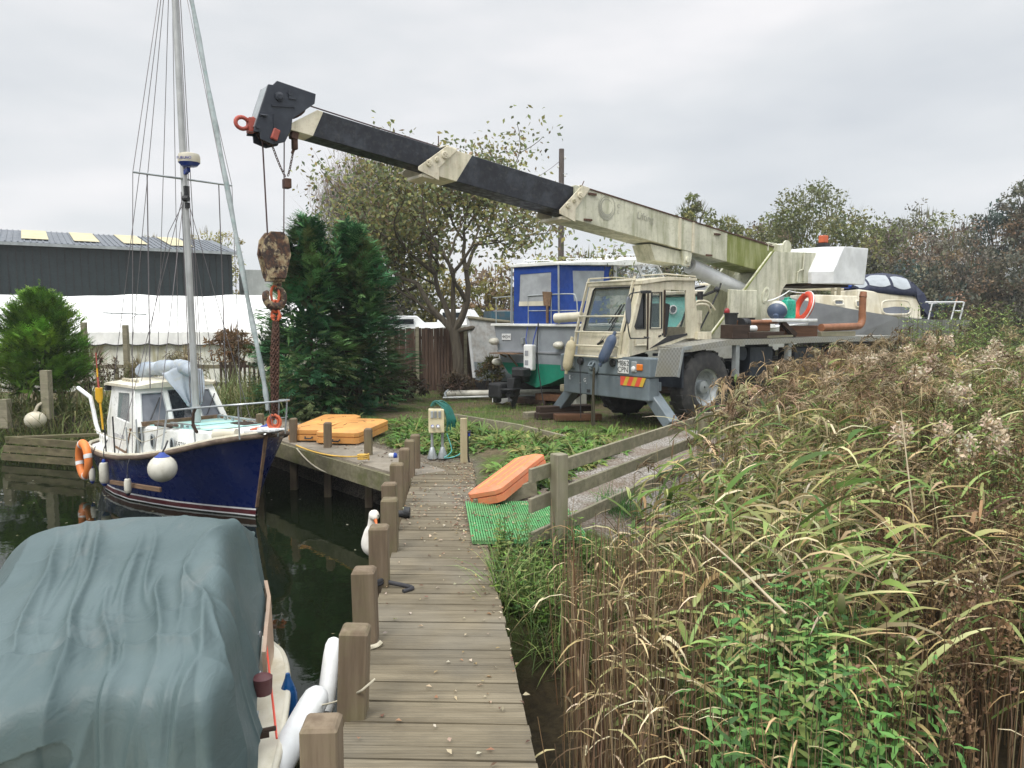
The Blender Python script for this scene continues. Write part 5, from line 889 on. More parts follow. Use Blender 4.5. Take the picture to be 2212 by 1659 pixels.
CT[1, :2] = [tuple(at(22,1205,.45)), tuple(at(88,1142,.72))]; CT[2, :2] = [tuple(at(-45,1320,.28)), tuple(at(20,1265,.56))]; CT[0, :2] = CT[1, :2]+np.array([(.05,.3,-.4),(.05,.3,-.4)]); CT[3, :2] = [tuple(at(-190,1440,.2)), tuple(at(-60,1390,.48))]
for j_, (c4, c5, c6) in enumerate((((476,1120,.75),(520,1130,.66),(545,1150,.52)),((470,1256,.65),(524,1280,.40),(568,1335,.12)),((463,1400,.53),(518,1440,.26),(556,1475,.0)),((452,1512,.45),(514,1550,.16),(556,1600,-.06)))):
    for k_, c_ in ((4, c4), (5, c5), (6, c6)): CT[j_+1, k_] = tuple(at(*c_))
CT[4, 1:4] = [tuple(at(-60,1545,.42)), tuple(at(164,1492,.46)), tuple(at(310,1500,.455))]; CT[4, 0] = (-3.3,3.0,.1); CT[5, :4] = CT[4, :4]+np.array([0,-.07,-.42]); CT[6, :4] = CT[4, :4]+np.array([0,-.22,-.75])
CT[0, 4:] = CT[1, 4:]+np.array([(.0,.3,-.45),(.02,.26,-.5),(-.02,.25,-.5)]); CT[5, 4:] = CT[4, 4:]+np.array([(.03,-.07,-.42),(.03,-.11,-.32),(.03,-.14,-.15)]); CT[6, 4:] = CT[4, 4:]+np.array([(.05,-.12,-.75),(.04,-.2,-.6),(.04,-.28,-.4)])
def cmr(A, t):
    n = len(A); t = np.clip(t, 0, n-1-1e-6); i = np.floor(t).astype(int); f = (t-i)[:, None, None]; g = lambda k: A[np.clip(i+k, 0, n-1)]
    a, b_, c, d = g(-1), g(0), g(1), g(2); return .5*(2*b_+(c-a)*f+(2*a-5*b_+4*c-d)*f**2+(3*b_-a-3*c+d)*f**3)
nV, nU = 320, 280; A1 = cmr(CT, np.linspace(0, 6, nV)); A2 = np.swapaxes(cmr(np.swapaxes(A1, 0, 1), np.linspace(0, 6, nU)), 0, 1)
du, dv = np.gradient(A2, axis=1), np.gradient(A2, axis=0); nrm = np.cross(du, dv); nrm /= np.linalg.norm(nrm, axis=-1, keepdims=True)+1e-9; nrm *= np.sign(nrm[..., 2:3]+1e-6)
X_, Y_, Z_ = A2[..., 0], A2[..., 1], A2[..., 2]; wob = vnoise(X_, Y_, 1.3, 11)-.5; wob2 = vnoise(X_, Y_, 2.6, 19)-.5
def fold(c, w, sharp=1.15): return np.exp(-np.abs(c/w)**sharp)          # one long soft crease along c = 0
dsp = np.zeros(X_.shape); rg = np.random.default_rng(5)
for x0, sl, w, h, ya, yb in ((-2.55,.42,.055,.030,4.5,3.0),(-2.30,.40,.05,.034,4.6,3.1),(-2.05,.38,.06,.040,4.3,2.9),(-1.86,.34,.045,.030,4.0,2.9),(-2.75,.36,.05,.026,4.4,3.2),(-1.70,.20,.04,.022,4.5,3.4),(-2.18,.50,.04,.026,3.9,2.9),(-1.62,.26,.045,.034,3.7,2.9),(-2.95,.30,.06,.03,4.5,3.0),(-1.95,.46,.035,.022,4.6,3.8),(-2.42,.33,.035,.020,4.7,3.9)):
    c = (X_-x0)+sl*.95*(Y_-4.0)+wob*.16+wob2*.05; dsp += 1.5*h*(.25+1.5*vnoise(X_, Y_, 1.4, int(-x0*100)))*fold(c, w*.8)*sstep(ya+.25, ya-.35, Y_)*sstep(yb-.35, yb+.2, Y_)
for _k in range(12):
    x0, sl, w, h, ya = rg.uniform(-3.0,-1.6), rg.uniform(.25,.6), rg.uniform(.015,.035), rg.uniform(.010,.026)*(1 if _k % 3 else -1), rg.uniform(3.4,4.6); c = (X_-x0)+sl*(Y_-4.0)+wob*.22+wob2*.06; dsp += h*fold(c, w)*sstep(ya+.15,ya-.25,Y_)*sstep(ya-1.3,ya-.7,Y_)
dsp -= .022*fold((X_+1.95)+.45*(Y_-3.6)+wob*.2, .09)*sstep(4.2,3.6,Y_)
for y0, h in ((3.40,.014),(3.12,.030)): dsp += h*fold((Y_-y0)-.18*(X_+2)+wob*.35+wob2*.12, .05)*sstep(-2.9,-2.2,X_)*sstep(-1.25,-1.5,X_)*(.3+1.2*vnoise(X_, Y_, 1.5, 23))
VV = np.linspace(0,6,nV)[:, None]*np.ones((1,nU)); dn = sstep(3.75,4.75,VV); dsp += .045*((1-np.abs(np.sin(X_*6.5+wob*5+Z_*2.2)))**1.3-.2)*dn+.022*(1-np.abs(np.sin(X_*15+wob*8-Z_*3)))**1.5*dn
dsp += .030*(1-np.abs(np.sin(Y_*6.0+wob*3+.6)))**1.8*sstep(-1.72, -1.55, X_+(Y_-4.0)*.36)
dsp += .007*fold(Y_-4.18+wob*.03, .012)+.007*fold(Y_-3.62-.02*X_+wob*.03, .012)+.006*fold(X_+2.1+wob*.02, .012)+.014*(vnoise(X_, Y_, 4.5, 14)-.5)+.005*fold(np.sin((X_+.40*Y_)*13+wob*9), .35)*vnoise(X_, Y_, 1.7, 29)*sstep(4.5,4.1,Y_)+.022*(vnoise(X_, Y_, 2.0, 17)-.5)
A3 = A2+nrm*dsp[..., None]; A3[..., 2] -= .02
b = MB(); b.v = [tuple(p) for p in A3.reshape(-1, 3)]; b.f = [(j*nU+i, j*nU+i+1, (j+1)*nU+i+1, (j+1)*nU+i) for j in range(nV-1) for i in range(nU-1)]; b.m = [0]*len(b.f)
def tarpmat():
    m, t, p = newmat('grey_green_tarpaulin'); v = coords(t, (1,1,1), False); f, r = tnoise(t, v, 1.3, 4, .5, .3, .7); c = mix(t, f, (.062,.096,.099), (.094,.134,.138)); v2 = coords(t, (3.2,.9,3.2), False); f2, r2 = tnoise(t, v2, 2.5, 8, .65, .45, .75)
    c = mix(t, mul(t, f2, .45), c, (.075,.11,.105)); v3 = coords(t, (2.2,.8,2.2), False); f3, _ = tnoise(t, v3, 1.7, 7, .7, .55, .72); c = mix(t, mul(t, f3, .3), c, (.17,.175,.165)); t.links.new(c, p.inputs['Base Color']); p.inputs['Roughness'].default_value = .5; p.inputs['Specular IOR Level'].default_value = .35
    n = nd(t, 'ShaderNodeTexNoise'); n.inputs['Scale'].default_value = 9; n.inputs['Detail'].default_value = 7; n.inputs['Distortion'].default_value = 1.2; t.links.new(v3, n.inputs['Vector']); bump(t, p, n.outputs[0], .22, .02); return m
o = b.build('tarpaulin', tarpmat(), smooth=180); tag(o, 'wrinkled grey green tarpaulin sheeted over the boat at bottom left', 'tarpaulin')
for j in range(1, 4):
    b = MB(); p = A3[int(nV*.27)+j*36, -1]; b.lathe([(.02,0),(.02,.006),(.012,.006)],10,Matrix.Translation(p+np.array((-.012,0,.05))) @ Matrix.Rotation(pi/2,4,'Y')); b.build('eyelet', M['galv'], o)
b = MB(); ed_ = [Vector(A3[j, -1]) for j in range(int(nV*.28), int(nV*.44), 8)]; b.loft([[TBI @ (p+Vector((.012,0,.05))), TBI @ (p+Vector((.035,0,.05))), TBI @ (p+Vector((.045,.01,-.30))), TBI @ (p+Vector((.02,.01,-.30)))] for p in ed_]); b.build('coaming', paint('tan_coaming',(.50,.36,.26),(.4,.28,.2),.4,4,rough=.6), tb_)
q1, q2 = at(573,1370,.06), at(598,1595,-.12); rope('red_cord', [q1, q1.lerp(q2,.5), q2], .006, M['hazard_red'], 'thin red cord tying the tarpaulin down to the white boat', 'cord')
q = at(567,1478,.02); b = MB(); b.lathe([(.02,-.05),(.05,-.05),(.055,.04),(.03,.055),(.01,.06)],12); o = b.build('port_lamp', M['maroon'], loc=q, smooth=40); tag(o, 'small dark red lamp on the white boat beside the tarpaulin', 'lamp')
for (px, py) in ((577,1305+60),(570,1590)): q = at(px, py, -.11); b = MB(); b.tube([(-.06,.0,.03),(.06,.0,.03)],.012,6); b.box((0,0,.01),(.05,.03,.03)); o = b.build('cleat', M['dark_wood'], loc=q, rz=.4); tag(o, 'dark cleat at the far end of the white boat side deck' if py < 1400 else 'dark cleat with rusty stains half under the tarpaulin edge', 'cleat')
# fenders between covered boat and jetty
def pole_fender(a, b_, r, mt, label):
    a, b_ = Vector(a), Vector(b_); z = (b_-a); L_ = z.length; q = z.normalized().to_track_quat('Z','Y').to_matrix().to_4x4(); q.translation = a; b = MB(); b.lathe([(.02,0),(.8*r,.01),(r,.05),(r,L_-.12),(.93*r,L_-.05),(.7*r,L_-.015),(.3*r,L_),(.01,L_)],18,q); o = b.build('pole_fender', mt, smooth=50); return tag(o, label, 'fender')
o = pole_fender(at(575,1700,-.30), at(692,1492,-.10), .078, M['fender_clean'], 'long white pole fender slanting between the covered boat and the nearest jetty posts'); o['group'] = 'white pole fenders'
q = at(700,1585,-.14); b = MB(); b.tube([q+Vector((-.02,-.02,-.02)), q+Vector((.03,.05,.03))],.03,10); b.tube([q+Vector((-.06,-.14,-.08)), q+Vector((-.02,-.08,-.05))],.026,10); b.build('end_lug', M['fender_clean'], o, smooth=50)
o = pole_fender(at(700,1545,-.38), at(722,1378,-.06), .055, M['fender_clean'], 'second white pole fender standing upright behind the chalk marked post'); o['group'] = 'white pole fenders'
b = MB(); b.lathe([(.01,-.30),(.03,-.28),(.052,-.22),(.056,-.1),(.056,.1),(.052,.18),(.03,.24),(.018,.27),(.012,.30)],16); o = b.build('blue_fender', M['sea_blue'], loc=at(624,1560,-.38), smooth=50); tag(o, 'blue fender hanging on the side of the covered white boat', 'fender')
# ---- cruiser with blue canopy on the hard, transom towards the camera
GO = Vector((.563,17.8,0)); GA = R(50); gb = thing('canopy_cruiser', 'grey and green hulled cruiser with bright blue canopy standing ashore behind the crane', 'boat', GO, GA)
tr = [(0,.41),(.42,.54),(.85,.72),(1.06,.97),(1.17,1.22),(1.30,1.84)]
secs = [(0,1,0),(1.5,1.03,-.02),(3.5,1.0,-.02),(5.0,.80,.12),(6.2,.42,.35),(7.0,.06,.62)]
b = MB()
for (x0, s0, d0), (x1, s1, d1) in zip(secs[:-1], secs[1:]):
    for sy in (-1, 1):
        for k in range(5):
            f = lambda x, s, d, p: (x, sy*p[0]*s, p[1]+d*(1-.6*(p[1]-.41)/1.4)); b.add([f(x0,s0,d0,tr[k]), f(x1,s1,d1,tr[k]), f(x1,s1,d1,tr[k+1]), f(x0,s0,d0,tr[k+1])], [(0,1,2,3)], 1 if k < 3 else 0)
b.add([(0,-y,z) for y, z in tr[:4]]+[(0,y,z) for y, z in reversed(tr[:4])], [tuple(range(8))], 1); b.add([(0,-1.06,.97),(0,-1.17,1.22),(0,-1.3,1.84),(0,1.3,1.84),(0,1.17,1.22),(0,1.06,.97)], [tuple(range(6))], 0)
b.build('hull', [M['hull_grey'], M['hull_green']], gb)
b = MB(); b.bar((-.03,-1.34,1.87),(-.03,1.36,1.87),.09,.06); b.bar((-.03,-1.33,1.87),(3.5,-1.33,1.90),.07,.06); b.bar((-.03,1.33,1.87),(3.5,1.33,1.9),.07,.06); b.add([(0,-1.3,1.86),(6.9,-.1,2.05),(6.9,.1,2.05),(0,1.3,1.86)],[(0,1,2,3)]); b.build('gunwale', M['white_grp'], gb, bevel=.01)
b = MB(); b.bar((-.015,-1.19,1.24),(-.015,1.19,1.24),.03,.04); b.build('hull_band', M['hull_slate'], gb)
pl = MB().box((-.012,.90,1.585),(.012,.28,.15)).build('registration_plate', M['fresh_white'], gb); text('plate_lettering','443H',.115,M['ink'],pl,(-.02,.90,1.585),XF,.001)
def cano(b):
    b.plate([(.66,1.90),(-.66,1.90),(-.66,3.22),(.66,3.22)], [[(.50,2.31),(-.44,2.31),(-.44,3.07),(.47,3.05)]], lambda y, z: (-.02+.12*0, y, z), (.012,0,0))
    for sy in (-1, 1): b.plate([(0,1.90),(2.15,1.93),(2.15,3.30),(0,3.22)], [[(.55,2.42),(1.75,2.45),(1.84,3.18),(.50,3.12)]], lambda x, z: (x, sy*.665+.012*sin(x*7), z), (0,-.012*sy,0))
b = MB(); cano(b); cn = b.build('canopy', M['canopy_blue'], gb)
b = MB(); b.plate([(.50,2.31),(-.44,2.31),(-.44,3.07),(.47,3.05)], [], lambda y, z: (-.012, y, z), (.006,0,0)); b.build('aft_window', M['vinyl'], cn)
b = MB(); b.plate([(.50,2.315),(-.44,2.315),(-.44,2.42),(.49,2.42)], [], lambda y, z: (-.03, y, z), (.006,0,0)); b.build('window_hem', M['cream_grp'], cn)
for sy in (-1, 1): b = MB(); b.plate([(.55,2.42),(1.75,2.45),(1.84,3.18),(.50,3.12)], [], lambda x, z: (x, sy*.658, z), (0,-.006*sy,0)); b.build('side_window', M['vinyl_white'], cn)
b = MB(); 
for y in (-.69,.72): b.tube([(-.05,y,1.9),(-.05,y*.97,3.26)],.022,8)
b.build('canopy_pole', M['galv'], gb)
b = MB(); rr = lambda x, w, z, h: [(x,-w,z),(x,-w,z+h*.7),(x,-w*.7,z+h),(x,w*.7,z+h),(x,w,z+h*.7),(x,w,z)]
b.loft([rr(-.08,.74,3.22,.08), rr(2.0,.78,3.32,.14), rr(2.6,.80,3.34,.22), rr(4.4,.70,3.50,.18)]); b.build('hardtop', M['white_grp'], gb, bevel=.01)
b = MB(); b.tube([(.5,-.5,3.32),(.5,-.5,3.40),(1.6,-.5,3.46),(1.6,-.5,3.38)],.014,6); b.tube([(2.2,-.45,3.48),(2.25,-.45,3.60),(3.9,-.42,3.72),(3.95,-.42,3.64)],.02,6); b.tube([(-.0,.4,3.30),(0,.4,3.38),(1.3,.4,3.44),(1.3,.4,3.38)],.014,6); b.build('roof_rail', M['fresh_white'], gb)
for sy in (-1, 1):
    b = MB(); b.plate([(2.2,2.95),(4.95,2.95),(4.35,3.46),(2.15,3.33)], [[(2.3,2.98),(3.6,2.98),(3.25,3.36),(2.3,3.30)],[(3.72,2.98),(4.82,2.98),(4.32,3.42),(3.40,3.37)]], XZ(sy*.70), (0,.03*sy,0)); b.build('screen_frame', M['alu'], gb)
    b = MB(); b.plate([(2.25,2.96),(4.9,2.96),(4.34,3.44),(2.2,3.33)], [], XZ(sy*.71), (0,.006*sy,0)); b.build('screen_glass', M['glass_clear'], gb)
b = MB(); b.loft([[(2.1,-.85,1.9),(2.1,-.80,2.96),(2.1,.80,2.96),(2.1,.85,1.9)],[(5.2,-.75,2.0),(5.0,-.72,2.96),(5.0,.72,2.96),(5.2,.75,2.0)],[(6.0,-.5,2.0),(5.8,-.45,2.45),(5.8,.45,2.45),(6.0,.5,2.0)]]); b.build('cabin', M['cream_grp'], gb, bevel=.02)
b = MB(); fr = lambda y, x=-.02: [(x,y,1.9),(x,y,2.52)]
b.tube(fr(1.22),.014,6); b.tube(fr(.70),.014,6); b.tube([(-.02,1.32,2.52),(-.02,.68,2.55)],.016,6); b.tube([(-.02,1.30,2.2),(-.02,.70,2.2)],.012,6)
b.tube(fr(.22),.014,6); b.tube(fr(-.45),.014,6); b.tube(curve([(-.02,.24,2.55),(-.02,-.95,2.57),(-.02,-1.12,2.5),(-.02,-1.17,2.3),(-.02,-1.18,1.9)],4),.016,6); b.tube([(-.02,.22,2.2),(-.02,-1.15,2.2)],.012,6); b.build('stern_rail', M['galv'], gb, smooth=50)
b = MB(); b.plate([(-.26,2.32),(-.44,2.30),(-.48,2.62),(-.22,2.64)], [], lambda y, z: (-.06,y,z), (.03,0,0)); b.bar((-.05,-.36,2.32),(-.05,-.36,1.92),.05,.04); b.build('oar_blade', M['timber_trim'], gb)
b = MB(); b.tube([(-.08,-.62,2.03),(-.02,-1.3,2.06)],.11,16); o = b.build('rolled_mat', M['cream_grp'], gb, smooth=40); o.parent = None; o.matrix_world = frame(GO, GA); tag(o, 'cream rolled mat lying on the stern of the grey and green cruiser', 'roll')
# stern gear
b = MB(); b.box((-.22,.72,1.20),(.36,.75,.025)); b.bar((-.02,.9,1.1),(-.35,.8,1.18),.03,.03); b.bar((-.02,.55,.9),(-.3,.6,1.18),.03,.03); b.build('swim_platform', M['timber_trim'], gb)
b = MB(); b.box((-.03,.38,1.50),(.06,.08,.14)); b.build('stern_lamp', M['galv'], gb)
for y, z in ((1.22,1.47),(1.12,.98),(-.72,1.42)): b = MB(); b.ball((-.12,y,z),(.10,.13,.085),12); b.tube([(-.02,y,z),(-.05,y,z)],.09,10); o = b.build('fender_ball', M['fender_white'], gb, smooth=50)
b = MB(); b.box((-.14,.08,1.12),(.16,.26,.60)); cont = b.build('plastic_container', M['fender_clean'], None, bevel=.03, seg=2); cont.matrix_world = frame(GO, GA); tag(cont, 'white square plastic container hung over the grey and green cruiser stern', 'container')
for z in (1.22,1.0): b = MB(); b.box((-.222,.11,z),(.01,.10,.12)); b.build('recess', M['hull_slate'], cont, bevel=.004)
b = MB(); b.tube([(-.14,.17,1.40),(-.14,.2,1.52),(-.03,.22,1.9)],.01,5); b.tube([(-.14,-.01,1.40),(-.14,-.03,1.52),(-.03,-.08,1.92)],.014,5); b.build('lanyard', M['bright_blue'], cont)
b = MB(); b.tube(curve([(-.08,-.12,1.93),(-.15,-.15,1.4),(-.2,-.22,.9),(-.3,-.45,.1)],6),.014,6); o = b.build('black_cable', M['black']); o.matrix_world = frame(GO, GA); tag(o, 'black cable hanging from the cruiser stern to the ground', 'cable')
ob = thing('outboard_drive', 'black outboard drive leg hanging below the cruiser transom', 'outboard'); ob.matrix_world = frame(GO, GA) @ Matrix.Translation((0,-.20,0)) @ Matrix.Diagonal((1.1,1.15,1.0,1))
b = MB(); b.box((-.20,.42,.72),(.22,.34,.34)); b.box((-.34,.30,.78),(.3,.3,.2)); b.build('bracket', M['black'], ob, bevel=.03)
b = MB(); b.loft([[( -.28,.33,.65),(-.28,.53,.65),(-.52,.53,.65),(-.52,.33,.65)],[(-.30,.36,.3),(-.30,.50,.3),(-.56,.50,.3),(-.56,.36,.3)],[(-.34,.40,.10),(-.34,.47,.10),(-.5,.47,.10),(-.5,.40,.10)],[(-.40,.42,-.03),(-.40,.45,-.03),(-.46,.45,-.03),(-.46,.42,-.03)]]); b.tube([(-.24,.43,.26),(-.50,.43,.26),(-.62,.43,.26)],[.03,.09,.06],12); b.box((-.5,.43,.40),(.42,.26,.025)); b.build('gear_leg', M['black'], ob, bevel=.01)
b = MB(); b.box((-.42,.80,.34),(.38,.36,.36)); b.box((-.46,.84,.12),(.2,.12,.16)); b.build('cowl', M['black'], ob, bevel=.05, seg=2)
b = MB()
for k in range(3): a = 2*pi*k/3; b.loft([[(-.63,.43+.03*cos(a),.26+.03*sin(a)),(-.60,.43+.03*cos(a),.26+.03*sin(a))],[(-.66,.43+.16*cos(a+.3),.26+.16*sin(a+.3)),(-.60,.43+.16*cos(a-.3),.26+.16*sin(a-.3))]], closed=False)
b.build('propeller', M['black'], ob)
for x, y, z, s_, mt in ((.4,-.3,.18,(.5,.9,.16),'brown_wood'),(.4,.3,.05,(.5,.9,.14),'dark_wood'),(4.0,0,.18,(.4,.9,.4),'dark_wood'),(.1,-.95,.45,(.3,.45,.16),'grey_wood')):
    b = MB(); b.box((x,y,z),s_); o = b.build('support_block', M[mt], bevel=.01); o.matrix_world = frame(GO, GA); tag(o, {'grey_wood':'grey timber block propping the cruiser hull beside the crane bumper','brown_wood':'brown timber block under the cruiser keel'}.get(mt, 'dark timber block under the cruiser keel '+('nearest the outboard' if x < 1 else 'further forward')), 'timber')
# ---- peeling old hull behind it
OO = Vector((-1.12,20.3,0)); OA = atan2(-.35,-.94)+pi; o_h = thing('old_hull', 'old clinker hull with peeling white paint ashore left of the blue canopy', 'boat', OO, OA)
st = [(.25-.1,-.05,.02,.03,1.72),(.5,.35,.35,.50,1.66),(1.1,1.0,.62,.78,1.58),(2.2,2.2,.85,.98,1.5),(3.8,3.8,.9,1.0,1.46),(5.2,5.3,.7,.85,1.5)]
hb_, sh = hull(st, [-.3,.05,.3,.55], [2,1,1,0,0]); h_ = hb_.build('hull', [M['hull_peel'], paint('blue_grey_bottom',(.20,.24,.26),(.35,.33,.3),.5,5,rough=.8), M['black']], o_h, smooth=40, loc=(0,0,.33))
b = MB()
for sy in (-1,1): b.tube([Vector((p.x, sy*(p.y+.01), p.z+.33)) for p in sh], .045, 8)
b.build('rubbing_strake', M['grey_wood'], o_h, smooth=40)
b = MB(); b.tube([(.12,0,.45),(-.05,0,2.07)],.05,8); b.build('stem', M['fresh_white'], o_h)
b = MB(); b.loft([[(.5,-.35,1.95),(.5,-.35,2.22),(.5,.35,2.22),(.5,.35,1.95)],[(2.6,-.8,1.82),(2.6,-.8,2.2),(2.6,.8,2.2),(2.6,.8,1.82)]]); b.build('cuddy', paint('faded_teal',(.05,.13,.18),(.16,.12,.08),.6,4,rough=.7), o_h)
b = MB(); b.tube([(.6,.0,2.2),(2.5,.1,2.3)],.05,8); b.tube([(.9,-.3,2.22),(2.6,-.5,2.28)],.04,8); b.build('loose_spars', M['brown_wood'], o_h)
for x in (.8,3.0): b = MB(); b.box((x,0,.2),(.3,.9,.42)); o = b.build('support_block', M['dark_wood'], bevel=.01); o.matrix_world = frame(OO, OA); tag(o, 'dark timber block under the peeling old hull, '+('bow end' if x < 1 else 'stern end'), 'timber')
# ---- white and turquoise cabin cruiser behind the crane cab
TO = Vector((2.9,20.2,0)); TA = R(20); tc_ = thing('turquoise_cruiser', 'white cabin cruiser with turquoise side and cream roof seen through and behind the crane cab', 'boat', TO, TA)
b = MB(); b.loft([[(-.2,-.9,1.0),(-.4,-1.1,1.75),(-.4,1.1,1.75),(-.2,.9,1.0)],[(3.0,-1.0,.9),(3.0,-1.2,1.7),(3.0,1.2,1.7),(3.0,1.0,.9)],[(5.6,-.1,1.3),(6.0,-.12,1.9),(6.0,.12,1.9),(5.6,.1,1.3)]]); b.build('hull', M['white_grp'], tc_)
b = MB(); b.loft([[(-.35,-1.0,1.7),(-.15,-.92,2.55),(-.15,.92,2.55),(-.35,1.0,1.7)],[(1.8,-1.05,1.7),(1.8,-.95,2.6),(1.8,.95,2.6),(1.8,1.05,1.7)]]); cb_ = b.build('aft_cabin', M['teal'], tc_, bevel=.03)
b = MB(); b.loft([[(1.8,-1.05,1.7),(1.8,-.95,2.62),(1.8,.95,2.62),(1.8,1.05,1.7)],[(4.3,-.85,1.75),(3.9,-.8,2.6),(3.9,.8,2.6),(4.3,.85,1.75)]]); fc_ = b.build('fore_cabin', M['white_grp'], tc_, bevel=.03)
b = MB(); b.loft([[(x,-w,z),(x,-w,z+.10),(x,w,z+.10),(x,w,z)] for x, w, z in ((-.3,1.0,2.56),(1.8,1.08,2.66),(4.0,.95,2.62))]); b.build('cabin_roof', M['cream_grp'], tc_, bevel=.02)
for x0, x1 in ((2.0,2.7),(2.9,3.7)): b = MB(); b.plate([(x0,2.1),(x1,2.1),(x1,2.45),(x0,2.45)], [], lambda x, z: (x,-1.0+.08*(x-1.8)/2,z), (0,.02,0)); b.build('cabin_window', M['glass_grey'], fc_, bevel=.006)
b = MB(); b.lathe([(.12,0),(.12,.02),(.09,.03),(.085,.01)],16,Matrix.Translation((.9,-1.02,2.25)) @ Matrix.Rotation(pi/2,4,'X')); po = b.build('porthole', M['fresh_white'], cb_, smooth=40); b = MB(); b.lathe([(.085,0),(.085,.012),(.002,.012)],16,Matrix.Translation((.9,-1.02,2.25)) @ Matrix.Rotation(pi/2,4,'X')); b.build('pane', M['glass_grey'], po)
b = MB(); b.box((2.2,0,.5),(3.6,.8,.9)); o = b.build('support_cradle', M['dark_wood']); o.matrix_world = frame(TO, TA); tag(o, 'dark cradle under the white and turquoise cruiser', 'cradle')
# ---- grey hulled yacht on the right
YO = Vector((13.05,23.2,0)); yb_ = thing('grey_yacht', 'grey hulled yacht with cream cabin and navy spray hood ashore at right', 'boat', YO, pi)
P_ = lambda x: 13.05-x
sx_ = [(P_(13.05),-.0,1.98,1.46),(P_(12.0),.0,2.0,1.40),(P_(11.1),.0,2.06,1.36),(P_(9.5),.0,2.34,1.36),(P_(7.6),.0,2.69,1.42),(P_(6.3),-.5,2.92,1.7),(P_(5.3),-1.12,3.05,2.2)]
b = MB(); rings = []
for x, ins, zt, zb in sx_: w = 1.2+ins; rings.append([(x+(zt-zb)*(-.12 if x < .1 else 0)*-1*0,-w*.80,zb),(x-(.12 if x < .1 else 0),-w,zt),(x-(.12 if x < .1 else 0),w,zt),(x,w*.80,zb)])
b.loft(rings); b.build('hull', M['hull_slate'], yb_)
b = MB(); b.loft([[(P_(8.6),y*.9,z) for y, z in ((-.75,2.45),(-.68,2.74),(.68,2.74),(.75,2.45))],[(P_(10.1),y,z) for y, z in ((-.95,2.2),(-.85,2.68),(.85,2.68),(.95,2.2))]]); f1_ = b.build('fore_cabin', M['cream_grp'], yb_, bevel=.03, seg=2)
b = MB(); b.loft([[(P_(10.05),y,z) for y, z in ((-.98,2.2),(-.86,2.88),(.86,2.88),(.98,2.2))],[(P_(11.85),y,z) for y, z in ((-1.0,2.0),(-.9,2.66),(.9,2.66),(1.0,2.0))]]); f2_ = b.build('aft_cabin', M['cream_grp'], yb_, bevel=.04, seg=2)
def yw(x0, x1, z0, z1, par, r=.10):
    cx, cz = (x0+x1)/2, (z0+z1)/2; pts = [(cx+(x1-x0)/2*np.sign(cos(a))*abs(cos(a))**.5, cz+(z1-z0)/2*np.sign(sin(a))*abs(sin(a))**.5) for a in np.linspace(0,2*pi,25)[:-1]]; f = lambda x, z: (P_(x), .99-.14*(z-2.1)/.6, z)
    b = MB(); b.plate(pts, [], f, (0,.015,0)); w_ = b.build('cabin_window', M['glass_grey'], par); b = MB(); b.tube([Vector(f(*p))+Vector((0,.015,0)) for p in pts], .03, 6, closed=True); b.build('frame', M['cream_grp'], w_, smooth=50)
yw(10.72,11.55,2.14,2.55,f2_); yw(9.35,9.62,2.42,2.56,f1_); yw(9.98,10.12,2.36,2.54,f1_)
b = MB(); n = 14; hood = lambda x, h, w, z: [(P_(x), w*cos(a), z+h*sin(a)) for a in np.linspace(0, pi, n)]
b.loft([hood(10.1,.12,.80,2.84), hood(10.3,.42,.84,2.81), hood(10.6,.58,.88,2.77), hood(11.1,.68,.92,2.72), hood(11.55,.66,.95,2.68), hood(11.72,.58,.97,2.66)], closed=False); hd_ = b.build('spray_hood', M['navy_canvas'], yb_, smooth=50); md = hd_.modifiers.new('s','SOLIDIFY'); md.thickness = .02
def hw(x0, x1, a0, a1):
    b = MB(); R2 = []
    for x in np.linspace(x0, x1, 8):
        h = np.interp(x,[10.1,10.3,10.6,11.1,11.55],[.12,.42,.58,.68,.66]); w = np.interp(x,[10.1,10.4,10.9,11.5],[.80,.85,.90,.95]); z = np.interp(x,[10.1,10.4,10.9,11.5],[2.84,2.80,2.74,2.68]); k = sin(pi*min(max((x-x0)/(x1-x0),.06),.94))**.35*.5
        am = (a0+a1)/2; R2.append([(P_(x), (w+.014)*cos(a), z+(h+.014)*sin(a)) for a in np.linspace(am-(am-a0)*(.35+1.3*k), am+(a1-am)*(.35+1.3*k), 7)])
    b.loft(R2, closed=False); b.build('hood_window', M['vinyl_white'], hd_, smooth=50)
hw(10.42,11.0,.30,1.1); hw(11.08,11.56,.25,.95); hw(10.14,10.36,.3,1.2)
b = MB(); b.loft([[(P_(11.70),.97,2.66),(P_(11.70),.70,3.10),(P_(11.70),-.70,3.10),(P_(11.70),-.97,2.66)],[(P_(11.82),.99,2.40),(P_(12.02),.8,2.75),(P_(12.02),-.8,2.75),(P_(11.8),-.99,2.4)],[(P_(12.05),1.02,2.08),(P_(12.25),.95,2.08),(P_(12.25),-.95,2.08),(P_(12.05),-1.02,2.08)]]); b.build('cockpit_cover', M['navy_canvas'], yb_)
b = MB(); zr = 2.50; b.tube([(P_(11.9),1.1,zr),(P_(12.95),1.12,zr),(P_(13.05),1.0,zr),(P_(13.05),-1.0,zr),(P_(11.9),-1.1,zr)],.022,6)
for x, y in ((12.75,1.12),(13.04,1.05),(12.1,1.1),(13.0,-1.0)): b.tube([(P_(x),y,zr),(P_(x-.1),y,2.0)],.02,6)
b.tube([(P_(12.75),1.12,2.25),(P_(13.0),1.1,2.25)],.016,6); b.build('pushpit', M['fresh_white'], yb_, smooth=40)
b = MB(); b.tube([(P_(5.6),.2,3.02),(P_(9.9),.2,2.92)],.07,10); b.build('stowed_mast', M['cream_grp'], yb_, smooth=40); b = MB(); b.tube([(P_(9.8),.2,3.0),(P_(10.3),.2,2.96)],[.10,.04],10); b.build('mast_cover', M['bright_blue'], yb_, smooth=40)
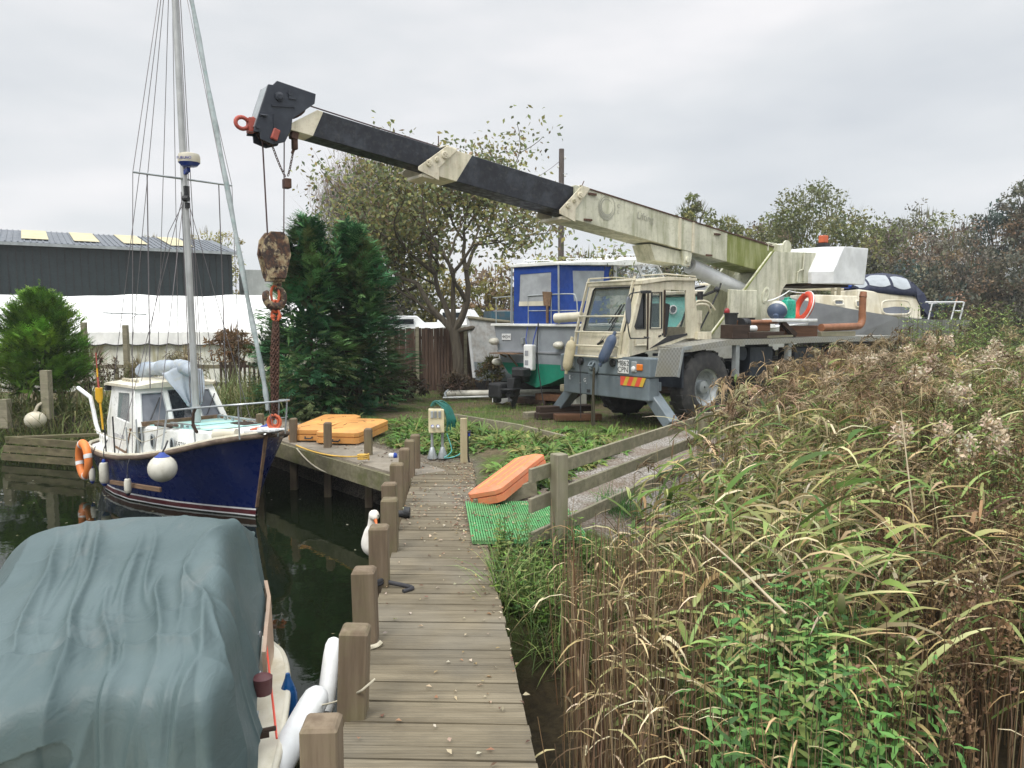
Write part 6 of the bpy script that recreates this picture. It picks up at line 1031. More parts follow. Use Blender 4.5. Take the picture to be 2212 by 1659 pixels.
b = MB(); b.box((P_(9.55),.3,2.82),(.08,.06,.4)); b.box((P_(9.75),.25,2.85),(.10,.06,.44)); b.build('mast_crutch', M['grey_wood'], yb_)
for x, mt in ((12.95,'bright_blue'),(10.6,'dark_wood'),(8.2,'dark_wood'),(6.6,'dark_wood')):
    b = MB(); b.bar((x,22.3,0),(x,22.5,1.5),.10,.10); b.bar((x,24.1,0),(x,23.9,1.5),.10,.10); b.bar((x,22.3,.5),(x,24.1,.5),.08,.08); b.bar((x,22.35,1.40),(x,24.05,1.40),.12,.1); o = b.build('boat_stand', M[mt]); tag(o, {'bright_blue':'blue steel boat stand under the grey yacht stern'}.get(mt, 'dark boat stand under the grey yacht, '+{10.6:'below its cabin window',8.2:'behind the crane rear wheel',6.6:'below its bow'}.get(x,'')), 'boat stand')
# ------------------------------------------------------------------ background buildings, fences, bits and pieces
def P3(px, py, Y): return atY(px, py, Y)
# slate clad shed
A, B_ = Vector((-31,37.0,-.4)), Vector((-16.7,46.0,-.4)); ax = (B_-A).normalized(); n_ = Vector((-ax.y, ax.x, 0)); Ls = (B_-A).length
sh_ = thing('clad_shed', 'long dark slate clad shed with cream rooflights in its shallow roof', 'shed', A, atan2(ax.y, ax.x)); EV, RG, DP = 6.35, 7.62, 14.0
b = MB(); b.loft([[(0,0,0),(0,0,EV),(0,DP/2,RG-.15),(0,DP,EV),(0,DP,0)],[(Ls,0,0),(Ls,0,EV),(Ls,DP/2,RG-.15),(Ls,DP,EV),(Ls,DP,0)]])
for k in range(46): b.box((.2+k*Ls/46,-.02,EV/2),(.035,.06,EV-.05), mi=1)
b.build('wall', [M['cladding'], M['black']], sh_)
b = MB()
for sgn in (0, 1): y0, y1 = (-.35, DP/2) if not sgn else (DP+.35, DP/2); b.loft([[(-.3,y0,EV-.05),(-.3,y1,RG),(-.3,y1,RG+.08),(-.3,y0,EV+.05)],[(Ls+.3,y0,EV-.05),(Ls+.3,y1,RG),(Ls+.3,y1,RG+.08),(Ls+.3,y0,EV+.05)]])
for k in range(60): x = k*Ls/60; b.bar((x,-.35,EV+.07),(x,DP/2,RG+.10),.06,.05)
b.build('roof', M['roof_sheet'], sh_)
b = MB(); b.bar((-.3,-.42,EV-.05),(Ls+.3,-.42,EV-.05),.14,.16); b.build('gutter', M['galv'], sh_)
for k in range(7):
    x = Ls-3.2-k*2.45; b = MB(); zf = lambda y: EV+(RG-EV)*(y+.35)/(DP/2+.35)+.14; b.add([(x,.9,zf(.9)),(x+1.25,.9,zf(.9)),(x+1.25,6.9,zf(6.9)),(x,6.9,zf(6.9))],[(0,1,2,3)]); b.build('rooflight', M['rooflight'], sh_)
o = MB().box((0,0,2.6),(6,5,5.6)).box((-1,-2.53,3.2),(.05,.05,5)).build('grey_shed', paint('pale_cladding',(.40,.42,.41),(.3,.32,.31),.5,6,streak=1,rough=.6), loc=(-14.4,50,-.4), rz=.4); tag(o, 'pale ribbed metal shed partly hidden right of the slate shed', 'shed')
# white marquee
MQ = thing('marquee', 'long white marquee with scalloped valance and grimy side wall', 'marquee', (-14.4,25.4,-.4), R(3)); Lm = 13.6
b = MB(); nx2 = 60; P = []
for i in range(nx2+1):
    x = Lm*i/nx2-4.5; sg = .05*sin(i*pi/7.5)**2
    P += [(x,-.08,1.97-.015*sin(i*2.1)),(x,1.5,2.62-sg),(x,3.0,3.30-sg*.6+.03*sin(i*.35)),(x,4.6,2.62),(x,6,1.97)]
b.add(P, [(i*5+j,i*5+j+1,(i+1)*5+j+1,(i+1)*5+j) for i in range(nx2) for j in range(4)]); b.build('roof', M['tarp_white'], MQ, smooth=60)
b = MB(); P = []; n2 = 240
for i in range(n2+1): x = Lm*i/n2-4.5; P += [(x,-.10,1.98),(x,-.12,1.60-.055*abs(sin(i*pi/12)))]
b.add(P, [(2*i,2*i+2,2*i+3,2*i+1) for i in range(n2)]); vl = b.build('valance', M['tarp_white'], MQ)
b = MB(); b.tube([(Lm*i/n2-4.5,-.13,1.60-.055*abs(sin(i*pi/12))) for i in range(n2+1)],.018,4); b.build('valance_trim', M['black'], vl)
b = MB(); P = []
for i in range(n2+1): x = Lm*i/n2-4.5; P += [(x,.02+.03*sin(i*.23)+.012*sin(i*.7),1.7),(x,.02+.05*sin(i*.23)+.02*sin(i*.7),-.1)]
b.add(P, [(2*i,2*i+2,2*i+3,2*i+1) for i in range(n2)]); b.build('side_wall', M['tarp_dirty'], MQ, smooth=60)
b = MB(); b.add([(-4.5,0,0),(-4.5,0,1.97),(-4.5,3,3.3),(-4.5,6,1.97),(-4.5,6,0)],[(0,1,2,3,4)]); b.add([(Lm-4.5,0,0),(Lm-4.5,0,1.97),(Lm-4.5,3,3.3),(Lm-4.5,6,1.97),(Lm-4.5,6,0)],[(0,1,2,3,4)]); b.build('end_wall', M['tarp_dirty'], MQ)
# tall posts and fence by the marquee
def tagpost(px, py0, py1, Y, w, label, mt='grey_wood', name='timber_post', group=None):
    p0, p1 = P3(px, py0, Y), P3(px, py1, Y); o = MB().box((0,0,(p0.z-p1.z)/2),(w,w,p0.z-p1.z)).build(name, M[mt], loc=p1, bevel=.006); return tag(o, label, 'post', group)
o = tagpost(188,696,850,19.5,.12,'grey timber post left of the pair standing before the marquee wall'); o = tagpost(277,702,850,19.5,.12,'grey timber post right of the pair standing before the marquee wall')
b = MB(); b.bar((-.55,0,2.06),(.55,0,2.02),.015,.03); b.bar((-.35,0,2.04),(0,0,1.8),.012,.012); b.bar((.35,0,2.04),(0,0,1.8),.012,.012); b.build('wire_arm', M['galv'], o)
tagpost(502,716,850,20.5,.12,'grey post right of the mast in front of the marquee'); tagpost(14,862,925,15.9,.17,'thick cut post at the left edge of the photo by the water'); tagpost(104,800,905,16.1,.17,'thick grey post on the left bank under the small conifer')
rl = thing('rail_barrier', 'low grey rail fence crossing in front of the marquee', 'fence', (0,19.6,0)); b = MB(); z = P3(188,792,19.6).z; xa, xb = P3(165,792,19.6).x, P3(500,792,19.6).x
for dz in (0,-.45): b2 = MB(); b2.bar((xa,0,z+dz),(xb,0,z+dz),.04,.10); b2.build('rail', M['grey_wood'], rl)
for k in range(5): b2 = MB(); x = xa+(xb-xa)*k/4; b2.box((x,.05,z/2-.3),(.09,.09,z+.7)); b2.build('fence_post', M['grey_wood'], rl)
bl = thing('black_railing', 'dark slatted railing among dry weeds behind the blue boat', 'railing', (0,18.2,0)); x0, x1 = P3(478,790,18.2).x, P3(560,790,18.2).x; zt, zb = P3(478,782,18.2).z, P3(478,852,18.2).z
b = MB(); b.bar((x0,0,zt-.1),(x1,0,zt-.1),.05,.07); b.bar((x0,0,zb+.15),(x1,0,zb+.15),.05,.07); b.build('rail', M['dark_wood'], bl); b = MB()
for k in range(9): b.box((x0+(x1-x0)*k/8,-.03,(zt+zb)/2),(.05,.03,zt-zb))
b.build('slats', M['dark_wood'], bl)
# brown board fence behind the apple tree
fA, fB = P3(838,705,20.6), P3(1032,705,21.4); bf = thing('board_fence', 'weathered brown vertical board fence behind the apple tree', 'fence', (fA.x,fA.y,0)); d_ = Vector((fB.x-fA.x, fB.y-fA.y, 0)); b = MB(); random.seed(5)
nb = 30
for k in range(nb): p = d_*(k/(nb-1)); b.box((p.x,p.y+random.uniform(-.01,.01),.9),(.085,.02,1.72+random.uniform(-.03,.03)),rot=Matrix.Rotation(random.uniform(-.02,.02),3,'Y'))
b.build('boards', M['fence_wood'], bf); b = MB(); b.bar((0,.06,1.5),(d_.x,d_.y+.06,1.5),.05,.08); b.bar((0,.06,.4),(d_.x,d_.y+.06,.4),.05,.08); b.build('rail', M['fence_wood'], bf)
for k in (.05,.32,.86): p = d_*k; b = MB(); b.box((p.x,p.y-.06,.9),(.09,.09,1.8)); b.build('fence_post', M['grey_wood'], bf)
# white boats glimpsed over the fence
for (x, y, L_, H_, rz_, lab, zb) in ((-3.6,25.4,3.6,.42,.15,'white boat cabin glimpsed over the board fence left of the apple tree trunk',1.7),(-1.75,27.0,2.4,.45,-.2,'white boat top glimpsed between the apple tree and the peeling hull',1.9)):
    o = thing('stored_boat', lab, 'boat', (x,y,0), rz_); b = MB(); b.loft([[(-L_/2,-.8,.5),(-L_/2,-1,zb),(-L_/2,1,zb),(-L_/2,.8,.5)],[(L_*.2,-.8,.5),(L_*.2,-1,zb),(L_*.2,1,zb),(L_*.2,.8,.5)],[(L_*.6,-.1,.9),(L_*.65,-.1,zb+.15),(L_*.65,.1,zb+.15),(L_*.6,.1,.9)]]); b.build('hull', M['white_grp'], o)
    b = MB(); b.loft([[(-L_*.3,-.75,zb),(-L_*.25,-.65,zb+H_),(-L_*.25,.65,zb+H_),(-L_*.3,.75,zb)],[(L_*.25,-.7,zb),(L_*.12,-.6,zb+H_),(L_*.12,.6,zb+H_),(L_*.25,.7,zb)]]); c_ = b.build('cabin', M['fresh_white'], o, bevel=.03); b = MB(); b.box((-L_*.06,-.73,zb+H_*.55),(L_*.3,.03,H_*.4),rot=Matrix.Rotation(-.12,3,'X')); b.build('cabin_window', M['glass_dark'], c_)
    b = MB(); b.box((0,0,.25),(L_*.5,.7,.5)); b.build('keel_block', M['dark_wood'], o)
# telegraph pole
p = P3(1213,322,38); po = thing('telegraph_pole', 'lone timber telegraph pole behind the crane boom', 'pole', (p.x,38,0)); b = MB(); b.tube([(0,0,-.3),(0,0,p.z)],[.17,.13],10); b.build('shaft', M['bark_grey'], po, smooth=50)
for k in range(4): b = MB(); b.lathe([(.04,0),(.06,.06),(.03,.12)],8,Matrix.Translation((.17*(-1)**k,-.1,p.z-.5-.42*k))); b.build('insulator', M['fender_clean'], po, smooth=50)
for k in range(6): b = MB(); b.tube([(0,-.1,p.z-1.2-.5*k),(.3*(-1)**k,-.1,p.z-1.2-.5*k)],.018,4); b.build('step_iron', M['galv'], po)
o = MB().tube(sag((p.x,38,p.z-.5),P3(1100,400,36),.25,10),.014,4).build('overhead_wire', M['wire']); tag(o, 'thin overhead wire running left from the telegraph pole', 'wire')
# spar, bag and blocks on the yard
ms = thing('lying_mast', 'long white painted mast lying on the yard behind the power box', 'mast', (0,19.3,.1)); a, c = at(960,856,.1), at(1255,850,.1); b = MB(); b.tube([(a.x,-.0,.02),(c.x,.15,.05)],.085,12); b.build('spar', M['fender_white'], ms, smooth=50); b = MB(); b.tube([(a.x-.05,-.25,-.06),(a.x+1.5,-.2,-.02),(c.x,-.15,.0)],.03,8); b.build('boom', M['alu'], ms, smooth=50)
b = MB(); b.tube([(a.x+.02,-.25,-.04),(a.x-.02,-.1,.04),(a.x+.06,0,.11)],.03,6); b.build('fitting', M['galv'], ms)
q = at(1078,868,0); b = MB(); r = np.random.default_rng(4)
for k in range(3): b.loft([[(.16*cos(t)*(1+.3*sin(3*t+k))*s+sh2, .12*sin(t)*s, z+.03*sin(2*t+k)) for t in np.linspace(0,2*pi,12)[:-1]] for z, s, sh2 in ((0,.9,.05*k),(.1,1,.02),(.2,.7,-.05),(.32-.08*k,.22,-.10),(.42-.1*k,.05,-.06))])
o = b.build('plastic_bag', M['fender_clean'], loc=q, smooth=40); tag(o, 'crumpled white plastic bag beside the outboard drive', 'bag')
for (px, py, s_, mt, lab) in ((1235,862,(.45,.25,.4),'brick','red and white striped block behind the crane left foot'),(1250,880,(.28,.28,.34),'concrete','grey concrete block under the crane front panel')):
    q = at(px, py, 0); o = MB().box((0,0,s_[2]/2),s_).build('block', M[mt], loc=q, rz=.3, bevel=.012); tag(o, lab, 'block')
# left bank timber edging
lb = thing('timber_staging', 'rotten low timber staging along the left bank water edge', 'staging', (0,0,0)); a, c = at(14,952,-.35), at(140,962,-.35)
for k, z in enumerate((-.33,-.50,-.66)): b = MB(); b.bar((a.x-.05*k,a.y,z),(c.x+.4,c.y-.1,z),.05,.13); b.build('board', wood('rotten_board_%d' % k,(.20,.17,.10),(.08,.07,.04),0,4,green=(.10,.11,.04),gamt=.7) if k == 0 else bpy.data.materials['rotten_board_0'], lb)
b = MB(); b.bar((a.x,a.y,-.30),(c.x+.2,c.y+.9,-.28),.16,.05); b.build('cap_plank', bpy.data.materials['rotten_board_0'], lb)
q = at(77,907,-.1); o = MB().ball((0,0,0),(.21,.21,.18),18).build('mooring_buoy', M['cream_grp'], loc=(q.x,15.9,P3(77,907,15.9).z), smooth=60); tag(o, 'pale round mooring buoy hanging by the left bank', 'buoy'); b = MB(); b.tube([(0,0,.17),(.04,.05,.3),(.12,.3,.42)],.03,6); b.build('rope_tail', M['rope_pale'], o)
# ------------------------------------------------------------------ vegetation
def nrm_(a): return a/(np.linalg.norm(a, axis=-1, keepdims=True)+1e-9)
class LB:                                                    # leaf builder: strips and leaf-shaped quads with a colour per leaf
    def __init__(s): s.v, s.f, s.c, s.n = [], [], [], 0
    def strips(s, V, C):                                     # V (N,K,2,3)
        N, K = V.shape[:2]; s.v.append(V.reshape(-1, 3)); i = (np.arange(N)*K*2)[:, None]+(np.arange(K-1)*2)[None, :]+s.n
        s.f.append(np.stack([i, i+1, i+3, i+2], -1).reshape(-1, 4)); C = C if C.ndim == 3 else np.repeat(C[:, None], K, 1); s.c.append(np.repeat(C, 2, 1).reshape(-1, 3)); s.n += N*K*2
    def leaves(s, P, A, Sd, Ln, Wd, C, fold=.12):
        N = len(P); nn = np.cross(A, Sd); L_, W_ = Ln[:, None], Wd[:, None]; V = np.stack([P, P+A*L_*.42+Sd*W_*.5+nn*W_*fold, P+A*L_, P+A*L_*.42-Sd*W_*.5+nn*W_*fold], 1)
        s.v.append(V.reshape(-1, 3)); s.f.append((np.arange(N*4)+s.n).reshape(-1, 4)); s.c.append(np.repeat(C, 4, 0)); s.n += N*4
    def blades(s, P, D, Ln, Wd, droop, K, C, roll=None, base=.4, C2=None):
        N = len(P); d = nrm_(D); sd = nrm_(np.cross(d, np.array([0,0,1.])+.001)); 
        if roll is not None: up = np.cross(sd, d); sd = sd*np.cos(roll)[:, None]+up*np.sin(roll)[:, None]
        V = np.zeros((N, K+1, 2, 3)); p = P.copy(); CC = np.zeros((N, K+1, 3))
        for k in range(K+1):
            t = k/K; w = Wd*min(1, base+t*4)*max(1-t, .0)**.55*.5; V[:, k, 0] = p-sd*w[:, None]; V[:, k, 1] = p+sd*w[:, None]; CC[:, k] = C if C2 is None else C*(1-t)+C2*t
            p = p+d*(Ln/K)[:, None]; d = nrm_(d+np.array([0,0,-1.])*(droop/K)[:, None])
        s.strips(V, CC)
    def stems(s, P, Q, r, C, bend=None, K=3):                # three-sided stems as crossed strips
        t = np.linspace(0, 1, K+1)[None, :, None]; path = P[:, None]*(1-t)+Q[:, None]*t
        if bend is not None: path = path+bend[:, None]*(4*t*(1-t))
        rr = (r[:, None]*(1-.6*t[..., 0]))[..., None]
        for a in (0, 2.1, 4.2):
            o = np.array([cos(a), sin(a), 0]); o2 = np.array([cos(a+2.1), sin(a+2.1), 0]); s.strips(np.stack([path+o*rr, path+o2*rr], 2), C)
    def build(s, name, mt, parent=None, loc=None):
        v = np.concatenate(s.v); f = np.concatenate(s.f); c = np.clip(np.concatenate(s.c), .003, 1); me = bpy.data.meshes.new(name)
        if loc is not None: v = v-np.array(loc)
        me.vertices.add(len(v)); me.vertices.foreach_set('co', v.astype(np.float32).ravel()); me.loops.add(len(f)*4); me.loops.foreach_set('vertex_index', f.astype(np.int32).ravel())
        me.polygons.add(len(f)); me.polygons.foreach_set('loop_start', np.arange(0, len(f)*4, 4, dtype=np.int32)); me.update(calc_edges=True); me.validate()
        a = me.color_attributes.new('Col', 'FLOAT_COLOR', 'POINT'); a.data.foreach_set('color', np.concatenate([c, np.ones((len(c), 1))], 1).astype(np.float32).ravel())
        me.materials.append(mt); o = bpy.data.objects.new(name, me); COL.objects.link(o); o.parent = parent
        if loc is not None and parent is None: o.location = loc
        return o
def rdir(r, n, zb=0.0):
    a = r.normal(size=(n, 3)); a[:, 2] += zb; return nrm_(a)
def pal(r, n, cols, var=.18):
    C = np.array(cols)[r.integers(0, len(cols), n)]; return C*(1+r.normal(0, var, (n, 1)))*(1+r.normal(0, .05, (n, 3)))
def crown(r, c, R3, ncl, per, ls, cols, tilt=.3, shell=.55, var=.2, asp=.5, dome=False):
    """clumped crown of leaves; c centre, R3 radii"""
    d = rdir(r, ncl); d[:, 2] = np.abs(d[:, 2]) if dome else d[:, 2]; rad = shell+(1-shell)*r.random(ncl)**.6; lump = 1+.22*np.sin(d[:, 0]*4+r.random()*6)*np.sin(d[:, 1]*5+r.random()*6)
    cc = np.array(c)+d*np.array(R3)*(rad*lump)[:, None]; cr_ = np.mean(R3)*(.10+.17*r.random(ncl)); ccol = pal(r, ncl, cols, var)
    i = np.repeat(np.arange(ncl), per); n = len(i); q = rdir(r, n)*(r.random(n)**.45)[:, None]*cr_[i][:, None]*np.array([1.15,1.15,.85]); P = cc[i]+q
    A = nrm_(rdir(r, n)+np.array([0,0,-tilt])+nrm_(q)*.5); Sd = nrm_(np.cross(A, rdir(r, n))); L_ = ls*(.6+.8*r.random(n)); return P, A, Sd, L_, L_*asp*(.7+.6*r.random(n)), ccol[i]*(1+r.normal(0, .13, (n, 1)))
def limb(b, p, d, L_, r0, depth, rng, spread=.6, up=.25, kids=(2,3), tips=None, shrink=.7, n=6, wig=.18):
    pts = [Vector(p)]; d = Vector(d).normalized(); k = 4
    for i in range(k): d = (d+Vector(rng.normal(0, wig, 3))+Vector((0,0,up*.3))).normalized(); pts.append(pts[-1]+d*L_/k)
    b.tube(pts, [r0*(1-.45*i/k) for i in range(k+1)], n if depth > 1 else 4)
    if tips is not None: tips.append((pts[-1], d.copy(), depth)); tips.append((pts[2], d.copy(), depth))
    if depth > 0:
        for j in range(int(rng.integers(kids[0], kids[1]+1))):
            q = pts[-1] if j < 2 else pts[int(rng.integers(2, k))]; nd_ = (d+Vector(rng.normal(0, spread, 3))).normalized(); limb(b, q, nd_, L_*shrink*(.8+.4*rng.random()), r0*.58, depth-1, rng, spread, up, kids, tips, shrink, n, wig)
# --- conifers
def conifer(base, H, Rb, n, cols, label, seed, name='conifer', lift=-.15, spray=.42, z0=.25, top=.0, taper=.8, trunkr=.1):
    r = np.random.default_rng(seed); base = Vector(base); t = thing(name, label, 'conifer', base); lb_ = LB()
    K = max(40, n//22); au = r.random(K)**.85; aa = r.random(K)*2*pi; ac = pal(r, K, cols, .30); al = .62+.62*r.random(K)**1.3; ki = r.integers(0, K, n)
    u = np.clip(au[ki]+r.normal(0, .028, n), 0, 1); az = aa[ki]+r.normal(0, .17, n); prof = (1-u)**taper*(1-.35*np.exp(-u*9)); dep = r.random(n)**.45; rad = Rb*np.maximum(prof, .02)*al[ki]*(.35+.72*dep)
    zc = z0+(H-z0)*u-(dep-.7)*.22*(lift < .2); P = np.stack([rad*np.cos(az), rad*np.sin(az), zc], 1); P[:, 2] += r.normal(0, .04, n)
    out_ = np.stack([np.cos(az+r.normal(0,.35,n)), np.sin(az+r.normal(0,.35,n)), lift+u*.7+r.normal(0, .2, n)], 1); out_ = nrm_(out_); C = ac[ki]*(1+r.normal(0,.12,(n,1)))
    tl = spray*(.6+.7*r.random(n)); sd = nrm_(np.cross(out_, np.array([0,0,1.]))+r.normal(0,.25,(n,3)))
    for k, (f_, a_, s_) in enumerate(((0,0,1),(.15,.5,.75),(.15,-.5,.75),(.4,.55,.6),(.4,-.55,.6),(.62,.5,.45),(.62,-.5,.45),(-.1,.9,.6),(-.1,-.9,.6))):
        A = nrm_(out_*cos(a_)+sd*sin(a_)+np.array([0,0,-.12*abs(a_)])); S2 = nrm_(np.cross(A, np.cross(out_, sd))); lb_.leaves(P+out_*(tl*f_)[:, None], A, S2, tl*s_*.62, tl*s_*.125, C*(1+.12*r.normal(size=(n,1))), .2)
    for q in range(7):
        a0 = r.random()*6.28; rr0 = Rb*(.05+.55*r.random()); zt_ = H*(1.0 if q == 0 else .80+.16*r.random()); m2 = 60; hh_ = np.linspace(-.7,.22 if q else .38,m2); B2 = np.column_stack([rr0*cos(a0)*(0 if q == 0 else 1)+r.normal(0,.02,m2), rr0*sin(a0)*(0 if q == 0 else 1)+r.normal(0,.02,m2), zt_+hh_]); a3 = r.random(m2)*6.28; A3_ = nrm_(np.column_stack([np.cos(a3), np.sin(a3), .7+.5*r.random(m2)])); lb_.leaves(B2, A3_, nrm_(np.cross(A3_, rdir(r, m2))), spray*(.75-1.3*np.clip(hh_+.3,0,.5))*(.6+.5*r.random(m2)), np.full(m2,spray*.16), pal(r, m2, cols, .2))
    # inner dark branches
    m = n//3; u2 = r.random(m)**.9; a2 = r.random(m)*2*pi; rr = Rb*(1-u2)**taper*.55*r.random(m)**.5; lb_.leaves(np.stack([rr*np.cos(a2), rr*np.sin(a2), z0+(H-z0)*u2], 1), rdir(r, m), rdir(r, m), np.full(m, spray*.9), np.full(m, spray*.35), pal(r, m, cols, .2))
    lb_.build('crown', M['needle'], t); b = MB(); b.tube([(0,0,-.4),(0,0,H*.5),(0,0,H*.95)], [trunkr, trunkr*.6, .015], 8)
    for k in range(26): a = k*2.4; z = z0+(H*.75-z0)*k/26; L_ = Rb*(1-z/H)*.7; b.tube([(0,0,z),(L_*cos(a),L_*sin(a),z-.05)],[.025,.008],4)
    b.build('trunk', M['bark'], t); return t
DG = [(.055,.165,.062),(.040,.13,.052),(.085,.21,.072),(.13,.25,.085),(.028,.095,.042),(.10,.13,.05)]
conifer((-4.2,15.9,-.05), 4.0, 1.2, 3400, DG, 'tall dark green conifer behind the orange pontoons', 21, z0=.1, taper=.66, spray=.34)
conifer((-3.35,16.6,-.05), 3.85, 1.25, 3300, DG, 'dark green conifer right of the tall one, against the board fence', 22, z0=.1, taper=.60, spray=.34)
conifer((-5.2,17.0,-.05), 2.0, .75, 800, [(.05,.11,.04),(.035,.09,.04)], 'smaller conifer left of the tall one, behind the lifting chain', 23, z0=.1, spray=.3)
conifer((-3.75,17.6,-.05), 4.3, .95, 1100, DG, 'dark conifer tucked behind the two front ones', 24, z0=.2, taper=.55, spray=.34)
conifer((-10.45,17.0,-.35), 2.85, 1.08, 3400, [(.17,.31,.04),(.21,.35,.045),(.13,.25,.035),(.085,.18,.03)], 'bright green rounded conifer on the left bank', 25, lift=.45, spray=.30, z0=.75, taper=.42, trunkr=.07)
# --- apple tree
r = np.random.default_rng(31); T0 = Vector((-1.45,20.3,0)); t = thing('apple_tree', 'spreading half bare apple tree with forked trunk behind the power box', 'tree', T0); t.scale = (1.15,.8,1.05); b = MB(); tips = []
b.tube([(0.1,0,-.1),(.03,0,.5),(0,0,1.1),(-.08,0,1.65)], [.17,.135,.125,.12], 10)
for d_, L_, r0 in (((-.75,-.1,.75),1.5,.095),((.55,.0,.8),1.6,.10),((.1,.3,1),1.6,.09),((-.3,-.3,1),1.5,.08),((.95,-.1,.55),1.4,.07),((-.9,.2,.45),1.3,.06)): limb(b, (-.08,0,1.6), d_, L_, r0, 4, r, .55, .30, (2,3), tips, .76)
b.build('trunk', M['bark'], t, smooth=60); lb_ = LB(); TP = np.array([tuple(p) for p, d, k in tips if k < 3]); i = r.integers(0, len(TP), 6500); i = np.concatenate([i, r.integers(0, len(TP), 13500)]); P = TP[i]+r.normal(0, .26, (20000, 3)); A = nrm_(rdir(r, 20000)+np.array([0,0,-.5]))
lb_.leaves(P, A, nrm_(np.cross(A, rdir(r, 20000))), .08+.09*r.random(20000), .045+.05*r.random(20000), pal(r, 20000, [(.19,.225,.105),(.23,.26,.11),(.27,.265,.10),(.15,.18,.095),(.31,.28,.10),(.20,.15,.085)], .2))
lb_.build('crown', M['leaf'], t)
# --- bare tree
r = np.random.default_rng(33); T0 = Vector((-5.6,30,0)); t = thing('bare_tree', 'leafless pale twiggy tree rising behind the apple tree', 'tree', T0); t.scale = (1.05,1,.86); b = MB(); tips = []
b.tube([(0,0,-.2),(0,0,3.0)],[.22,.16],8)
for k in range(9): a = k*2.4; limb(b, (0,0,2.2+.18*k), (cos(a)*.55,sin(a)*.55,1), 2.0, .07, 3, r, .32, .5, (2,4), tips, .74, 5, .1)
b.build('trunk', M['bark_grey'], t); lb_ = LB(); TP = np.array([tuple(p) for p, d, k in tips if k < 2]); n = 9000; i = r.integers(0, len(TP), n); P = TP[i]+r.normal(0,.30,(n,3)); D = rdir(r, n, 1.6); lb_.blades(P, D, .5+.5*r.random(n), np.full(n,.018), .1*r.random(n), 2, pal(r, n, [(.30,.26,.235),(.36,.31,.28),(.22,.175,.14)], .15), base=1)
n = 2200; i = r.integers(0, len(TP), n); A = rdir(r, n); lb_.leaves(TP[i]+r.normal(0,.4,(n,3)), A, rdir(r, n), np.full(n,.12), np.full(n,.08), pal(r, n, [(.15,.12,.08),(.12,.14,.06)])); lb_.build('crown', M['leaf'], t)
# --- background trees and scrub
OL, YE, BR, GB, DK_, DC = [(.17,.185,.065),(.21,.215,.075),(.13,.15,.06)], [(.32,.30,.085),(.24,.245,.08),(.35,.29,.09)], [(.22,.16,.10),(.27,.19,.11),(.17,.13,.09)], [(.19,.17,.135),(.16,.165,.11),(.23,.20,.16)], [(.125,.13,.085),(.16,.145,.10),(.10,.11,.08)], [(.06,.095,.08),(.075,.115,.09)]
def bgtree(px, hw, ty, D, cols, label, seed, by=690, ls=.22, ncl=85, per=38, name='tree', twigs=160, shell=.5):
    r = np.random.default_rng(seed); X = (px-1106)/FOC*D; top = CAMH+(690-ty)*D/FOC; Rx = hw*D/FOC; t = thing(name, label, 'bush' if name == 'bush' else 'tree', (X,D,0)); zc = max(top*.52, top-Rx*1.15) if name == 'tree' else top*.55; lb_ = LB()
    lb_.leaves(*crown(r, (0,0,zc), (Rx,Rx*.8,top-zc), ncl, per, ls, cols, shell=shell))
    lo = crown(r, (0,0,zc*.55), (Rx*.85,Rx*.7,zc*.6), ncl//2, per, ls*1.1, cols, shell=.3); lb_.leaves(*lo)
    d = rdir(r, twigs, .4); P = np.array([0,0,zc])+d*np.array([Rx,Rx*.8,top-zc])*.85; lb_.blades(P, nrm_(d+np.array([0,0,.8])), Rx*.16+Rx*.16*r.random(twigs), np.full(twigs,.05), .2*r.random(twigs), 2, pal(r, twigs, [(.10,.085,.07)]+cols), base=1)
    lb_.build('crown', M['leaf'], t); b = MB(); b.tube([(0,0,-.3),(.1,0,zc*.7)],[.05*Rx+.06,.03*Rx+.03],7)
    for k in range(7): a = k*2.4; b.tube([(.05,0,zc*.45),(Rx*.35*cos(a),Rx*.3*sin(a),zc),(Rx*.6*cos(a),Rx*.5*sin(a),zc+(top-zc)*.6)],[.03*Rx+.02,.02*Rx,.01],4)
    b.build('trunk', M['bark'], t); return t
BG = [(1765,150,418,47,OL,'broad rounded olive green tree behind the crane counterweight',41,340,58),(1650,62,478,50,BR+OL,'brown tinged tree left of the broad olive tree',42,70,36),(1492,44,432,43,OL,'slender green tree showing above the middle of the boom',43,40,26),(1565,44,468,45,OL+YE,'small olive tree just above the lower boom',44,45,28),
 (1900,75,482,53,GB,'grey brown half bare tree right of the broad olive tree',45,105,40),(1985,88,452,50,OL+GB,'grey green bushy tree with two raised tips',46,115,42),(2075,75,476,52,DK_+BR,'dark brownish tree in the wood at right',47,80,38),(2148,62,446,47,DC,'dark blue green conifer like tree near the right edge',48,70,38),(2205,52,392,45,DK_,'tall thin dark tree cut by the right edge of the photo',49,55,30),
 (462,66,492,62,YE,'yellow green tree beyond the right end of the slate shed',50,70,34),(335,50,508,64,YE+GB,'faint yellowish tree top above the slate shed roof',51,45,26)]
for px, hw, ty, D, cols, lab, sd, ncl, per in BG: bgtree(px, hw, ty, D, cols, lab, sd, ncl=ncl, per=per)
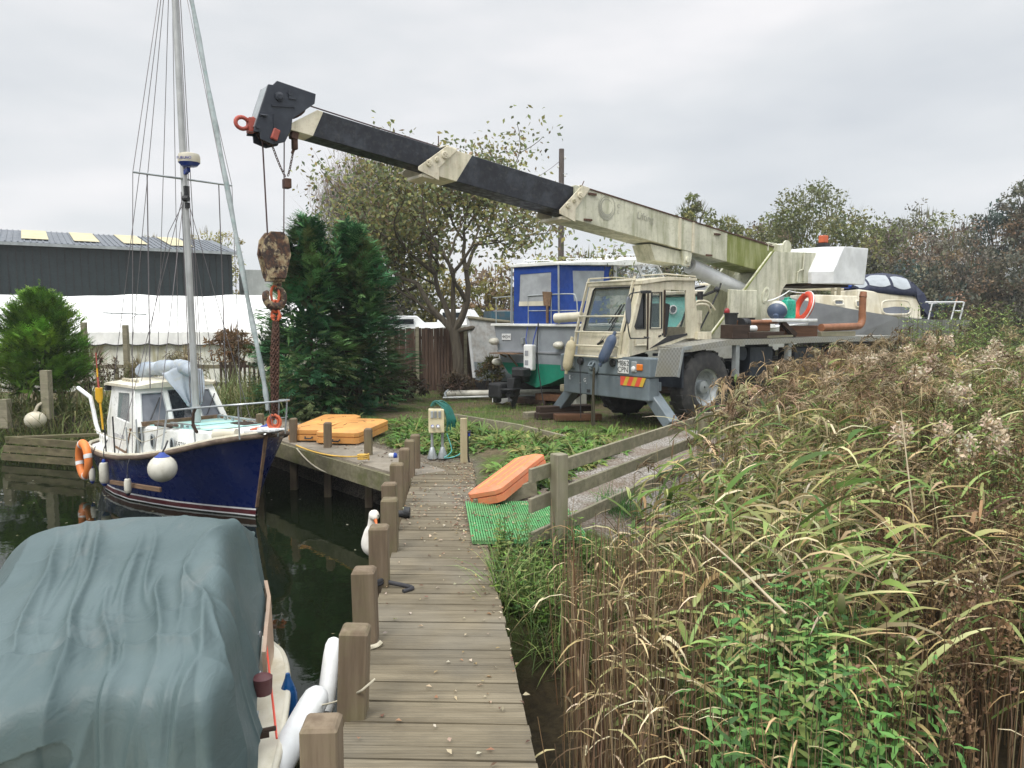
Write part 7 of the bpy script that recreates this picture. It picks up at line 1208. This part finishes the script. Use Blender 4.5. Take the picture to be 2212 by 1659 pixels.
SC_ = [(1270,95,540,42,BR+OL,'brown scrub bush behind the blue canopy'),(1375,75,548,41,BR,'reddish brown scrub bush under the middle boom'),(1455,70,538,40,DK_+OL,'dark green bush behind the lifting ram'),(1560,80,545,42,BR+GB,'grey brown bush behind the boom foot'),(1060,90,572,33,YE+BR,'yellow brown autumn shrub behind the apple tree'),(1170,80,568,34,BR+YE,'russet autumn shrub right of the apple tree crown'),(930,85,560,34,YE+OL,'yellow green shrub left of the apple tree crown'),
 (1880,90,556,44,DK_+GB,'dark bush behind the navy spray hood'),(1985,95,570,43,DK_+DC,'dark green bush above the yacht stern rail'),(2095,95,560,43,DK_+BR,'dark brown bush in the hedge at right'),(2195,85,548,42,DK_,'dark bush at the right edge of the hedge'),(1700,95,556,43,OL+DK_,'olive bush behind the boom foot and winch'),(840,70,590,33,OL+GB,'grey olive shrub behind the tall dark conifer'),(1625,100,512,46,BR+OL,'brown olive thicket left of the broad olive tree'),(1735,130,492,45,OL,'olive thicket under the broad olive tree'),(1850,110,498,46,GB+OL,'grey olive thicket right of the broad olive tree'),(1950,110,502,46,BR+GB,'brown grey thicket behind the yacht cabin'),(2050,110,500,46,GB+BR,'grey brown thicket above the yacht stern'),(2150,110,482,46,BR+DK_,'brown thicket near the right edge of the wood'),(2235,80,455,44,DK_+BR,'tall brown thicket cut by the right edge of the photo')]
for k, (px, hw, ty, D, cols, lab) in enumerate(SC_): bgtree(px, hw, ty, D, cols, lab, 70+k, name='bush', ncl=80, per=38, ls=.21, shell=.35)
# dry shrub by the railing and reeds on the far bank
r = np.random.default_rng(90)
def shrub(px, py, D, Rr, cols, label, n=1500, ls=.13, asp=.4, seed=1, zt=None):
    r = np.random.default_rng(seed); p = P3(px, py, D); t = thing('shrub', label, 'shrub', (p.x,D,float(ground_z(p.x,D)))); lb_ = LB(); z = p.z-t.location.z; lb_.leaves(*crown(r, (0,0,z), (Rr,Rr*.8,Rr*.75), 40, n//40, ls, cols, shell=.3, asp=asp)); d = rdir(r, 140, .6); lb_.blades(np.array([0,0,z])+d*Rr*.5, d, np.full(140,Rr*.7), np.full(140,.02), np.full(140,.3), 2, pal(r,140,cols)); b = MB()
    for k in range(8): a = k*.8; b.tube([(0,0,-.1),(Rr*.3*cos(a),Rr*.3*sin(a),z*.6),(Rr*.6*cos(a),Rr*.5*sin(a),z)],[.02,.014,.006],4)
    lb_.build('foliage', M['dry'], t); b.build('stems', M['bark'], t)
shrub(500,752,18.9,.65,[(.21,.13,.07),(.26,.17,.09),(.16,.11,.06)],'russet dead shrub beside the dark railing',1600,.12,.3,91)
shrub(200,800,18.5,.6,[(.12,.085,.06),(.16,.12,.08)],'brown leafless shrub between the conifer and the grey post',900,.12,.3,92); shrub(985,835,19.6,.55,[(.075,.055,.04),(.10,.075,.05)],'dark brown brush round the apple tree foot',1000,.12,.3,93); shrub(870,830,19.0,.6,[(.05,.045,.03),(.08,.06,.04)],'dark brush between the conifer and the board fence',900,.13,.3,94); shrub(1062,800,19.6,.42,[(.09,.10,.03),(.13,.10,.05)],'weedy bush under the bow of the peeling hull',800,.12,.3,95)
shrub(400,790,18.9,.55,[(.30,.25,.15),(.22,.18,.10),(.36,.30,.2)],'pale dry weed clump before the marquee, behind the mast',1300,.13,.18,96); shrub(300,815,18.7,.5,[(.28,.24,.14),(.20,.19,.09)],'dry weed clump behind the wheelhouse roof',1200,.13,.18,97)
def patch(n, fx, r, z=True):
    P = fx(n); return np.column_stack([P, ground_z(P[:, 0], P[:, 1])])
# bank reeds (left bank and behind the blue boat)
lb_ = LB(); n = 3400; X = np.concatenate([r.uniform(-12,-6.6,n//2), r.uniform(-7.6,-4.6,n//2)]); Y = np.concatenate([r.uniform(15.9,17.4,n//2), r.uniform(15.4,18.0,n//2)+np.clip(-(X[n//2:]+6)*.3,0,.6)]); Pz = np.column_stack([X, Y, np.maximum(ground_z(X,Y), WATER_Z)]); H_ = .6+.65*r.random(n); D = rdir(r, n, 1.6)
for k in range(3): D = rdir(r, n, 1.3); lb_.blades(Pz+r.normal(0,.05,(n,3))*np.array([1,1,0]), D, H_*(.7+.5*r.random(n)), np.full(n,.028), .8+1.2*r.random(n), 5, pal(r, n, [(.15,.23,.06),(.20,.28,.07),(.11,.17,.045),(.30,.27,.12)], .2), C2=pal(r, n, [(.16,.20,.07),(.25,.22,.11)], .2))
tag(lb_.build('bank_reeds', M['leaf']), 'green sedge and reeds growing along the far bank', 'reeds', kind='stuff')
# --- low weeds and grass
r = np.random.default_rng(101)
def inquay(P): return sdf(P[:, 0], P[:, 1], WPOLY)
lb_ = LB(); n = 60000; P = np.column_stack([r.uniform(-6.5,9,n), r.uniform(6.2,24,n)]); md = marsh_d(P[:, 0], P[:, 1]); s_ = inquay(P); gp = np.abs((P[:, 0]-.35)-(P[:, 1]-7.6)*.62); xe = np.interp(P[:, 1], [6,8.3,10.5,11.5], [0,-.3,-.5,-9])
keep = (s_ > 1.1)&(md < .35)&((gp > .75)|(P[:, 1] > 12.5)|(P[:, 1] < 7.4))&(P[:, 0] > xe+.05)&~((P[:, 0] < .75)&(P[:, 1] < 8.35)&(P[:, 1] > 6.6))&(vnoise(P[:, 0],P[:, 1],.9,41) > .24+.25*r.random(n)); P = P[keep]; n = len(P)
Pz = np.column_stack([P, ground_z(P[:, 0], P[:, 1])-.01]); lb_.blades(Pz, rdir(r, n, 1.5), .05+.11*r.random(n), np.full(n,.009), r.random(n), 2, pal(r, n, [(.15,.25,.045),(.19,.29,.06),(.21,.20,.07),(.10,.17,.035)], .2)); tag(lb_.build('grass', M['leaf']), 'short rough grass growing over the yard and bank', 'grass', kind='stuff')
def rosettes(C_, nl, L_, W_, cols, seed, lift=.9, lb_=None):
    r = np.random.default_rng(seed); lb_ = lb_ or LB(); N = len(C_); i = np.repeat(np.arange(N), nl); n = len(i); az = r.random(n)*2*pi; sc = (.6+.7*r.random(N))[i]; D = np.column_stack([np.cos(az), np.sin(az), lift*(.35+1.0*r.random(n))]); C = pal(r, N, cols, .15)[i]*(1+r.normal(0,.14,(n,1)))
    z = np.column_stack([C_, ground_z(C_[:, 0], C_[:, 1])])[i]+np.column_stack([.05*np.cos(az), .05*np.sin(az), np.zeros(n)]); lb_.blades(z, D, L_*sc*(.6+.6*r.random(n)), W_*sc, 1.1+.9*r.random(n), 5, C, roll=r.normal(0,.3,n), base=.25); return lb_
n = 1500; P = np.column_stack([r.uniform(-3.6,2.0,n), r.uniform(8.4,15.5,n)]); md = marsh_d(P[:, 0],P[:, 1]); s_ = inquay(P); gp = np.abs((P[:, 0]-.35)-(P[:, 1]-7.6)*.62); left = (s_ > 1.15+.3*(P[:, 0] < -2.2))&(P[:, 0] < -.75)&(P[:, 1] > 11.0)&(P[:, 1] < 15.6)&(P[:, 1]-13 < (P[:, 0]+3.4)*-.5+2.6)&~((P[:, 0] < -2.1)&(P[:, 1] < 13.9)); right = (P[:, 0] > np.interp(P[:, 1],[8.4,10.6,11.2],[-.05,-.42,-.6]))&(P[:, 1] < 13.0)&(gp > .8)&(md < 0)
P = P[(left|right)&(vnoise(P[:, 0],P[:, 1],1.2,7)+.25*r.random(n) > .42)]
lb_ = rosettes(P, 13, .19, .062, [(.10,.21,.038),(.135,.27,.05),(.07,.15,.03),(.19,.26,.06),(.23,.22,.07)], 102); lb_ = rosettes(P[::3]+.07, 8, .30, .03, [(.12,.20,.04),(.20,.22,.07)], 104, 1.6, lb_); tag(lb_.build('bank_weeds', M['leaf']), 'leafy bright green dock weeds covering the bank', 'weeds', kind='stuff')
# leaf litter on the boards
lb_ = LB(); n = 1500; y = r.uniform(2.3,10.5,n); e_ = np.array([ER(v) for v in y]); a_ = np.array([EL(v) for v in y]); k = r.random(n); dense = np.interp(y,[2.3,6,7.6,10.5],[.12,.22,1,.75]); ok = r.random(n) < dense; u = np.where(r.random(n) < .55, 1-.35*k**1.5, k); P = np.column_stack([a_+(e_-a_)*u, y, np.full(n,.012)])[ok]; n = len(P); az = r.random(n)*2*pi
A = np.column_stack([np.cos(az), np.sin(az), r.normal(0,.15,n)]); Sd = np.column_stack([-np.sin(az), np.cos(az), r.normal(0,.25,n)]); lb_.leaves(P, A, Sd, .016+.03*r.random(n), .010+.016*r.random(n), pal(r, n, [(.45,.37,.26),(.30,.17,.10),(.16,.085,.06),(.55,.48,.36),(.36,.26,.14)], .2), .35)
n = 700; X = r.uniform(-4.5,-.6,n); Y = r.uniform(9.9,14.5,n); s_ = sdf(X,Y,WPOLY); ok = (s_ > .35)&(s_ < 1.9); P = np.column_stack([X,Y,np.where(s_ < .9,.012,ground_z(X,Y)+.015)])[ok]; n = len(P); az = r.random(n)*2*pi; A = np.column_stack([np.cos(az), np.sin(az), r.normal(0,.2,n)]); lb_.leaves(P, A, np.column_stack([-np.sin(az), np.cos(az), r.normal(0,.25,n)]), .03+.04*r.random(n), .02+.02*r.random(n), pal(r, n, [(.40,.33,.24),(.22,.15,.10),(.13,.09,.06)], .2), .35)
n = 150; X = r.uniform(-.45,.5,n); Y = r.uniform(6.7,8.2,n); az = r.random(n)*2*pi; lb_.leaves(np.column_stack([X,Y,np.full(n,.05)]), np.column_stack([np.cos(az), np.sin(az), r.normal(0,.15,n)]), np.column_stack([-np.sin(az), np.cos(az), r.normal(0,.2,n)]), .02+.03*r.random(n), .012+.02*r.random(n), pal(r, n, [(.45,.38,.26),(.16,.09,.06),(.30,.18,.1)], .2), .3)
tag(lb_.build('fallen_leaves', M['dry']), 'dry brown fallen leaves scattered over the jetty and quay', 'leaves', kind='stuff')
lb_ = LB(); n = 420; X = r.uniform(-9,-1.0,n); Y = r.uniform(3.5,15,n); ok = (sdf(X,Y,WPOLY) < -.05)&(r.random(n) < np.where(X < -5.5,1,.45)); P = np.column_stack([X,Y,np.full(n,WATER_Z+.004)])[ok]; n = len(P); az = r.random(n)*2*pi; lb_.leaves(P, np.column_stack([np.cos(az), np.sin(az), np.zeros(n)]), np.column_stack([-np.sin(az), np.cos(az), np.zeros(n)]), .02+.04*r.random(n), .015+.025*r.random(n), pal(r, n, [(.40,.36,.26),(.5,.46,.36),(.25,.22,.12)], .2), .02); tag(lb_.build('floating_leaves', M['dry']), 'small pale leaves floating on the dark water', 'leaves', kind='stuff')
# --- the reed bed
r = np.random.default_rng(200)
def topz(x, y):
    lim = (x-(.128*y+.10)); z = np.interp(y, [2.8,3.6,4.5,6,8,10,13], [.30,.50,.74,.98,1.14,1.38,1.72])-.55*(1-sstep(0,1.1,lim)); return np.minimum(z, CAMH-np.interp(x/y, [.12,.21,.30,.36,.45,.54,.67], [.190,.118,.088,.063,.036,.018,.0])*y)
def sample(n, x0, x1, y0, y1, f):
    P = np.column_stack([r.uniform(x0,x1,n), r.uniform(y0,y1,n)]); k = f(P[:, 0], P[:, 1]); return P[r.random(n) < k]
edge = lambda x, y: x > .112*y+.04+.25*vnoise(x,y,1.7,88)+.30*sstep(6,8,y)
vis = lambda x, y: (np.abs(x) < .72*y+1.5)&(marsh_d(x,y) > .42)&edge(x,y)
lb_ = LB(); STRAW = [(.56,.46,.25),(.44,.345,.165),(.66,.57,.36),(.17,.115,.055),(.28,.195,.09),(.12,.08,.042),(.50,.37,.18)]; GREEN = [(.20,.30,.075),(.28,.385,.115),(.11,.18,.045),(.37,.43,.155),(.07,.12,.032)]
P = sample(9000, .25, 7.5, 3.9, 12.5, lambda x, y: vis(x,y)*np.where(y < 5,.26,.27)*np.clip(1.25-.16*np.abs(x-.32*y),.15,1)*np.clip((marsh_d(x,y)-.2)/.9,.25,1)*(1-.6*sstep(.44,.54,x/y)*(y < 8.5))); n = len(P); gz_ = ground_z(P[:, 0],P[:, 1]); Z0 = np.column_stack([P, gz_]); hh = (topz(P[:, 0],P[:, 1])-gz_)*(.66+.36*r.random(n)); lean = r.normal(0,.11,(n,2))*hh[:, None]; Q = Z0+np.column_stack([lean[:, 0]+.03*hh, lean[:, 1], hh]); isg = r.random(n) < .58
SC = np.where(isg[:, None], pal(r, n, [(.22,.21,.09),(.17,.18,.07)], .15), pal(r, n, STRAW, .15)); bend = np.column_stack([r.normal(0,.03,(n,2)), np.zeros(n)]); lb_.stems(Z0, Q, .0045+.002*r.random(n), SC, bend, 3)
for k in range(7):
    f = .30+.68*r.random(n); az = r.random(n)*2*pi; az = np.where(r.random(n) < .55, r.normal(-.15,.6,n), az); B0 = Z0*(1-f)[:, None]+Q*f[:, None]+bend*(4*f*(1-f))[:, None]; up = .35+1.0*r.random(n); D = np.column_stack([np.cos(az), np.sin(az), up]); dry = r.random(n) < np.where(isg,.28,.72); C = np.where(dry[:, None], pal(r, n, STRAW, .2), pal(r, n, GREEN, .2)); C2 = np.where((r.random(n) < .5)[:, None], pal(r, n, STRAW+[(.52,.44,.30)], .2), C)
    lb_.blades(B0, D, .28+.38*r.random(n)**1.3, np.where(dry,.031,.044)*(.5+.8*r.random(n)), np.where(dry,1.9,1.2)*(.5+r.random(n)), 5, C, roll=r.normal(0,.5,n), C2=C2)
tag(lb_.build('reed_bed', M['dry']), 'tangled bed of green and straw coloured reeds right of the jetty', 'reeds', kind='stuff')
# plumes
lb_ = LB(); PL = [(.26,.195,.11),(.33,.255,.145),(.18,.13,.072),(.40,.32,.19),(.22,.155,.085),(.13,.09,.052)]; sel = np.where((P[:, 1] > 6.6)&(r.random(n) < .20))[0]; extra = sample(1500, 1.5, 10, 7.7, 14.5, lambda x, y: vis(x,y)*.55*np.clip(1.5-.10*np.abs(x-.48*y),.2,1)*(1-.75*sstep(.42,.52,x/y)*(y < 8.0))*(1-.85*sstep(.49,.57,x/y+.08*(vnoise(x,y,.8,91)-.5)))); ez = ground_z(extra[:, 0],extra[:, 1]); eh = (topz(extra[:, 0],extra[:, 1])-ez)*(.82+.22*r.random(len(extra))); EZ = np.column_stack([extra, ez]); EQ = EZ+np.column_stack([r.normal(.04,.10,(len(extra),2))*eh[:, None], eh]); lb_.stems(EZ, EQ, np.full(len(extra),.005), pal(r, len(extra), STRAW, .15), None, 2)
T_ = np.concatenate([Q[sel], EQ]); m = len(T_); hd = r.random(m)*2*pi; hd = np.where(r.random(m) < .6, r.normal(-.2,.8,m), hd); pc = pal(r, m, PL, .2); pl_ = .20+.16*r.random(m)
for k in range(20):
    f = r.random(m); ax_ = np.column_stack([np.cos(hd)*.45, np.sin(hd)*.45, 1-f*.9]); B0 = T_+nrm_(ax_)*(pl_*f*.75)[:, None]; D = np.column_stack([np.cos(hd)*.7, np.sin(hd)*.7, .35+.3*r.random(m)])+r.normal(0,.38,(m,3)); lb_.blades(B0, D, pl_*(.40+.55*r.random(m)), .011+.010*r.random(m), 1.6+1.6*r.random(m), 3, pc*(1+r.normal(0,.14,(m,1))), roll=r.normal(0,.8,m), base=.6)
tag(lb_.build('reed_plumes', M['dry']), 'drooping brown feathery reed plumes in front of the crane', 'reeds', kind='stuff')
# cut stalks beside the jetty
lb_ = LB(); S_ = sample(6500, .10, 3.2, 2.7, 5.6, lambda x, y: (x > np.interp(y,[2.6,3.26,3.9,4.4,6.6],[.30,.22,.26,.30,.2])+.10*vnoise(x,y,2.5,33))*np.clip(1.15-.55*(x-.30*(y-2.4)),.12,1)*.55); n = len(S_); sz = np.column_stack([S_, np.full(n,-.72)]); hh = np.interp(S_[:, 1],[2.7,3.4,4.4,5.6],[.72,.95,1.15,1.35])*(.62+.45*r.random(n)); Q2 = sz+np.column_stack([r.normal(0,.055,(n,2)), hh]); lb_.stems(sz, Q2, .0038+.0022*r.random(n), pal(r, n, [(.27,.18,.105),(.36,.26,.15),(.20,.125,.07),(.42,.32,.20),(.14,.09,.055)], .18), None, 2)
sub = r.random(n) < .40; m = int(sub.sum()); az = r.random(m)*2*pi; lb_.blades(Q2[sub]-np.array([0,0,1])*(hh[sub]*.25*r.random(m))[:, None], np.column_stack([np.cos(az), np.sin(az), .6*r.random(m)]), .12+.2*r.random(m), .010+.008*r.random(m), 1.4+r.random(m), 4, pal(r, m, STRAW, .2))
tag(lb_.build('reed_stubble', M['dry']), 'upright cut brown reed stalks beside the jetty edge', 'reeds', kind='stuff')
# nettles
def herbs(C_, H_, nl, L_, W_, cols, seed, stemc, name, label, cat, mt='leaf', droop=1.0, up=.45, f0=.3):
    r = np.random.default_rng(seed); lb_ = LB(); N = len(C_); gz_ = ground_z(C_[:, 0],C_[:, 1]); B0 = np.column_stack([C_, gz_]); T = B0+np.column_stack([r.normal(0,.07,(N,2)), H_]); lb_.stems(B0, T, np.full(N,.005), pal(r, N, stemc, .15), None, 2); pc = pal(r, N, cols, .16); rot = r.random(N)*pi
    for k in range(nl):
        f = f0+(1-f0)*(k//2)/(nl/2-.99); az = rot+(k % 2)*pi+(k//2)*1.57+r.normal(0,.2,N); sz_ = (1.25-.75*f)*(.8+.4*r.random(N)); D = np.column_stack([np.cos(az), np.sin(az), up*(.6+.8*r.random(N))]); lb_.blades(B0*(1-f)+T*f, D, L_*sz_, W_*sz_, droop*(.6+.8*r.random(N)), 3, pc*(.85+.3*f)*(1+r.normal(0,.1,(N,1))), roll=r.normal(0,.25,N), base=.55)
    return tag(lb_.build(name, M[mt]), label, cat, kind='stuff')
NT = sample(2600, .9, 3.9, 2.7, 4.7, lambda x, y: vis(x,y)*np.exp(-((x-.40*y)/.45)**2)*.42*(vnoise(x,y,2.0,61) > .40)); hN = (np.interp(NT[:, 1],[2.7,3.4,4.4,5.2],[.16,.34,.52,.6])+.66)*(.55+.5*r.random(len(NT))); herbs(NT, hN, 18, .12, .056, [(.085,.20,.048),(.12,.26,.06),(.055,.14,.035),(.17,.29,.08),(.22,.26,.08)], 301, [(.08,.14,.05)], 'nettles', 'bright green nettle patch in the lower right reeds', 'nettles')
WD = sample(9000, 3.0, 13, 5.5, 17, lambda x, y: (np.abs(x) < .72*y+.8)&(marsh_d(x,y) > .5)&(x > .52*y-.2+.8*vnoise(x,y,.6,5))) ; WD = WD[r.random(len(WD)) < .8]; hW = (np.minimum(np.interp(WD[:, 1],[5.5,8,11,17],[.9,1.2,1.5,1.7]), topz(WD[:, 0],WD[:, 1])+.12)+.60)*(.66+.38*r.random(len(WD))); herbs(WD, hW, 14, .19, .042, [(.15,.23,.05),(.20,.27,.07),(.10,.17,.04),(.27,.28,.09)], 302, [(.15,.13,.07)], 'tall_weeds', 'tall green and yellow weeds at the right edge of the photo', 'weeds', up=.7)
NG = sample(620, -.16, 1.1, 5.5, 6.75, lambda x, y: (x > np.interp(y,[5.3,6.6],[-.02,-.15]))&(x < .12*y+.1)&~((x < .42)&(y > 6.5))); hG = .14+.30*r.random(len(NG))**1.5; herbs(NG, hG, 10, .085, .036, [(.10,.20,.04),(.15,.25,.05),(.06,.12,.03),(.20,.22,.07)], 303, [(.1,.14,.04)], 'gap_weeds', 'low green weeds in the gap below the rail fence', 'weeds')
lb_ = LB(); G_ = sample(4200, -.15, 1.6, 5.3, 7.0, lambda x, y: (marsh_d(x,y) > .25)&(marsh_d(x,y) < 1.3)&(y < 6.1+.4*x)&~((x < .45)&(y > 6.4))); n = len(G_); lb_.blades(np.column_stack([G_, ground_z(G_[:, 0],G_[:, 1])]), rdir(r, n, 1.7), .25+.35*r.random(n), np.full(n,.010), .7+.9*r.random(n), 4, pal(r, n, GREEN+[(.10,.17,.04),(.30,.25,.13)], .2)); n = 260; gx = np.column_stack([r.normal(1.15,.10,n), r.normal(8.0,.12,n)]); lb_.blades(np.column_stack([gx, ground_z(gx[:, 0],gx[:, 1])]), rdir(r, n, 1.6), .2+.22*r.random(n), np.full(n,.008), .5+.8*r.random(n), 4, pal(r, n, [(.05,.17,.03),(.07,.2,.04)], .15))
tag(lb_.build('tall_grass', M['leaf']), 'long grass round the foot of the rail fence', 'grass', kind='stuff')
# dead docks
lb_ = LB(); DKP = sample(4200, 1.3, 8.5, 2.8, 9.5, lambda x, y: vis(x,y)*np.clip((x-.42*y)/.6,0,1)*(.30+.70*(vnoise(x,y,1.1,71) > .38))*.62); n = len(DKP); g0 = ground_z(DKP[:, 0],DKP[:, 1]); B0 = np.column_stack([DKP, g0]); hD = (topz(DKP[:, 0],DKP[:, 1])+.66)*(.62+.34*r.random(n)); T = B0+np.column_stack([r.normal(0,.09,(n,2)), hD]); dc = pal(r, n, [(.185,.115,.062),(.25,.165,.09),(.12,.075,.045),(.31,.22,.125)], .18); lb_.stems(B0, T, np.full(n,.005), dc*.8, None, 2)
for k in range(5):
    fb = .45+.1*k; az = r.random(n)*2*pi; b0 = B0*(1-fb)+T*fb; b1 = b0+np.column_stack([np.cos(az)*.10, np.sin(az)*.10, .16+.10*r.random(n)])*(.7+.5*r.random(n))[:, None]; lb_.stems(b0, b1, np.full(n,.003), dc*.8, None, 1)
    for j in range(9):
        f = r.random(n)[:, None]; p = b0*(1-f)+b1*f+r.normal(0,.012,(n,3)); A = rdir(r, n); lb_.leaves(p, A, nrm_(np.cross(A, rdir(r, n))), .018+.022*r.random(n), .014+.014*r.random(n), dc*(1+r.normal(0,.2,(n,1))), .3)
for j in range(14): f = .62+.42*r.random(n)[:, None]; p = B0*(1-f)+T*f+r.normal(0,.018,(n,3)); A = rdir(r, n); lb_.leaves(p, A, nrm_(np.cross(A, rdir(r, n))), .02+.025*r.random(n), .014+.016*r.random(n), dc*(1+r.normal(0,.2,(n,1))), .3)
tag(lb_.build('dead_docks', M['dry']), 'dead rusty brown dock stems filling the right foreground', 'weeds', kind='stuff')
# fluffy seed heads
lb_ = LB(); F_ = sample(75, 3.2, 9.5, 6.5, 13, lambda x, y: vis(x,y)*np.clip((x-.40*y)/.6,0,1)); n = len(F_); fz = (topz(F_[:, 0],F_[:, 1]))*(.80+.2*r.random(n)); c0 = np.column_stack([F_, fz]); i = np.repeat(np.arange(n), 170); m = len(i); q = rdir(r, m)*(r.random(m)**.5)[:, None]*np.array([.10,.10,.14]); A = rdir(r, m); lb_.leaves(c0[i]+q+np.array([0,0,.0]), A, rdir(r, m), .03+.03*r.random(m), .02+.02*r.random(m), pal(r, m, [(.60,.49,.36),(.50,.40,.28),(.66,.57,.44)], .1)); g0 = ground_z(F_[:, 0],F_[:, 1]); lb_.stems(np.column_stack([F_,g0]), c0, np.full(n,.006), pal(r, n, STRAW), None, 2); tag(lb_.build('seed_heads', M['dry']), 'pale fluffy willowherb seed heads among the tall weeds', 'weeds', kind='stuff')
# single broken stalks that stand out
for px0, py0, px1, py1, D, lab in ((1946,885,1992,1330,5.6,'long pale broken reed stalk standing upright at right of the reed bed'),(1518,1156,1660,1290,3.9,'pale broken reed stalk slanting across the nettles')):
    a, c = P3(px0,py0,D), P3(px1,py1,D-.15); b = MB(); b.tube([c+(c-a)*.25, c, a.lerp(c,.5)+Vector((.01,0,0)), a],[.007,.007,.006,.004],6); o = b.build('reed_stalk', paint('pale_stalk',(.62,.52,.36),(.4,.3,.18),.4,20,rough=.7)); tag(o, lab, 'reed')
# ------------------------------------------------------------------ damp autumn air
b = MB(); b.box((0,170,4.5),(500,560,15)); hz = b.build('haze', []); m = bpy.data.materials.new('haze_air'); m.use_nodes = True; t = m.node_tree; t.nodes.clear(); o_ = t.nodes.new('ShaderNodeOutputMaterial'); pv = t.nodes.new('ShaderNodeVolumePrincipled'); pv.inputs['Density'].default_value = .0008; pv.inputs['Color'].default_value = (.9,.92,.95,1); t.links.new(pv.outputs[0], o_.inputs['Volume']); hz.data.materials.append(m); tag(hz, kind='stuff')
